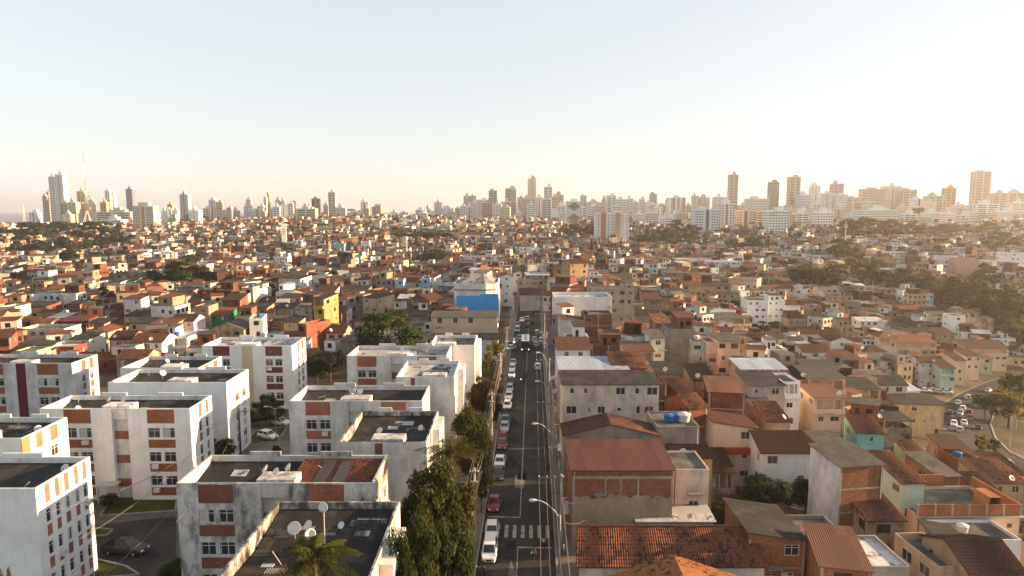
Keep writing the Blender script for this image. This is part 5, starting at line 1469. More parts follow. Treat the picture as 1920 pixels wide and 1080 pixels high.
# everything beyond: too many and too small to tell apart
def distant():
    wb, rb = MB(), MB()
    rs = random.Random(11)
    pts = [c[:3] for c in cand[NMAX:]]
    y = 900.0
    while y < 1420:
        x = -0.8 * y
        while x < 0.82 * y:
            xx, yy = x + rs.uniform(-5, 5), y + rs.uniform(-5, 5)
            x += 11.5
            if not blocked(xx, yy, 2): pts.append((xx, yy, rs.choice((1, 2, 2, 3, 4))))
        y += 13
    for x, y, n in pts:
        g = ground(x, y)
        w, d, h = rs.uniform(2.4, 4.4), rs.uniform(2.5, 4.2), n * 3 + 0.3
        a = rs.uniform(-0.6, 0.6)
        ca, sa = math.cos(a), math.sin(a)
        T = lambda px, py, pz: (x + px * ca - py * sa, y + px * sa + py * ca, g + pz)
        def shell(xa, xb, ya, yb, z0, z1):
            i0 = len(wb.v)
            cs = [(xa, ya), (xb, ya), (xb, yb), (xa, yb)]
            for z in (z0, z1): wb.v.extend(T(*c, z) for c in cs)
            for i in range(4):
                j = (i + 1) % 4
                wb.f.append((i0 + i, i0 + j, i0 + 4 + j, i0 + 4 + i)); wb.m.append(0); wb.uv.extend([(0, 0)] * 4)
            return cs
        cs = shell(-w, w, -d, d, -4, h)
        if y < 800:
            for f in range(n):
                for side in (0, 1):
                    for t in (-0.6, 0.0, 0.6):
                        if rs.random() < 0.3: continue
                        z0 = f * 3 + rs.uniform(.8, 1.1); z1 = z0 + rs.uniform(1.0, 1.5); k = rs.uniform(.4, .75)
                        if side == 0: q = [T(w * t - k, -d - .03, z0), T(w * t + k, -d - .03, z0), T(w * t + k, -d - .03, z1), T(w * t - k, -d - .03, z1)]
                        else:
                            s = 1 if x < 0 else -1
                            q = [T(s * (w + .03), d * t - k, z0), T(s * (w + .03), d * t + k, z0), T(s * (w + .03), d * t + k, z1), T(s * (w + .03), d * t - k, z1)]
                        wb.poly(q, 1)
        k = rs.random()
        if k < 0.6:
            wb.poly([T(*c, h) for c in cs], 2)
            if k < 0.42:                 # a smaller upper storey set back on the slab
                xa = rs.uniform(-1, -.1) * w * .96; xb = min(w * .97, xa + rs.uniform(.8, 1.6) * w); ya = rs.uniform(-.9, .1) * d
                c2 = shell(xa, xb, ya, d * .96, h, h + 2.7)
                if k < .2: rb.poly([T(xa - .3, ya - .3, h + 2.7), T(xb + .3, ya - .3, h + 2.7), T(xb + .3, d, h + 3.3), T(xa - .3, d, h + 3.3)])
                else: wb.poly([T(*c, h + 2.7) for c in c2], 2)
                if y < 800: wb.poly([T((xa + xb) / 2 - .6, ya - .03, h + .8), T((xa + xb) / 2 + .6, ya - .03, h + .8), T((xa + xb) / 2 + .6, ya - .03, h + 2.1), T((xa + xb) / 2 - .6, ya - .03, h + 2.1)], 1)
        elif k < 0.8:
            r = d * 0.35
            e = 0.3
            i0 = len(rb.v)
            rb.v.extend([T(-w - e, -d - e, h), T(w + e, -d - e, h), T(w + e, 0, h + r), T(-w - e, 0, h + r), T(w + e, d + e, h), T(-w - e, d + e, h)])
            for f in ((0, 1, 2, 3), (3, 2, 4, 5)): rb.f.append(tuple(i0 + q for q in f)); rb.m.append(0); rb.uv.extend([(0, 0)] * 4)
            wb.poly([T(w, -d, h), T(w, d, h), T(w, 0, h + r)]); wb.poly([T(-w, d, h), T(-w, -d, h), T(-w, 0, h + r)])
        else:
            rb.poly([T(-w - .3, -d - .3, h), T(w + .3, -d - .3, h), T(w + .3, d + .3, h + d * .2), T(-w - .3, d + .3, h + d * .2)])
            wb.poly([T(w, -d, h), T(w, d, h), T(w, d, h + d * .18)]); wb.poly([T(-w, d, h), T(-w, -d, h), T(-w, d, h + d * .18)])
            wb.poly([T(w, d, h), T(-w, d, h), T(-w, d, h + d * .18), T(w, d, h + d * .18)])
    root = thing('distant_houses', (0, 0, 0), 0, 'dense mass of small distant houses covering the plain before the skyline', 'houses')
    root['kind'] = 'stuff'
    a = wb.build('wall', ['far_wall', 'dark_opening', 'roof_slab'], root); a['kind'] = 'stuff'
    b = rb.build('roof', 'far_roof', root); b['kind'] = 'stuff'
distant()
# ------------------------------------------------------------------ the skyline of apartment towers
TC = {'W': ((0.82, 0.82, 0.81), 'white'), 'w': ((0.74, 0.75, 0.77), 'bluish white'), 'E': ((0.66, 0.6, 0.5), 'beige'), 'T': ((0.68, 0.57, 0.44), 'tan'), 'N': ((0.5, 0.38, 0.28), 'brown'), 'G': ((0.5, 0.5, 0.48), 'grey'),
      'D': ((0.13, 0.12, 0.115), 'dark grey'), 'L': ((0.20, 0.27, 0.34), 'blue-grey'), 'V': ((0.38, 0.40, 0.33), 'greenish grey'), 'C': ((0.68, 0.6, 0.46), 'cream')}
AC = {'o': (0.55, 0.27, 0.10), 'r': (0.36, 0.07, 0.05), 'g': (0.26, 0.30, 0.16), 'n': (0.24, 0.14, 0.09), 't': (0.45, 0.34, 0.18), 's': (0.55, 0.22, 0.13), 'd': (0.08, 0.07, 0.065)}
ACW = {'o': 'orange', 'r': 'red', 'g': 'green', 'n': 'brown', 't': 'tan', 's': 'salmon', 'd': 'dark'}
TOWERS = []
# left, right, top, distance, colour, pattern (b bands, g grid, v accent strip, p blank), accent, label, landmark
TR = [
 (79,86,367,1310,'G','b'),(86,91,360,1330,'N','p'),(90,101,331,1300,'W','b'),(101,117,327,1290,'W','v','o','tallest white tower with an orange seam beside the sea','tall white seaside tower'),
 (112,126,381,1280,'N','b'),(126,142,379,1260,'T','b'),(143,156,358,1320,'N','b'),(163,174,375,1300,'T','p'),(187,199,379,1300,'N','b'),(196,205,357,1320,'W','b'),(205,213,364,1330,'E','p'),(54,70,398,1150,'W','v','n'),
 (175,246,397,1100,'E','b','','long low concrete frame building below the western towers','long frame building'),(186,227,412,1000,'W','b'),(235,247,354,1350,'L','b','','slim blue-grey glass tower','blue-grey glass tower'),(116,132,402,1150,'C','p'),
 (248,286,386,930,'C','v','o','broad cream block with an orange strip in front of the skyline','broad cream block'),(286,294,400,960,'W','b'),(302,310,395,1250,'W','p'),(313,323,383,1330,'N','p'),(309,321,392,1260,'W','g'),(322,332,393,1250,'W','p'),
 (336,352,364,1280,'G','v','n','tall grey tower with a small cap above brown edges','capped grey tower'),(353,372,394,1100,'W','p'),(347,354,401,1150,'L','b'),(390,404,374,1320,'w','v','d'),(404,415,378,1300,'C','b'),(380,391,390,1300,'E','b'),(415,424,396,1300,'G','p'),(424,434,389,1280,'G','g'),
 (433,446,395,1300,'E','g'),(457,462,386,1320,'w','b'),(461,470,373,1300,'W','b'),(470,480,394,1300,'W','g'),(315,330,408,1000,'V','p'),(478,485,392,1300,'N','b'),(484,495,386,1290,'W','g'),(494,499,369,1320,'W','b'),(498,505,365,1330,'N','p'),
 (488,497,396,1250,'T','b'),(507,513,391,1290,'E','b'),(511,524,387,1260,'W','b'),(516,525,375,1340,'N','b'),(523,534,377,1330,'E','b'),(525,538,384,1270,'W','v','n'),(539,549,381,1270,'W','b'),(549,552,377,1300,'N','p'),
 (555,591,391,1000,'E','b','','wide beige office slab with rows of dark windows','wide beige office slab'),(568,585,388,1150,'E','p'),(584,599,372,1300,'D','v','o','dark grey tower with pale edges and a thin finial','dark grey tower'),(606,615,383,1330,'W','g'),(615,628,360,1310,'E','b','','tall beige banded tower with a domed cap','tall beige banded tower'),
 (628,647,389,1290,'w','g'),(676,690,378,1280,'W','v','n'),(680,691,390,1250,'T','b'),(690,698,388,1290,'w','p'),(697,714,387,1240,'T','b'),(709,714,384,1235,'N','p'),(730,746,398,1300,'w','p'),(748,766,398,1250,'w','v','d'),(779,797,393,1240,'W','b'),(786,800,399,1200,'W','b'),
 (796,806,391,1300,'E','p'),(814,827,379,1330,'T','p'),(826,845,390,1300,'w','g'),(833,844,388,1340,'C','p'),(800,815,400,1280,'w','g'),(830,842,397,1200,'W','v','r'),(841,855,397,1180,'C','g'),(853,862,390,1280,'G','b'),(862,873,386,1260,'W','g'),
 (869,880,367,1340,'E','p'),(879,893,367,1330,'T','v','t'),(873,888,387,1240,'W','v','n'),(893,918,374,1280,'W','b','','broad white banded tower with a stepped crown','broad white banded tower'),(904,924,380,1220,'N','g','','brown tower with a dense window grid','brown grid tower'),(917,932,357,1360,'V','b'),
 (925,940,383,1200,'w','g'),(939,956,388,1150,'C','g'),(946,969,378,1320,'E','b'),(948,967,353,1380,'T','b'),(890,906,411,1050,'W','g'),(960,968,354,1370,'E','b'),(970,988,370,1340,'E','v','d'),(979,1003,372,1310,'E','g'),
 (990,1005,335,1390,'E','p','','tallest plain beige tower above the street end','tall plain beige tower'),(1005,1018,369,1290,'W','v','o'),(1017,1034,373,1270,'E','b'),(1020,1036,350,1390,'W','b'),(1035,1046,368,1330,'T','b'),(1043,1057,365,1350,'N','p'),(1048,1062,384,1290,'W','v','o'),(1034,1047,395,1180,'w','p'),(1046,1061,398,1150,'w','g'),
 (994,1007,402,1140,'W','v','r'),(1063,1090,377,1100,'W','g','','white tower patterned with two dark diamond grids','diamond-patterned tower'),(1088,1100,366,1350,'w','b'),(1102,1128,379,1340,'E','g'),(1100,1126,386,1250,'W','g'),(1129,1138,373,1360,'V','p'),(1138,1156,366,1330,'W','b'),
 (1155,1178,373,1300,'W','g'),(1176,1188,372,1340,'W','b'),(1187,1198,378,1260,'W','v','o'),(1199,1209,372,1280,'W','v','o'),(1208,1220,378,1330,'W','g'),(1219,1232,363,1370,'V','p'),(1216,1233,383,1240,'W','v','s'),(1232,1250,383,1340,'E','b'),(1249,1259,375,1350,'E','p'),
 (1258,1286,370,1260,'W','v','g','white tower with three olive-green vertical strips','green-striped white tower'),(1288,1297,385,1330,'T','b'),(1298,1311,367,1360,'E','p'),(1313,1331,370,1360,'T','p'),(1340,1366,369,1320,'W','g'),(1369,1385,327,1390,'T','b','','tallest tan tower with a lone rooftop box','tallest tan tower'),
 (1251,1281,400,1050,'W','p'),(1293,1306,398,1050,'w','p'),(1305,1349,392,780,'w','v','n','close white towers block with a brown seam east of the trees','close brown-seamed white tower'),(1348,1379,381,830,'W','v','g'),(1378,1420,394,850,'T','v','n','broad brown and white panelled tower','broad brown-white tower'),(1419,1443,396,860,'T','b'),
 (1400,1442,372,1330,'w','g'),(1445,1462,341,1390,'V','g','','tall greenish grey tower near the tan giants','tall greenish tower'),(1443,1482,394,760,'W','g','','close white tower with small dark window columns','close white window-column tower'),(1482,1502,331,1380,'T','b','','tall tan tower ribbed with balconies','tall ribbed tan tower'),
 (1500,1521,365,1350,'w','g'),(1522,1539,348,1370,'W','v','t'),(1541,1562,362,1330,'W','v','t'),(1563,1583,344,1390,'T','b'),(1566,1590,364,1330,'W','g'),(1533,1564,397,800,'W','g','','close white wedge-shaped tower','close white wedge tower'),(1588,1612,370,1330,'E','b'),(1564,1581,392,1130,'T','v','n'),
 (1598,1662,379,1250,'E','b'),(1618,1659,354,1370,'T','g'),(1611,1692,393,960,'w','g','','very long white slab building with rows of small windows','long white slab'),(1660,1690,349,1370,'W','v','t'),(1687,1694,351,1390,'T','p'),(1693,1721,355,1350,'T','b'),(1713,1735,372,1230,'w','v','d'),
 (1740,1769,367,1350,'E','b'),(1735,1757,378,1300,'E','p'),(1775,1794,352,1370,'N','b'),(1757,1800,396,1050,'C','v','t'),(1793,1817,384,1280,'w','g'),(1831,1860,321,1390,'T','b','','tallest wide tan tower at the sunward end','tallest wide tan tower'),(1831,1874,382,1130,'W','b'),
 (1863,1888,362,1320,'E','b'),(1892,1925,361,1330,'E','b'),(1738,1757,398,1130,'W','p'),(1878,1922,395,1150,'w','g'),(1900,1925,380,1230,'W','b'),(1806,1832,394,1330,'E','g'),(1195,1240,418,980,'W','p'),(1610,1640,384,1300,'E','g')]
def tower(x0, x1, yt, z, col, pat, acc='', label=None, lm=''):
    if pat != 'v': acc = ''
    a, b = at_z(x0, yt, z), at_z(x1, yt, z)
    W = b.x - a.x
    cx, y, top = (a.x + b.x) / 2, a.y, a.z
    g = ground(cx, y) - 2
    H = top - g
    D = min(max(W * 0.8, 9), 18)
    yaw = math.atan2(-cx, y) * 0.0 + rnd.uniform(-0.12, 0.12)
    root = thing('tower_block', (cx, y, g), yaw, label, 'tower block', 'towers of the skyline')
    hw = W / 2
    wc = tuple(c * rnd.uniform(0.93, 1.06) for c in TC[col][0])
    mb = MB()
    fl = 3.2 if z > 900 else 3.0
    nf = max(2, int((H - 3) / fl))
    def ops(L):
        o = []
        n = max(2, int(L / 2.9))
        for f in range(nf):
            v0 = H - 1.6 - (f + 1) * fl + 1.0
            if v0 < 0.5: break
            if pat == 'b':
                o.append((L * 0.06, L * 0.46, v0, v0 + 1.5, 0.5, 1)); o.append((L * 0.54, L * 0.94, v0, v0 + 1.5, 0.5, 1))
            elif pat == 'p':
                o.append((L * 0.46, L * 0.56, v0, v0 + 1.1, 0.3, 1))
                if f % 2: o.append((L * 0.12, L * 0.2, v0, v0 + 1.1, 0.3, 1))
            else:
                for i in range(n):
                    c = (i + 0.5) * L / n
                    if pat == 'v' and abs(c - L / 2) < L * 0.14: continue
                    w = 0.34 * L / n
                    o.append((c - w, c + w, v0, v0 + 1.35, 0.35, 1))
        return o
    mb.facade((-hw, 0, 0), (1, 0, 0), (0, -1, 0), W, H, ops(W), 0, -8)
    mb.facade((hw, 0, 0), (0, 1, 0), (1, 0, 0), D, H, ops(D), 0, -8)
    mb.facade((-hw, D, 0), (0, -1, 0), (-1, 0, 0), D, H, ops(D), 0, -8)
    mb.facade((hw, D, 0), (-1, 0, 0), (0, 1, 0), W, H, [], 0, -8)
    mb.poly([(-hw, 0, H), (hw, 0, H), (hw, D, H), (-hw, D, H)])
    mb.build('wall', ['plaster', 'glass'], root, wc)
    hb = MB()
    k = rnd.uniform(0.25, 0.5)
    off = rnd.uniform(-0.3, 0.3) * hw
    hb.box(off - hw * k, off + hw * k, D * 0.25, D * 0.75, H + 0.01, H + rnd.uniform(2.5, 5), skip='b')
    if rnd.random() < 0.5: hb.box(off - hw * k * 0.5, off + hw * k * 0.4, D * 0.3, D * 0.6, H + 2.0, H + 7)
    hb.build('lift_housing', 'plaster', root, tuple(c * 0.85 for c in wc))
    if acc:
        strips = [(-0.14, 0.14)]
        if label and 'three' in label: strips = [(-0.75, -0.5), (-0.1, 0.15), (0.6, 0.9)]
        for s0, s1 in strips:
            sb = MB(); sb.box(hw * s0, hw * s1, -0.25, 0.0, 0, H - 1, skip='k')
            sb.build('coloured_strip', 'plaster', root, AC[acc])
    if label and 'diamond' in label:
        for cz in (H * 0.80, H * 0.38):
            db = MB()
            n = 7
            for i in range(-n, n + 1):
                hh = (n - abs(i)) / n * 6.5 + 0.8
                db.box(i * hw * 0.115 - 0.35, i * hw * 0.115 + 0.35, -0.3, -0.02, cz - hh, cz + hh, skip='k')
            for j in (-4.5, -1.5, 1.5, 4.5):
                w = hw * 0.85 * (1 - abs(j) / 8)
                db.box(-w, w, -0.36, -0.02, cz + j - 0.4, cz + j + 0.4, skip='k')
            db.build('dark_grid', 'plaster', root, (0.09, 0.06, 0.05))
    if pat == 'b' and z < 1400:
        for s in (-1, 1):
            bb = MB()
            bb.box(s * hw * 0.30 - hw * 0.28, s * hw * 0.30 + hw * 0.28, -0.9, -0.0, H - fl * nf * 0.98, H - 2.0, skip='k') if False else None
    words = {'b': 'banded', 'g': 'window-gridded', 'v': (ACW.get(acc, '') + '-striped'), 'p': 'plain'}[pat]
    TOWERS.append(dict(root=root, px=((x0 + x1) / 2, yt + 12), label=label, look=TC[col][1] + ' ' + words, W=W, H=H))
    if lm: LAND.append(((x0 + x1) / 2, yt + 12, lm))
for r in TR:
    tower(*r)
_r = random.Random(5)
for k in range(46):                      # the tight mid-rise band that closes the skyline from the street's end to the sunward side
    x = 855 + k * 23 + _r.uniform(-8, 8)
    w = _r.uniform(10, 20)
    tower(x, x + w, _r.uniform(378, 400), _r.uniform(1060, 1400), _r.choice('WWWWwwwEC'), _r.choice('bggv'), _r.choice('ontg'))
for k in range(26):
    x = 1185 + k * 28 + _r.uniform(-9, 9)
    tower(x, x + _r.uniform(12, 26), _r.uniform(394, 408), _r.uniform(930, 1050), _r.choice('WWWwC'), _r.choice('bgg'))
# the pair of striped towers standing close, east of the street end
def striped(x0, x1, yt, z, cols, label, lm):
    a, b = at_z(x0, yt, z), at_z(x1, yt, z)
    W = b.x - a.x
    g = ground((a.x + b.x) / 2, a.y) - 2
    H = a.z - g
    root = thing('tower_block', ((a.x + b.x) / 2, a.y, g), 0, label, 'tower block', 'towers of the skyline')
    hw, s = W / 2, 0.0
    tot = sum(c[1] for c in cols)
    for cc, w, wn, dy in cols:
        u0, u1 = -hw + s / tot * W, -hw + (s + w) / tot * W
        s += w
        mb = MB(); L = u1 - u0 - 0.02
        ops, sops = [], []
        f = 1
        while H - f * 3.0 > 1:
            v = H - 1.0 - f * 3.0 + 0.7
            for i in range(wn): c = (i + 0.5) * L / wn; ops.append((c - 0.55, c + 0.55, v, v + 1.1, 0.3, 1))
            sops.append((2, 3.4, v, v + 1.1, 0.3, 1)); sops.append((7, 8.4, v, v + 1.1, 0.3, 1))
            f += 1
        mb.facade((u0, dy, 0), (1, 0, 0), (0, -1, 0), L, H, ops, 0, -6)
        mb.facade((u0 + L, dy, 0), (0, 1, 0), (1, 0, 0), 12, H, sops, 0, -6)
        mb.facade((u0, dy + 12, 0), (0, -1, 0), (-1, 0, 0), 12, H, [], 0, -6)
        mb.facade((u0 + L, dy + 12, 0), (-1, 0, 0), (0, 1, 0), L, H, [], 0, -6)
        mb.poly([(u0, dy, H), (u0 + L, dy, H), (u0 + L, dy + 12, H), (u0, dy + 12, H)])
        mb.build('wall', ['plaster', 'glass'], root, cc)
    hb = MB(); hb.box(hw * 0.1, hw * 0.6, 4, 9, H + .01, H + 3, skip='b'); hb.build('lift_housing', 'plaster', root, (0.7, 0.62, 0.5))
    TOWERS.append(dict(root=root, px=((x0 + x1) / 2, yt + 25), label=label, look='striped', W=W, H=H))
    LAND.append(((x0 + x1) / 2, yt + 25, lm))
Wc, Sc, Tc = (0.74, 0.74, 0.72), (0.52, 0.20, 0.11), (0.50, 0.38, 0.21)
striped(1117, 1180, 399, 690, [(Wc, 11, 1, 1.0), (Sc, 9, 0, 0), (Wc, 10, 1, 0.6), (Wc, 9, 2, 1.6), (Tc, 9, 0, 0), (Wc, 16, 2, 0.8)], 'twin white tower with salmon and tan vertical stripes beyond the hillside', 'salmon-striped twin tower')
# ------------------------------------------------------------------ masts
def lattice_mast(px, yt, yb, z, wpx, label, cat, lm, red=True, legs=False):
    t, b = at_z(px, yt, z), at_z(px, yb, z)
    g = min(b.z, ground(b.x, b.y)) if not isinstance(yb, float) else b.z
    H = t.z - g
    root = thing('radio_mast', (t.x, t.y, g), 0.3, label, cat)
    w = wpx * z / FPX / 2
    n = max(5, int(H / (w * 5)))
    for k in range(2):
        mb = MB()
        for i in range(n):
            if i % 2 != k: continue
            f0, f1 = i / n, (i + 1) / n
            pf = (lambda f: 1 - 1.7 * f if f < .46 else .218 - .12 * (f - .46)) if legs else (lambda f: 1 - .8 * f)
            w0, w1 = w * pf(f0), w * pf(f1)
            c0 = [(w0, w0), (-w0, w0), (-w0, -w0), (w0, -w0)]; c1 = [(w1, w1), (-w1, w1), (-w1, -w1), (w1, -w1)]
            r = 0.07 + w * (0.008 if legs else 0.05)
            for q in range(4):
                mb.tube([(*c0[q], H * f0), (*c1[q], H * f1)], r, 4, cap=False)
                mb.tube([(*c0[q], H * f0), (*c1[(q + 1) % 4], H * f1)], r * 0.7, 4, cap=False)
        if mb.f: mb.build('lattice_section', 'metal', root, ((0.5, 0.5, 0.48), (0.34, 0.12, 0.08))[k] if red else (0.42, 0.40, 0.37))
    tb = MB(); tb.tube([(0, 0, H * 0.98), (0, 0, H * 1.08)], 0.12, 5); tb.build('antenna_tip', 'metal', root, (0.4, 0.4, 0.4))
    if legs:
        for q in ((1, 1), (-1, 1), (-1, -1), (1, -1)):
            lb = MB(); lb.tube([(q[0] * w * 2.6, q[1] * w * 2, 0), (q[0] * w * 1.1, q[1] * w * 1.1, H * 0.13), (0, 0, H * 0.25)], [.6, .45, .3], 5)
            lb.tube([(q[0] * w * 1.5, q[1] * w * 1.4, 0), (q[0] * w * 1.7, q[1] * w * 1.5, H * 0.07)], 0.35, 4); lb.build('leg', 'metal', root, (0.7, 0.68, 0.64))
        for q, h in ((1.2, 0.42), (-1.0, 0.34), (1.1, 0.27)):
            db = MB(); db.lathe([(0.2, 0), (2.2, 0.4), (2.2, 2.8), (0.2, 3.1)], 10, 0, (q * w * 1.2, -w, H * h)); db.build('drum_antenna', 'metal', root, (0.35, 0.22, 0.17))
    if lm: LAND.append((px, (yt + yb) / 2, lm))
    return root
lattice_mast(155, 283, 412, 1180, 9, 'tall red and white television mast on splayed white legs', 'mast', 'television mast', True, True)
lattice_mast(43, 384, 446, 800, 5, 'slender pale cell mast above the western trees', 'mast', 'pale cell mast', False)
lattice_mast(111, 296, 326.0, 1290, 2.4, 'thin grey antenna on top of the tall white seaside tower', 'antenna', '', False)
lattice_mast(353, 362, 400, 1290, 2.0, 'hair-thin grey antenna beside the capped grey tower', 'antenna', '', False)
lattice_mast(1293, 360, 396, 1320, 2.0, 'hair-thin antenna beside the green-striped white tower', 'antenna', '', False)
def pole_mast(px, yt, yb, w, label, col, bulb=False):
    p = at_g(px, yb, 0); z = proj(p)[2]; t = at_z(px, yt, z)
    H = t.z - p.z
    root = thing('monopole_mast', p, 0, label, 'mast')
    r = w * z / FPX / 2
    mb = MB(); mb.tube([(0, 0, -2), (0, 0, H)], [r, r * 0.7], 8); mb.build('pole', 'plaster', root, col)
    if bulb:
        mb = MB(); mb.lathe([(r * .7, H - r * 6), (r * 2, H - r * 5.4), (r * 2, H - 0.6), (r * .6, H - 0.2)], 10); mb.build('antenna_drum', 'metal', root, (0.7, 0.7, 0.68))
    else:
        for k in range(3):
            mb = MB(); a = k * 2.1; mb.box(r * 2.6 * math.cos(a) - .2, r * 2.6 * math.cos(a) + .2, r * 2.6 * math.sin(a) - .2, r * 2.6 * math.sin(a) + .2, H * 0.72, H * 0.86); mb.tube([(0, 0, H * .8), (r * 2.6 * math.cos(a), r * 2.6 * math.sin(a), H * .8)], 0.08, 4); mb.build('panel_antenna', 'metal', root, (0.7, 0.7, 0.68))
pole_mast(763, 443, 492, 2.2, 'white pole mast with a drum head beside the tall cream gable house', (0.7, 0.7, 0.68), True)
pole_mast(1584, 414, 462, 1.6, 'pale pole mast with panel antennas above the dusky trees', (0.7, 0.66, 0.58))
def water_tower():
    p = at_g(534, 472, 0); z = proj(p)[2]; H = at_z(534, 419, z).z - p.z
    root = thing('water_tower', p, 0.25, 'tall white slab water tower with faded red lettering at its top', 'water tower')
    w = 8.5 * z / FPX / 2
    mb = MB(); mb.box(-w, w, -w * .7, w * .7, -2, H - 2.2, skip='tb'); mb.box(-w * 1.1, w * 1.1, -w * .8, w * .8, H - 2.2, H); mb.build('shaft', 'plaster', root, (0.72, 0.71, 0.68))
    mb = MB(); mb.box(-w * 2.6, w * 1.4, -w * 1.5, w * 1.5, -2, H * 0.14); mb.build('base', 'plaster_worn', root, (0.5, 0.45, 0.32))
    for k in range(3):
        mb = MB(); z0 = H - 6.2 - k * 2.2; mb.box(-w * 0.45, w * (0.5 - .1 * k), -w * .7 - 0.06, -w * .7, z0, z0 + 1.2, skip='k'); mb.build('red_mark', 'trim', root, (0.45, 0.16, 0.12))
    LAND.append((534, 440, 'white water tower'))
water_tower()
# ------------------------------------------------------------------ vehicles (front looks towards local -y)
def car_proto(kind):
    sp = {'hatchback': (3.9, 1.66, 1.48, 0.92, -0.98, -0.30, 1.35, 1.86), 'sedan': (4.35, 1.70, 1.44, 0.92, -1.05, -0.35, 0.95, 1.55), 'minivan': (4.2, 1.72, 1.82, 1.02, -1.35, -0.70, 1.85, 2.04), 'pickup': (5.1, 1.82, 1.76, 1.08, -1.15, -0.55, 0.75, 0.95)}[kind]
    L, Wd, H, belt, wb, wf, rr, rb = sp
    root = thing(kind, (0, 0, 0))
    hl, hw = L / 2, Wd / 2
    mb = MB()
    st_ = [(-hl, 0.34, belt * .66, .74), (-hl + .10, 0.26, belt * .76, .86), (-hl + .55, .22, belt * .86, .97), (wb, .22, belt * .97, 1.0), (0, .22, belt, 1.0), (rb, .22, belt * 1.0, .99), (hl - .25, .24, belt * 1.0, .96), (hl - .05, .32, belt * .92, .86)]
    prev = None
    for y, zb, zt, k in st_:
        w = hw * k
        ring = [(-w * .9, y, zb), (-w, y, zb + .2), (-w, y, zt - .14), (-w * .9, y, zt), (w * .9, y, zt), (w, y, zt - .14), (w, y, zb + .2), (w * .9, y, zb)]
        if prev:
            for i in range(8):
                j = (i + 1) % 8
                mb.poly([prev[i], ring[i], ring[j], prev[j]])
        else: mb.poly(list(reversed(ring)))
        prev = ring
    mb.poly(prev)
    b = hw * .90; t = hw * .74
    B = [(-b, wb, belt - .02), (b, wb, belt - .02), (b, rb, belt - .02), (-b, rb, belt - .02)]
    T = [(-t, wf, H - .05), (t, wf, H - .05), (t, rr, H - .05), (-t, rr, H - .05)]
    T2 = [(-t * .9, wf + .15, H), (t * .9, wf + .15, H), (t * .9, rr - .15, H), (-t * .9, rr - .15, H)]
    for i in range(4):
        j = (i + 1) % 4
        mb.poly([B[i], B[j], T[j], T[i]]); mb.poly([T[i], T[j], T2[j], T2[i]])
    mb.poly(T2)
    if kind == 'pickup':
        mb.box(-hw * .97, hw * .97, hl - .12, hl - .04, .5, 1.12); 
    body = mb.build('body', 'paint', root, (0.7, 0.7, 0.7))
    def lerpq(q, a, c, lo, hi, off):
        q = [Vector(p) for p in q]
        bl, br, tr, tl = q
        n = (br - bl).cross(tl - bl).normalized() * off
        P = lambda u, v: bl.lerp(br, u).lerp(tl.lerp(tr, u), v) + n
        return [P(a, lo), P(c, lo), P(c, hi), P(a, hi)]
    for nm, q, segs in (('windscreen', [B[0], B[1], T[1], T[0]], [(.06, .94)]), ('rear_window', [B[2], B[3], T[3], T[2]], [(.08, .92)]), ('side_window', [B[1], B[2], T[2], T[1]], [(.05, .47), (.51, .95)]), ('side_window', [B[3], B[0], T[0], T[3]], [(.05, .49), (.53, .95)])):
        gb = MB()
        for a, c in segs: gb.poly(lerpq(q, a, c, .10, .94, .012))
        gb.build(nm, 'glass', root)
    for sx in (-1, 1):
        lb = MB(); lb.box(sx * hw * .42, sx * hw * .80, -hl - .015, -hl + .22, belt * .52, belt * .70); lb.build('headlight', 'lamp_glass', root)
        lb = MB(); lb.box(sx * hw * .55, sx * hw * .88, hl - .2, hl - .03, belt * .62, belt * .88); lb.build('tail_light', 'tail_red', root)
        lb = MB(); lb.box(sx * hw * .98, sx * (hw + .17), wb + .18, wb + .32, belt - .04, belt + .13); lb.build('mirror', 'paint', root, (0.1, 0.1, 0.1))
        for y in (-hl * .63, hl * .62):
            wm = MB()
            for xx, rr_ in ((0, .0),):
                pts = [(sx * (hw - .2), y, .31), (sx * (hw + .005), y, .31)]
                wm.tube(pts, .31, 14)
            w_ = wm.build('wheel', 'rubber', root)
            rm = MB(); rm.tube([(sx * (hw - .01), y, .31), (sx * (hw + .015), y, .31)], .2, 10); rm.build('rim', 'alloy', w_)
    pb = MB(); pb.box(-.26, .26, -hl - .02, -hl + .06, .38, .50); pb.build('number_plate', 'alloy', root)
    gb = MB(); gb.box(-hw * .36, hw * .36, -hl - .012, -hl + .1, belt * .5, belt * .64); gb.build('grille', 'rubber', root)
    if kind == 'pickup':
        bb = MB(); bb.box(-hw * .88, hw * .88, rb + .08, hl - .12, belt - .25, belt + .012); bb.build('cargo_cover', 'cloth', root, (0.02, 0.02, 0.02))
        bb = MB(); bb.box(-hw * .6, -hw * .52, -0.4, 0.6, H + .03, H + .07); bb.box(hw * .52, hw * .6, -0.4, 0.6, H + .03, H + .07); bb.build('roof_rack', 'rubber', root)
    return root
PROTO = {k: car_proto(k) for k in ('hatchback', 'sedan', 'minivan', 'pickup')}
USED = set()
CARC = {'white': (0.75, 0.75, 0.74), 'silver': (0.42, 0.43, 0.44), 'black': (0.015, 0.015, 0.017), 'red': (0.26, 0.010, 0.012), 'maroon': (0.10, 0.008, 0.012), 'grey': (0.16, 0.165, 0.17), 'teal': (0.03, 0.25, 0.2), 'dark': (0.03, 0.032, 0.035), 'beige': (0.45, 0.4, 0.3)}
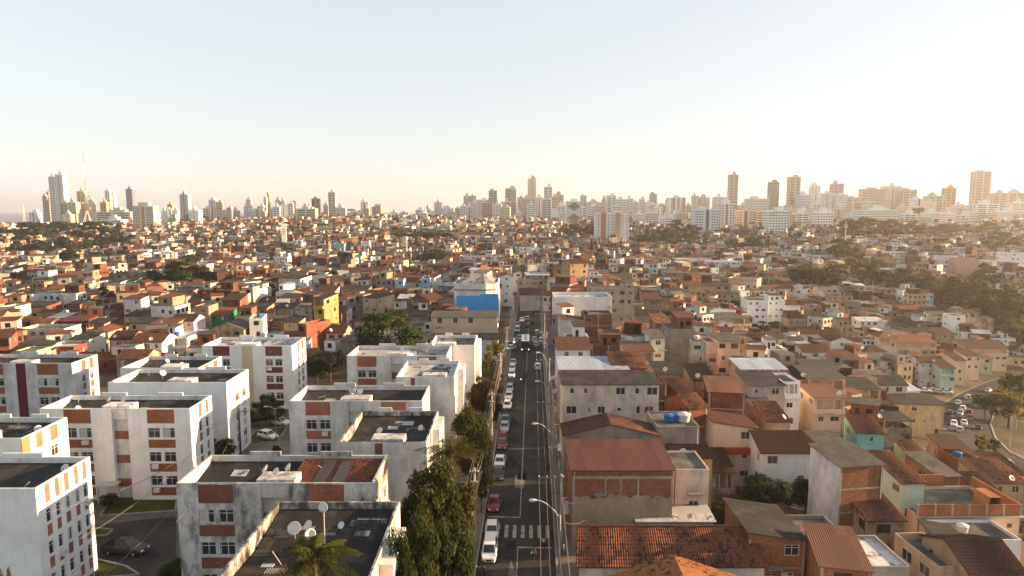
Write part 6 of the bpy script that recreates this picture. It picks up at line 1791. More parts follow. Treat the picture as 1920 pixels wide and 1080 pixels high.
def car(kind, col, p, rz, label, group):
    o = PROTO[kind]
    c = o if kind not in USED else copy_tree(o)
    if kind not in USED: KIDS[o.name] = list(o.children)
    USED.add(kind)
    c.location = p; c.rotation_euler = (0, 0, rz)
    tag(c, label, {'minivan': 'van', 'pickup': 'pickup truck'}.get(kind, 'car'), group)
    for ch in (c.children if c is o else c.children):
        if ch.name.startswith(('body',)): ch.color = (*CARC[col], 1)
    return c
def on_street(px, py, u=None):
    p = at_h(px, py, 0.0)
    uu, v = st_uv(p.x, p.y)
    return st(u if u is not None else uu, v, 0.0)
PK = 'cars parked along the street'
MV = 'cars driving on the street'
HD = -SA                                   # heading of something facing the camera along the street
def pl(px, py, kind, col, label, u=-3.35): car(kind, col, on_street(px, py, u), HD + rnd.uniform(-.03, .03), label, PK)
pl(912, 1042, 'minivan', 'white', 'white van parked before the zebra crossing, first in the kerb row', -3.15)
pl(922, 1003, 'hatchback', 'white', 'white hatchback parked on the zebra crossing just behind the white van', -3.2)
pl(929, 950, 'sedan', 'red', 'bright red sedan parked just beyond the zebra crossing')
pl(938, 895, 'hatchback', 'black', 'black hatchback parked with its nose to the red sedan beyond the crossing')
pl(941, 872, 'sedan', 'white', 'white sedan parked right behind the black hatchback')
pl(945, 838, 'sedan', 'maroon', 'maroon sedan parked between white sedan and red hatchback')
pl(946, 826, 'hatchback', 'red', 'red hatchback parked behind the maroon sedan')
pl(951, 806, 'sedan', 'silver', 'silver sedan parked behind the red hatchback')
pl(953, 793, 'sedan', 'grey', 'grey sedan parked between the silver sedan and white hatchback')
pl(959, 765, 'hatchback', 'white', 'lone white hatchback parked after a gap in the row')
pl(961, 747, 'sedan', 'white', 'white sedan parked directly behind the lone white hatchback')
pl(963, 733, 'hatchback', 'silver', 'silver hatchback parked between two sedans under the cables')
pl(964, 719, 'sedan', 'black', 'black sedan parked before the motorcycle group')
pl(969, 706, 'sedan', 'white', 'white sedan parked beside the motorcycle')
pl(971, 695, 'hatchback', 'white', 'white hatchback second past the motorcycle')
pl(970, 684, 'sedan', 'silver', 'silver sedan at the far end of the tight kerb row')
for px, py, k, c, lab in ((957, 656, 'sedan', 'white', 'white sedan pulled onto the verge beside the bus'), (951, 650, 'hatchback', 'grey', 'grey hatchback on the verge beside the cable pole'), (962, 644, 'hatchback', 'silver', 'silver hatchback on the verge level with the bus')):
    car(k, c, on_street(px, py), HD + R(-35), lab, PK)
for px, py, k, c, lab, away in ((1008, 691, 'hatchback', 'white', 'white hatchback driving alone in the far lane below the bus', 1), (1002, 640, 'sedan', 'silver', 'silver sedan waiting beside the bus', 1), (1005, 649, 'sedan', 'beige', 'beige sedan with glowing tail lights beside the bus', 1), (1015, 641, 'hatchback', 'white', 'white hatchback at the shop kerb beside the bus', 1), (1022, 652, 'hatchback', 'silver', 'silver hatchback parked at the shop kerb', 1),
     (970, 622, 'minivan', 'silver', 'silver van just past the bus', 0), (974, 637, 'hatchback', 'teal', 'teal hatchback squeezed behind the bus', 0), (990, 613, 'sedan', 'dark', 'dark sedan beyond the bus in mid street', 1), (979, 603, 'sedan', 'white', 'white sedan at the crowded far end of the street', 0), (988, 600, 'hatchback', 'silver', 'silver hatchback at the crowded far end of the street', 1), (996, 606, 'sedan', 'black', 'black sedan close to the blank white warehouse', 1), (972, 612, 'hatchback', 'maroon', 'maroon hatchback behind the silver van', 0)):
    car(k, c, on_street(px, py), HD + (math.pi if away else 0), lab, MV)
EST = 'cars standing in the estate'
car('pickup', 'dark', at_h(236, 1036, 0.035), R(82), 'dark pickup truck standing side-on between the estate blocks', EST)
car('hatchback', 'white', at_h(503, 822, 0.03), R(62), 'white hatchback on the estate roadway beside the lamp post', EST)
car('sedan', 'white', at_h(525, 796, 0.03), R(70), 'white sedan half hidden behind the salmon-banded block', EST)
car('hatchback', 'red', at_h(498, 786, 0.03), R(75), 'red hatchback under the estate trees', EST)
VG = 'cars on the valley road'
def on_valley(px, py):
    p = at_g(px, py, 0)
    best = None
    for a, b in zip(VPTS, VPTS[1:]):
        m = a.lerp(b, 0.5); d = (m - p).length
        if best is None or d < best[0]: best = (d, b - a, a, b)
    d = best[1]
    t = max(0, min(1, (p - best[2]).dot(d) / d.length_squared))
    q = best[2].lerp(best[3], t)
    return Vector((p.x, p.y, q.z + 0.31)), math.atan2(d.x, -d.y)
for px, py, k, c, lab in ((1815, 747, 'sedan', 'white', 'white sedan climbing the upper bend of the valley road'), (1797, 757, 'sedan', 'white', 'large white sedan at the middle of the valley bend'), (1805, 769, 'hatchback', 'white', 'white hatchback following the large white sedan'), (1781, 776, 'hatchback', 'dark', 'dark hatchback with pale bonnet on the valley road edge'),
   (1800, 778, 'sedan', 'silver', 'silver sedan in the pack on the valley road'), (1817, 778, 'hatchback', 'red', 'red hatchback by the inner kerb of the valley road'), (1785, 788, 'sedan', 'maroon', 'maroon sedan by the outer edge of the valley road'), (1788, 798, 'sedan', 'white', 'white sedan behind the maroon sedan in the valley'), (1807, 798, 'sedan', 'white', 'white sedan in the middle lane beside a red car'),
   (1818, 790, 'sedan', 'red', 'red sedan by the inner kerb of the valley road'), (1799, 810, 'hatchback', 'silver', 'silver hatchback at the tail of the valley queue'), (1833, 810, 'sedan', 'black', 'black sedan leaving the lower valley bend'), (1853, 735, 'sedan', 'silver', 'silver sedan highest up the valley road'), (1826, 763, 'hatchback', 'dark', 'dark hatchback under the flat-topped tree'), (1888, 876, 'sedan', 'white', 'white sedan on the lower arm of the valley road')):
    p, a = on_valley(px, py)
    car(k, c, p, a + (math.pi if px % 2 else 0), lab, VG)
for px, py, k, c, lab in ((1734, 735, 'sedan', 'white', 'white sedan parked by the houses above the valley bend'), (1747, 736, 'hatchback', 'beige', 'beige hatchback parked by the houses above the valley bend'), (1761, 738, 'hatchback', 'silver', 'silver hatchback parked at the valley junction'), (1774, 738, 'sedan', 'white', 'white sedan parked at the valley junction'), (1563, 606, 'sedan', 'white', 'white sedan parked on the steep lane of the eastern slope')):
    p = at_g(px, py, 0); car(k, c, p + Vector((0, 0, .1)), R(70), lab, 'cars parked on the slope')
# the bus
def bus(p, rz):
    root = thing('bus', p, rz, 'city bus with white roof and lit headlights coming down the street', 'bus')
    L, W, H = 10.5, 2.5, 3.1
    mb = MB(); mb.box(-W / 2, W / 2, 0, L, 0.35, H - .12, skip='t')
    a, b = W / 2, W / 2 - .15
    for q in ([(-a, 0, H - .12), (a, 0, H - .12), (b, .2, H), (-b, .2, H)], [(a, 0, H - .12), (a, L, H - .12), (b, L - .2, H), (b, .2, H)], [(a, L, H - .12), (-a, L, H - .12), (-b, L - .2, H), (b, L - .2, H)], [(-a, L, H - .12), (-a, 0, H - .12), (-b, .2, H), (-b, L - .2, H)]): mb.poly(q)
    mb.build('body', 'paint', root, (0.08, 0.085, 0.09))
    mb = MB(); mb.poly([(-b, .2, H + .004), (b, .2, H + .004), (b, L - .2, H + .004), (-b, L - .2, H + .004)]); mb.build('roof', 'paint', root, (0.8, 0.8, 0.79))
    mb = MB(); mb.box(-1.05, 1.05, -.02, 0, 1.25, 2.5, skip='k'); mb.build('windscreen', 'glass', root)
    mb = MB(); mb.box(-.85, .85, -.03, 0, 2.58, 2.88, skip='k'); mb.build('destination_panel', 'rubber', root)
    for s in (-1, 1):
        mb = MB(); x = s * (W / 2)
        for i in range(6): mb.box(x - .01, x + .01, .8 + i * 1.6, 2.25 + i * 1.6, 1.35, 2.35)
        mb.build('side_window', 'glass', root)
        mb = MB(); mb.lathe([(0.0, 0), (.13, 0), (.13, .05), (0, .06)], 10); o = mb.build('headlight', 'lamp_lit', root, None, False, (s * .95, -.01, .75)); o.rotation_euler = (R(90), 0, 0)
        for y in (1.9, 8.0):
            wb = MB(); wb.tube([(s * .95, y, .48), (s * 1.262, y, .48)], .48, 14); w = wb.build('wheel', 'rubber', root)
            wb = MB(); wb.tube([(s * 1.2, y, .48), (s * 1.275, y, .48)], .26, 10); wb.build('rim', 'alloy', w)
        mb = MB(); mb.tube([(s * 1.15, -.05, 2.6), (s * 1.4, -.25, 2.45), (s * 1.4, -.25, 2.05)], .05, 5); mb.build('mirror', 'rubber', root)
    for y in (2.2, 5.2, 8.0):
        mb = MB(); mb.box(-.45, .45, y - .4, y + .4, H + .006, H + .16, skip='b'); mb.build('roof_hatch', 'metal', root, (0.3, 0.3, 0.3))
bus(on_street(985, 660), HD)
def motorcycle(p, rz, label, lit=True):
    root = thing('motorcycle', p, rz, label, 'motorcycle', 'motorcycles by the parked cars')
    for y in (-.62, .62):
        mb = MB(); mb.tube([(-.06, y, .3), (.06, y, .3)], .3, 12); mb.build('wheel', 'rubber', root)
    mb = MB(); mb.tube([(0, -.62, .3), (0, -.4, .95), (0, 0, .78), (0, .6, .82)], [.05, .06, .16, .09], 6); mb.build('frame', 'paint', root, (0.12, 0.02, 0.02))
    mb = MB(); mb.tube([(-.35, -.35, 1.02), (0, -.42, 1.0), (.35, -.35, 1.02)], .025, 5); mb.build('handlebar', 'rubber', root)
    mb = MB(); mb.lathe([(0, 0), (.09, 0), (.09, .06), (0, .07)], 8); o = mb.build('headlight', 'lamp_lit' if lit else 'lamp_glass', root, None, False, (0, -.5, .88)); o.rotation_euler = (R(90), 0, 0)
    mb = MB(); mb.box(-.13, .13, 0, .7, .84, .92); mb.build('seat', 'rubber', root)
motorcycle(on_street(977, 717), HD, 'motorcycle with a glowing headlight beside the black sedan')
motorcycle(on_street(906, 1072, -3.6), HD + .2, 'motorcycle parked in front of the white van', False)
# ------------------------------------------------------------------ people
def person(p, rz, shirt, legs, label, step=0.25, hold=None):
    root = thing('person', p, rz, label, 'person', 'people on the pavement and road')
    def skin(name, V, E, Rr, m, col, parent):
        me = bpy.data.meshes.new(name); me.from_pydata(V, E, []); me.update()
        me.materials.append(MATS[m])
        o = link(name, me, parent, col)
        md = o.modifiers.new('skin', 'SKIN'); md.use_smooth_shade = True
        for v, r in zip(me.skin_vertices[0].data, Rr): v.radius = (r, r * 0.85)
        me.skin_vertices[0].data[0].use_root = True
        s = o.modifiers.new('subdivision', 'SUBSURF'); s.levels = 1; s.render_levels = 1
        return o
    a = step
    V = [(0, 0, .92), (0, 0, 1.15), (0, 0, 1.40), (0, 0, 1.50), (0, -.02, 1.60), (0, -.02, 1.72),
         (.17, 0, 1.40), (.23, a * .4, 1.14), (.22, a * .1 - .1, .90), (.22, a * .1 - .14, .80), (-.17, 0, 1.40), (-.23, -a * .4, 1.14), (-.22, -a * .4 - .1, .90), (-.22, -a * .4 - .14, .80),
         (.09, 0, .86), (.10, -a * .6, .48), (.10, -a * .9, .09), (.10, -a * .9 - .15, .04), (-.09, 0, .86), (-.10, a * .5, .48), (-.10, a * 1.0, .09), (-.10, a * 1.0 - .15, .04)]
    E = [(0, 1), (1, 2), (2, 3), (3, 4), (4, 5), (2, 6), (6, 7), (7, 8), (8, 9), (2, 10), (10, 11), (11, 12), (12, 13), (0, 14), (14, 15), (15, 16), (16, 17), (0, 18), (18, 19), (19, 20), (20, 21)]
    Rr = [.13, .12, .14, .05, .095, .08, .06, .042, .034, .036, .06, .042, .034, .036, .085, .06, .042, .035, .085, .06, .042, .035]
    skin('body', V, E, Rr, 'skin', None, root)
    skin('shirt', [V[0], V[1], V[2], V[6], (.205, a * .2, 1.26), V[10], (-.205, -a * .2, 1.26)], [(0, 1), (1, 2), (2, 3), (3, 4), (2, 5), (5, 6)], [.15, .145, .16, .085, .07, .085, .07], 'cloth', shirt, root)
    skin('trousers', [V[0], V[14], V[15], (.10, -a * .85, .16), V[18], V[19], (-.10, a * .92, .16)], [(0, 1), (1, 2), (2, 3), (0, 4), (4, 5), (5, 6)], [.145, .1, .078, .06, .1, .078, .06], 'cloth', legs, root)
    hb = MB(); hb.lathe([(0.09, -.02), (0.1, .05), (.06, .11), (0.0, .125)], 10, 0, (0, 0, 1.66)); hb.build('hair', 'cloth', root, (0.012, 0.01, 0.008))
    for s in (-.033, .033):
        eb = MB(); eb.lathe([(0.0, -.01), (.011, 0), (0, .01)], 6, 0, (s, -.112, 1.655)); eb.build('eye', 'rubber', root)
    nb = MB(); nb.lathe([(0.018, -.02), (.012, .02), (0, .025)], 6, 0, (0, -.118, 1.63)); nb.build('nose', 'skin', root)
PW = (0.62, 0.6, 0.6)
for px, py, sh, tr, lab, rz in ((1019, 1032, PW, (0.03, 0.03, 0.04), 'person in a white shirt and dark shorts walking past the zebra crossing', 0.2), (1001, 1052, (0.02, 0.16, 0.17), (0.02, 0.02, 0.025), 'person in a teal shirt walking on the road with a white bundle', 2.6),
   (1056, 1046, (0.05, 0.10, 0.14), (0.03, 0.03, 0.05), 'person in dark blue standing by the shop fronts', 1.0), (956, 868, (0.16, 0.03, 0.03), (0.03, 0.03, 0.04), 'person in dark red beside the white parked sedan', 1.5), (982, 712, (0.03, 0.03, 0.035), (0.025, 0.025, 0.03), 'person in black standing by the motorcycle', 0.4),
   (987, 713, (0.05, 0.05, 0.055), (0.02, 0.02, 0.025), 'person in grey standing on the road near the motorcycle', 2.4), (1046, 872, (0.02, 0.2, 0.22), (0.05, 0.05, 0.06), 'person in turquoise on the shop pavement', 0.2), (1029, 888, (0.04, 0.04, 0.045), (0.03, 0.03, 0.03), 'person in dark clothes under the pole crossarm', 3.0)):
    q = on_street(px, py); u, v = st_uv(q.x, q.y)
    if abs(u) > ROAD_W + .2: q.z = 0.135
    person(q, rz, sh, tr, lab)
bp = on_street(998, 1050); bb = MB(); bb.lathe([(0.02, -.16), (.17, -.1), (.2, .03), (.1, .15), (.02, .2)], 9); o = bb.build('bundle', 'cloth', None, (0.7, 0.68, 0.64), False, (bp.x, bp.y, .86)); tag(o, 'pale cloth bundle carried by the person in teal', 'bundle')
# ------------------------------------------------------------------ street lamps, poles and cables
def street_lamp(v, u, label, arm=2.6, side=-1, h=9.0):
    root = thing('street_lamp', st(u, v, 0.13), -SA, label, 'street lamp', 'street lamps along the shop kerb')
    mb = MB(); mb.tube([(0, 0, 0), (0, 0, h - 1.6)], [.11, .08], 8); mb.build('pole', 'concrete', root, (0.42, 0.4, 0.37))
    mb = MB(); mb.tube([(0, 0, h - 2.0), (side * arm * .25, 0, h - 1.1), (side * arm * .6, 0, h - .35), (side * arm * .85, 0, h - .05), (side * arm, 0, h)], .045, 6); mb.build('arm', 'metal', root, (0.62, 0.6, 0.56))
    mb = MB()
    x = side * arm
    prof = [(0, .05), (.15, .10), (.4, .15), (.75, .13), (.9, .04)]
    pts = [(x + side * a, 0, h + .02) for a, r in prof]
    mb.tube(pts, [r for a, r in prof], 8); mb.build('lamp_head', 'metal', root, (0.72, 0.71, 0.68))
    mb = MB(); mb.box(x + side * .3, x + side * .78, -.09, .09, h - .14, h - .09); mb.build('lens', 'lamp_glass', root)
for i, (px, py, near) in enumerate(((995, 940, 'lamp over the zebra crossing, arm reaching across the road'), (1000, 796, 'lamp beside the long dark-roofed cream house'), (1005, 716, 'lamp beside the bluish lean roof'), (1007, 662, 'lamp beside the red-capped white house'), (1004, 620, 'lamp in front of the blank white warehouse'))):
    p = at_h(px, py, 9.0); u, v = st_uv(p.x, p.y)
    street_lamp(v, 4.75, 'pale street ' + near, max(1.5, 4.75 - u - .7))
def utility_pole(u, v, label, h=9.2, arms=((1.2, 8.7),), wood=False, group='utility poles', loc=None):
    root = thing('utility_pole', loc or st(u, v, 0.13), -SA, label, 'utility pole', group)
    mb = MB(); mb.tube([(0, 0, 0), (0, 0, h)], [.17, .11], 8); mb.build('pole', 'bark' if wood else 'concrete', root, (0.12, 0.08, 0.06) if wood else (0.46, 0.43, 0.38))
    for a, z in arms:
        lo, hi = (a if isinstance(a, tuple) else (-a, a))
        mb = MB(); mb.box(lo, hi, -.19, -.07, z - .07, z + .07); arm = mb.build('crossarm', 'trim', root, (0.20, 0.17, 0.14))
        for i in range(4):
            x = lo + .1 + (hi - lo - .2) * i / 3
            mb = MB(); mb.lathe([(.05, 0), (.07, .06), (.04, .1), (.06, .16), (0, .18)], 7, 0, (x, -.13, z + .07)); mb.build('insulator', 'lamp_glass', arm)
    return root
LV = []
for px, py in ((896, 882), (927, 738), (947, 664), (953, 615)):
    p = at_h(px, py, 9.2); LV.append(st_uv(p.x, p.y)[1])
d0 = LV[1] - LV[0]
LV = [LV[0] - 2 * d0 * .95, LV[0] - d0] + LV + [LV[-1] + 32, LV[-1] + 64]
WHERE = ['concrete pole under the frame carrying the cable bundle', 'concrete pole low by the white van under the cable bundle', 'concrete cable pole beside the street palm', 'concrete cable pole beside the rust-orange tree', 'concrete cable pole by the yellow-green tree', 'concrete cable pole level with the bus', 'concrete cable pole below the blue panel', 'concrete cable pole at the far end of the street']
for v, lab in zip(LV, WHERE): utility_pole(-5.1, v, lab, 9.4, ((0.55, 8.9), (0.4, 7.6)))
def cable(pts, r, label, group, n=5):
    mb = MB(); mb.tube(pts, r, n, cap=False)
    o = mb.build('cable', 'cable'); tag(o, label, 'cable', group); return o
def span(a, b, sag, r, label, group, m=9):
    P = []
    for i in range(m):
        t = i / (m - 1); p = a.lerp(b, t); p.z -= 4 * sag * t * (1 - t); P.append(p)
    cable(P, r, label, group)
for a, b in zip(LV, LV[1:]):
    for k in range(9):
        u = -5.1 + (-.55, .55, -.3, .3, -.12, .22, -.2, .34, .05)[k]
        z = 9.1 if k < 4 else (7.7, 7.4, 7.1, 6.9, 7.2)[k - 4]
        far = a > 120
        span(st(u, a, z), st(u + rnd.uniform(-.15, .15), b, z + rnd.uniform(-.1, .1)), rnd.uniform(.25, .8), (0.022 if k < 4 else 0.055) * (0.8 if far else 1), 'thick brown cable sagging in the bundle between the poles of the tree-side kerb' if k >= 4 else 'thin wire strung above the cable bundle on the tree-side kerb', 'bundled cables' if k >= 4 else 'upper wires')
RV = [st_uv(*at_h(1054, 897, 8.8).xy)[1] + d for d in (-62, -31, 0, 31, 62, 93, 124, 158, 192)]
for i, v in enumerate(RV):
    utility_pole(5.15, v, ['shop-side pole below the frame edge', 'shop-side pole by the huge mottled tile roof', 'shop-side pole with a long crossarm near the maroon metal roof', 'shop-side pole by the low grey gable house', 'shop-side pole by the long dark roof', 'shop-side pole by the bluish lean roof', 'shop-side pole by the red-capped white house', 'shop-side pole at the stained gable wall', 'shop-side pole by the blank white warehouse'][i], 9.2, (((-2.7, 0.3), 8.8),))
for a, b in zip(RV, RV[1:]):
    for u, z in ((2.55, 8.95), (3.35, 8.95), (4.3, 8.95), (5.2, 7.2), (5.3, 6.6)):
        span(st(u, a, z), st(u, b, z), rnd.uniform(.15, .5), 0.025, 'thin wire strung along the shop-side poles', 'shop-side wires')
ep = at_z(451, 843, 112); utility_pole(0, 0, 'dark wooden pole with a crossarm beside the windowless white block', 7.7, ((1.6, 7.3),), True, 'utility poles', Vector((ep.x, ep.y, 0.02)))
def double_lamp(px, py, z, label):
    b = at_z(px, py, z)
    root = thing('street_lamp', (b.x, b.y, .03), 0, label, 'street lamp', 'estate lamps')
    mb = MB(); mb.tube([(0, 0, 0), (0, 0, 6)], [.09, .06], 7); mb.build('pole', 'metal', root, (0.25, 0.24, 0.22))
    for s in (-1, 1):
        mb = MB(); mb.tube([(0, 0, 5.8), (s * .7, 0, 6.2), (s * 1.3, 0, 6.25)], .035, 5); mb.build('arm', 'metal', root, (0.5, 0.5, 0.48))
        mb = MB(); mb.tube([(s * 1.3, 0, 6.25), (s * 1.6, 0, 6.27), (s * 1.95, 0, 6.22)], [.05, .13, .05], 7); mb.build('lamp_head', 'metal', root, (0.7, 0.7, 0.68))
double_lamp(518, 826, 118, 'two-armed estate lamp post beside the white hatchback')
for (x0, y0, z0), (x1, y1, z1), sag in (((451, 770, 112), (210, 930, 80), 1.2), ((451, 772, 112), (330, 980, 62), 1.5), ((425, 768, 112), (600, 700, 130), 1.0), ((470, 770, 112), (640, 690, 140), 1.0), ((451, 775, 112), (355, 800, 92), .6), ((150, 1010, 55), (400, 800, 100), 1.4), ((90, 960, 62), (380, 830, 100), 1.3), ((170, 1100, 52), (420, 820, 105), 1.6), ((562, 700, 140), (640, 720, 110), .8), ((350, 560, 300), (420, 548, 300), 1.5)):
    span(at_z(x0, y0, z0), at_z(x1, y1, z1), sag, 0.022, 'thin wire slung across the estate between pole and blocks', 'estate wires')
for k in range(9):
    a = at_h(rnd.uniform(1035, 1060), rnd.uniform(780, 1000), 8.0); u, v = st_uv(a.x, a.y)
    span(st(5.2, v, 7.2), st(rnd.uniform(7.5, 9), v + rnd.uniform(2, 9), rnd.uniform(4.5, 7)), .3, .02, 'thin service wire running from a shop-side pole to the house fronts', 'service wires')
for px, py in ((1870, 800, ), (1892, 842), (1904, 806), (1877, 786)):
    p = at_g(px, py, 0); utility_pole(0, 0, {1870: 'pale lamp pole on the grass by the flat-topped tree', 1892: 'pale pole at the lower arm of the valley road', 1904: 'pale pole under the golden valley tree', 1877: 'pale pole between the two park trees'}[px], 8.5, ((.5, 8.2),), False, 'valley poles', p)
# ------------------------------------------------------------------ satellite dishes and water tanks
def dish_proto():
    root = thing('satellite_dish', (0, 0, 0))
    mb = MB(); mb.tube([(0, 0, 0), (0, 0, .75)], .035, 6); mb.build('mount', 'metal', root, (0.3, 0.27, 0.24))
    mb = MB(); mb.lathe([(0, 0), (.18, .02), (.36, .08), (.52, .17), (.53, .185), (.36, .10), (.18, .04), (0, .02)], 18)
    d = mb.build('reflector', 'metal', root, (0.62, 0.61, 0.58), True, (0, -.05, .9)); d.rotation_euler = (R(52), 0, 0)
    mb = MB(); mb.tube([(0, -.18, .38), (0, -.62, .98)], .018, 5); mb.box(-.05, .05, -.70, -.60, .95, 1.07); mb.build('feed_arm', 'metal', root, (0.2, 0.2, 0.2))
    return root
DP = dish_proto(); KIDS[DP.name] = list(DP.children)
_first = [True]
def dish(root, x, y, z, rz, s, label, group):
    m = Matrix.LocRotScale(root.location, root.rotation_euler, None) @ Vector((x, y, z))
    c = DP if _first[0] else copy_tree(DP)
    _first[0] = False
    c.location = m; c.rotation_euler = (0, 0, rz); c.scale = (s, s, s)
    tag(c, label, 'satellite dish', group)
ORDW = ['first', 'second', 'third', 'fourth', 'fifth', 'sixth']
for key, spots in (('estate block by the lawn', [(-.62, .3), (-.12, .12), (.05, .2)]), ('foremost white block', [(.9, .75)]), ('blackened block', [(-.12, .12), (-.02, .3), (.0, .05), (.1, .25), (.16, .15)]), ('torn-roof block', [(-.45, .65), (-.28, .72), (-.18, .6), (.2, .75)]), ('salmon-banded block', [(-.1, .15), (-.03, .2), (.05, .15)]),
                   ('black-roofed wing', [(-.1, .2), (.7, .55)]), ('pale-roofed block', [(.1, .1), (.25, .2)]), ('maroon-banded block', [(.1, .15), (.2, .3)]), ('mint-white block end', [(.75, .6)]), ('orange-columned block', [(.1, .2), (.3, .4), (.5, .3)]), ('windowless white block', [(-.15, .2)])):
    r_, hw_, D_, zr_, H_ = ROOFS[key]
    for i, (fx, fy) in enumerate(sorted(spots)):
        s = rnd.uniform(0.6, 1.0) * (1.35 if key == 'torn-roof block' and i == 0 else 1)
        onhead = abs(fx) < .16 and fy < .26 and key not in ('torn-roof block',)
        dish(r_, fx * hw_, fy * D_ if not onhead else .6 + fy * 4, (H_ + .25) if onhead else zr_ - .2, rnd.uniform(-1.2, 1.2), s, ('lone satellite dish on the roof of the ' + key) if len(spots) == 1 else f'white satellite dish on the {key}, {ORDW[i]} counted toward the street', 'satellite dishes on the estate roofs')
r_, hw_, D_, zr_, H_ = ROOFS['torn-roof block']
tp = r_.location + Vector((0.6, D_ * .5, zr_)); root = thing('antenna_mast', tp, 0, 'thin roof mast with a small dish on the torn-roof block', 'antenna')
mb = MB(); mb.tube([(0, 0, -.3), (0, 0, 3.6)], .05, 6); mb.build('mast', 'metal', root, (0.4, 0.38, 0.35))
mb = MB(); mb.lathe([(0, 0), (.22, .03), (.40, .1), (.41, .12), (.2, .05), (0, .02)], 16); o = mb.build('reflector', 'metal', root, (0.62, 0.6, 0.58), True, (0, -.1, 3.7)); o.rotation_euler = (R(75), 0, 0)
TANKS = []
def tank_proto():
    root = thing('water_tank', (0, 0, 0))
    mb = MB(); mb.lathe([(0.0, 0), (.55, 0), (.72, .35), (.76, .9), (.80, .92), (.80, 1.0)], 16); mb.build('body', 'trim', root, None, True)
    mb = MB(); mb.lathe([(.82, 1.0), (.82, 1.06), (.5, 1.2), (0, 1.26)], 16); mb.build('lid', 'trim', root, None, True)
    return root
TP = tank_proto(); KIDS[TP.name] = list(TP.children)
_ft = [True]
def tank(p, col, label=None, s=1.0, word='blue'):
    c = TP if _ft[0] else copy_tree(TP)
    first = _ft[0]; _ft[0] = False
    c.location = p; c.scale = (s, s, s)
    tag(c, label, 'water tank', 'rooftop water tanks')
    for ch in list(c.children): ch.color = (*col, 1)
    TANKS.append(dict(root=c, px=proj(p), label=label, word=word))
BL, DB, WT = (0.04, 0.17, 0.42), (0.03, 0.06, 0.12), (0.62, 0.62, 0.6)
def roof_of(label, fx, fy):
    h = find(label)
    m = Matrix.LocRotScale(h['root'].location, h['root'].rotation_euler, None)
    return m @ Vector((fx * h['W'] / 2, fy * h['D'], h['H'] - (0.3 if h['rs'] == 'f' else -.1)))
tank(roof_of('three water tanks', -.2, .4), BL, 'blue water tank on the grey terrace, one nearer the street'); tank(roof_of('three water tanks', .15, .45), BL, 'blue water tank in the middle of the three on the grey terrace'); tank(roof_of('three water tanks', .5, .4), WT, 'white water tank on the grey terrace beside two blue ones', 1.15)
tank(roof_of('hung with laundry', .75, .25), BL, 'bright blue water tank on the laundry terrace'); tank(roof_of('red brick house with blue tank', -.8, .2) , DB, 'dark blue tank atop the red brick house by the warehouse', 1.0); tank(roof_of('narrow white house with a blue', .3, .3), BL, 'blue tank on the narrow white house of the western slope', .9)
k = 0
for h in list(HOUSES):
    if h['rs'] == 'f' and h['z'] < 380 and rnd.random() < 0.36 and not h['label']:
        m = Matrix.LocRotScale(h['root'].location, h['root'].rotation_euler, None)
        w = rnd.choice((('blue', BL), ('blue', BL), ('dark', DB), ('white', WT)))
        tank(m @ Vector((rnd.uniform(-.5, .5) * h['W'] / 2, h['D'] * .5, h['H'] - .4)), w[1], None, rnd.uniform(.8, 1.1), w[0])
HDISH = []
for h in list(HOUSES):
    if h['z'] < 300 and not h['label'] and rnd.random() < 0.22:
        c = copy_tree(DP)
        m = Matrix.LocRotScale(h['root'].location, h['root'].rotation_euler, None)
        c.location = m @ Vector((rnd.uniform(-.7, .7) * h['W'] / 2, .15, h['H'] - .1)); c.rotation_euler = (0, 0, rnd.uniform(-1.2, 1.2)); c.scale = (.9, .9, .9)
        tag(c, None, 'satellite dish', 'satellite dishes on the houses')
        HDISH.append(dict(root=c, px=proj(c.location), label=None))
# laundry on the terrace and under the blue canopy
def laundry(label_host, fx0, fx1, fy, z, label, cols):
    h = find(label_host)
    m = Matrix.LocRotScale(h['root'].location, h['root'].rotation_euler, None)
    root = thing('clothes_line', m @ Vector((0, fy * h['D'], h['H'])), h['yaw'], label, 'clothes line')
    W = h['W'] / 2
    mb = MB(); mb.tube([(fx0 * W, 0, z), ((fx0 + fx1) / 2 * W, 0, z - .12), (fx1 * W, 0, z)], .012, 4); 
    for x in (fx0 * W, fx1 * W): mb.tube([(x, 0, -1.2), (x, 0, z)], .03, 5)
    mb.build('line', 'cable', root)
    for i, c in enumerate(cols):
        x = (fx0 + (fx1 - fx0) * (i + .5) / len(cols)) * W; w = rnd.uniform(.3, .5); l = rnd.uniform(.6, 1.0)
        mb = MB(); P = [(-w, .03), (-w * .4, -.04), (w * .3, .04), (w, -.02)]
        for (a, ya), (b, yb) in zip(P, P[1:]): mb.poly([(x + a, ya * 2, z - l), (x + b, yb * 2, z - l), (x + b, yb, z - .08), (x + a, ya, z - .08)])
        mb.build('garment', 'cloth', root, c)
laundry('hung with laundry', -.8, .3, .3, 1.4, 'laundry line with a red garment on the grey terrace', [(.7, .68, .64), (.6, .5, .3), (.55, .05, .04), (.7, .7, .7), (.5, .4, .3)])
laundry('canopy over laundry', -.8, .6, .25, -.55, 'white laundry drying under the blue metal canopy', [(.7, .7, .68), (.2, .3, .45), (.7, .7, .7), (.72, .7, .66), (.6, .6, .6)])
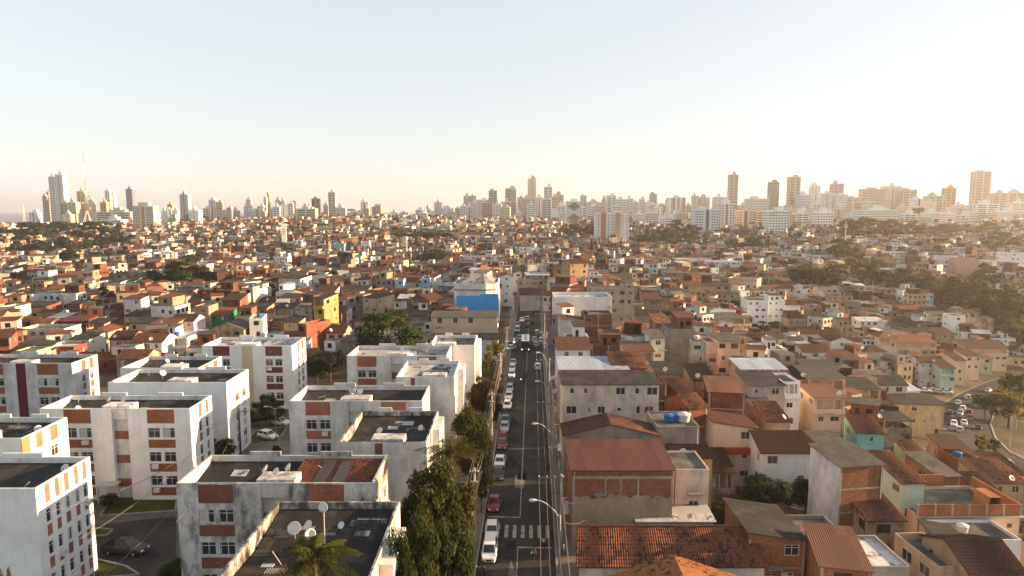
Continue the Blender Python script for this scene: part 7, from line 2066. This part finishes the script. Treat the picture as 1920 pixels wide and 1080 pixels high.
# shop awnings and signs over the pavement
AW = [(82, 'pale grey', (0.4, 0.4, 0.4)), (90, 'terracotta', (0.35, 0.12, 0.07)), (97, 'green', (0.03, 0.13, 0.06)), (104, 'white', (0.6, 0.6, 0.58)), (116, 'rust-red', (0.25, 0.07, 0.05)), (124, 'grey', (0.3, 0.3, 0.29)), (137, 'blue-grey', (0.2, 0.26, 0.3)), (148, 'pale', (0.5, 0.47, 0.42)), (158, 'dark', (0.06, 0.06, 0.06))]
for v, w, c in AW:
    root = thing('shop_awning', st(7.3, v, 0), -SA, f'{w} awning over the shop pavement', 'awning', 'shop awnings')
    L = rnd.uniform(2.5, 4)
    mb = MB(); mb.slab([(-1.6, -L / 2, 2.75), (-1.6, L / 2, 2.75), (0.3, L / 2, 3.5), (0.3, -L / 2, 3.5)][::-1], .06); mb.build('sheet', 'roof_metal', root, c)
    mb = MB(); mb.tube([(-1.5, -L / 2 + .1, 0.13), (-1.5, -L / 2 + .1, 2.75)], .04, 5); mb.build('post', 'metal', root, (0.3, 0.3, 0.3))
# ------------------------------------------------------------------ labels: each says which one, by its look and by named neighbours
ORDS = ['first', 'second', 'third', 'fourth', 'fifth', 'sixth', 'seventh', 'eighth', 'ninth', 'tenth', 'eleventh', 'twelfth', 'thirteenth', 'fourteenth']
def relate(items, lands, look, fmt):
    # items keep dicts with root, px, label; label the ones without
    SH = {'estate block by the lawn': 'lawn block', 'block with a crimson strip': 'crimson-strip block', 'wide beige office slab': 'beige office slab', 'close brown-seamed white tower': 'brown-seamed tower', 'close white window-column tower': 'window-column tower', 'tallest wide tan tower': 'wide tan tower', 'tall plain beige tower': 'plain beige tower', 'tall ribbed tan tower': 'ribbed tan tower', 'slim red-roofed white house': 'slim red-roofed house', 'tall white seaside tower': 'seaside tower', 'broad white banded tower': 'broad banded tower', 'tall beige banded tower': 'domed beige tower', 'huge mottled tile roof': 'mottled tile roof', 'long cream street building': 'cream street building', 'green-striped white tower': 'green-striped tower', 'salmon-striped twin tower': 'salmon-striped tower', 'red brick tank house': 'brick tank house', 'orange brick tower house': 'brick tower house', 'mint-white block end': 'mint block end', 'blank white warehouse': 'white warehouse', 'big white terrace house': 'white terrace house', 'tall yellow veranda house': 'yellow veranda house', 'tall cream gable house': 'cream gable house', 'white red-edged building': 'red-edged building', 'stained cream street house': 'cream street house'}
    lands = [(l[0], l[1], SH.get(l[2], l[2])) for l in lands]
    todo = [i for i in items if not i['label']]
    buckets = {}
    for it in todo:
        x, y = it['px'][0], it['px'][1]
        near = sorted(lands, key=lambda l: math.hypot((l[0] - x), (l[1] - y) * 1.6))
        L1 = near[0]
        best = None
        for L2 in sorted(lands, key=lambda l: math.hypot(l[0] - L1[0], (l[1] - L1[1]) * 1.6))[1:9]:
            a = Vector((L2[0] - L1[0], (L2[1] - L1[1]) * 1.6)); b = Vector((x - L1[0], (y - L1[1]) * 1.6))
            if a.length < 1 or b.length < .1: continue
            c = a.dot(b) / a.length / b.length
            if best is None or c > best[0]: best = (c, L2)
        buckets.setdefault((L1[2], best[1][2]), []).append((math.hypot(x - L1[0], (y - L1[1]) * 1.6), it))
    for (l1, l2), lst in buckets.items():
        lst.sort(key=lambda q: q[0])
        looks = {}
        for d, it in lst: looks.setdefault(look(it), []).append(it)
        for lk, its in looks.items():
            for n, it in enumerate(its):
                if len(its) == 1: s = f'{lk} from the {l1} toward the {l2}'
                else: s = f'{lk}, {ORDS[min(n, 13)]} from the {l1} toward the {l2}'
                if len(its) == 1: s = f'{lk} next to the {l1} toward the {l2}'
                it['root']['label'] = s
NUM = {1: 'one', 2: 'two', 3: 'three', 4: 'four', 5: 'five', 6: 'six'}
for h in HOUSES:
    h['root']['group'] = 'houses of the hillside quarter'
    if not h['px']: h['px'] = (960, 1200, 1)
relate(HOUSES, LAND, lambda h: f"{h['roof']} {h['wall']} house", '')
relate(TOWERS, [l for l in LAND if l[1] < 475], lambda t: t['look'] + ' tower', '')
TW = {'d': 'dark green tree', 'm': 'green tree', 'o': 'olive tree', 'y': 'yellow-green tree', 'r': 'rust tree', 'b': 'brownish tree'}
relate(TREES, LAND, lambda t: TW[t['col']], '')
relate(TANKS, LAND, lambda t: t['word'] + ' water tank', '')
relate(HDISH, LAND, lambda t: 'rooftop satellite dish', '')
# ------------------------------------------------------------------ the sea haze
hb = MB()
X, Y0, Y1, Z0, Z1 = 15000, -120, 11000, -45, 150
hb.box(-X, X, Y0, Y1, Z0, Z1)
hm = bpy.data.materials.new('haze'); hm.use_nodes = True
nt = hm.node_tree
nt.nodes.remove(nt.nodes['Principled BSDF'])
vol = nt.nodes.new('ShaderNodeVolumePrincipled')
vol.inputs['Color'].default_value = (1.0, 0.97, 0.93, 1)
vol.inputs['Density'].default_value = HAZE_DENSITY
vol.inputs['Anisotropy'].default_value = 0.62
nt.links.new(vol.outputs[0], nt.nodes['Material Output'].inputs['Volume'])
hm.volume_intersection_method = 'FAST' if hasattr(hm, 'volume_intersection_method') else None
MATS['haze'] = hm
ho = hb.build('haze', 'haze'); ho['kind'] = 'stuff'; ho['label'] = 'thin warm sea haze over the whole city'
from collections import Counter as _C
_c = _C(o['label'] for o in SC.objects if o.get('category') and o.get('label'))
print('DUP', [(k, v) for k, v in _c.items() if v > 1][:40])
print('LONG', [k for k in _c if len(k.split()) > 16][:20])
print('COUNTS houses', len(HOUSES), 'towers', len(TOWERS), 'trees', len(TREES), 'objects', len(SC.objects))
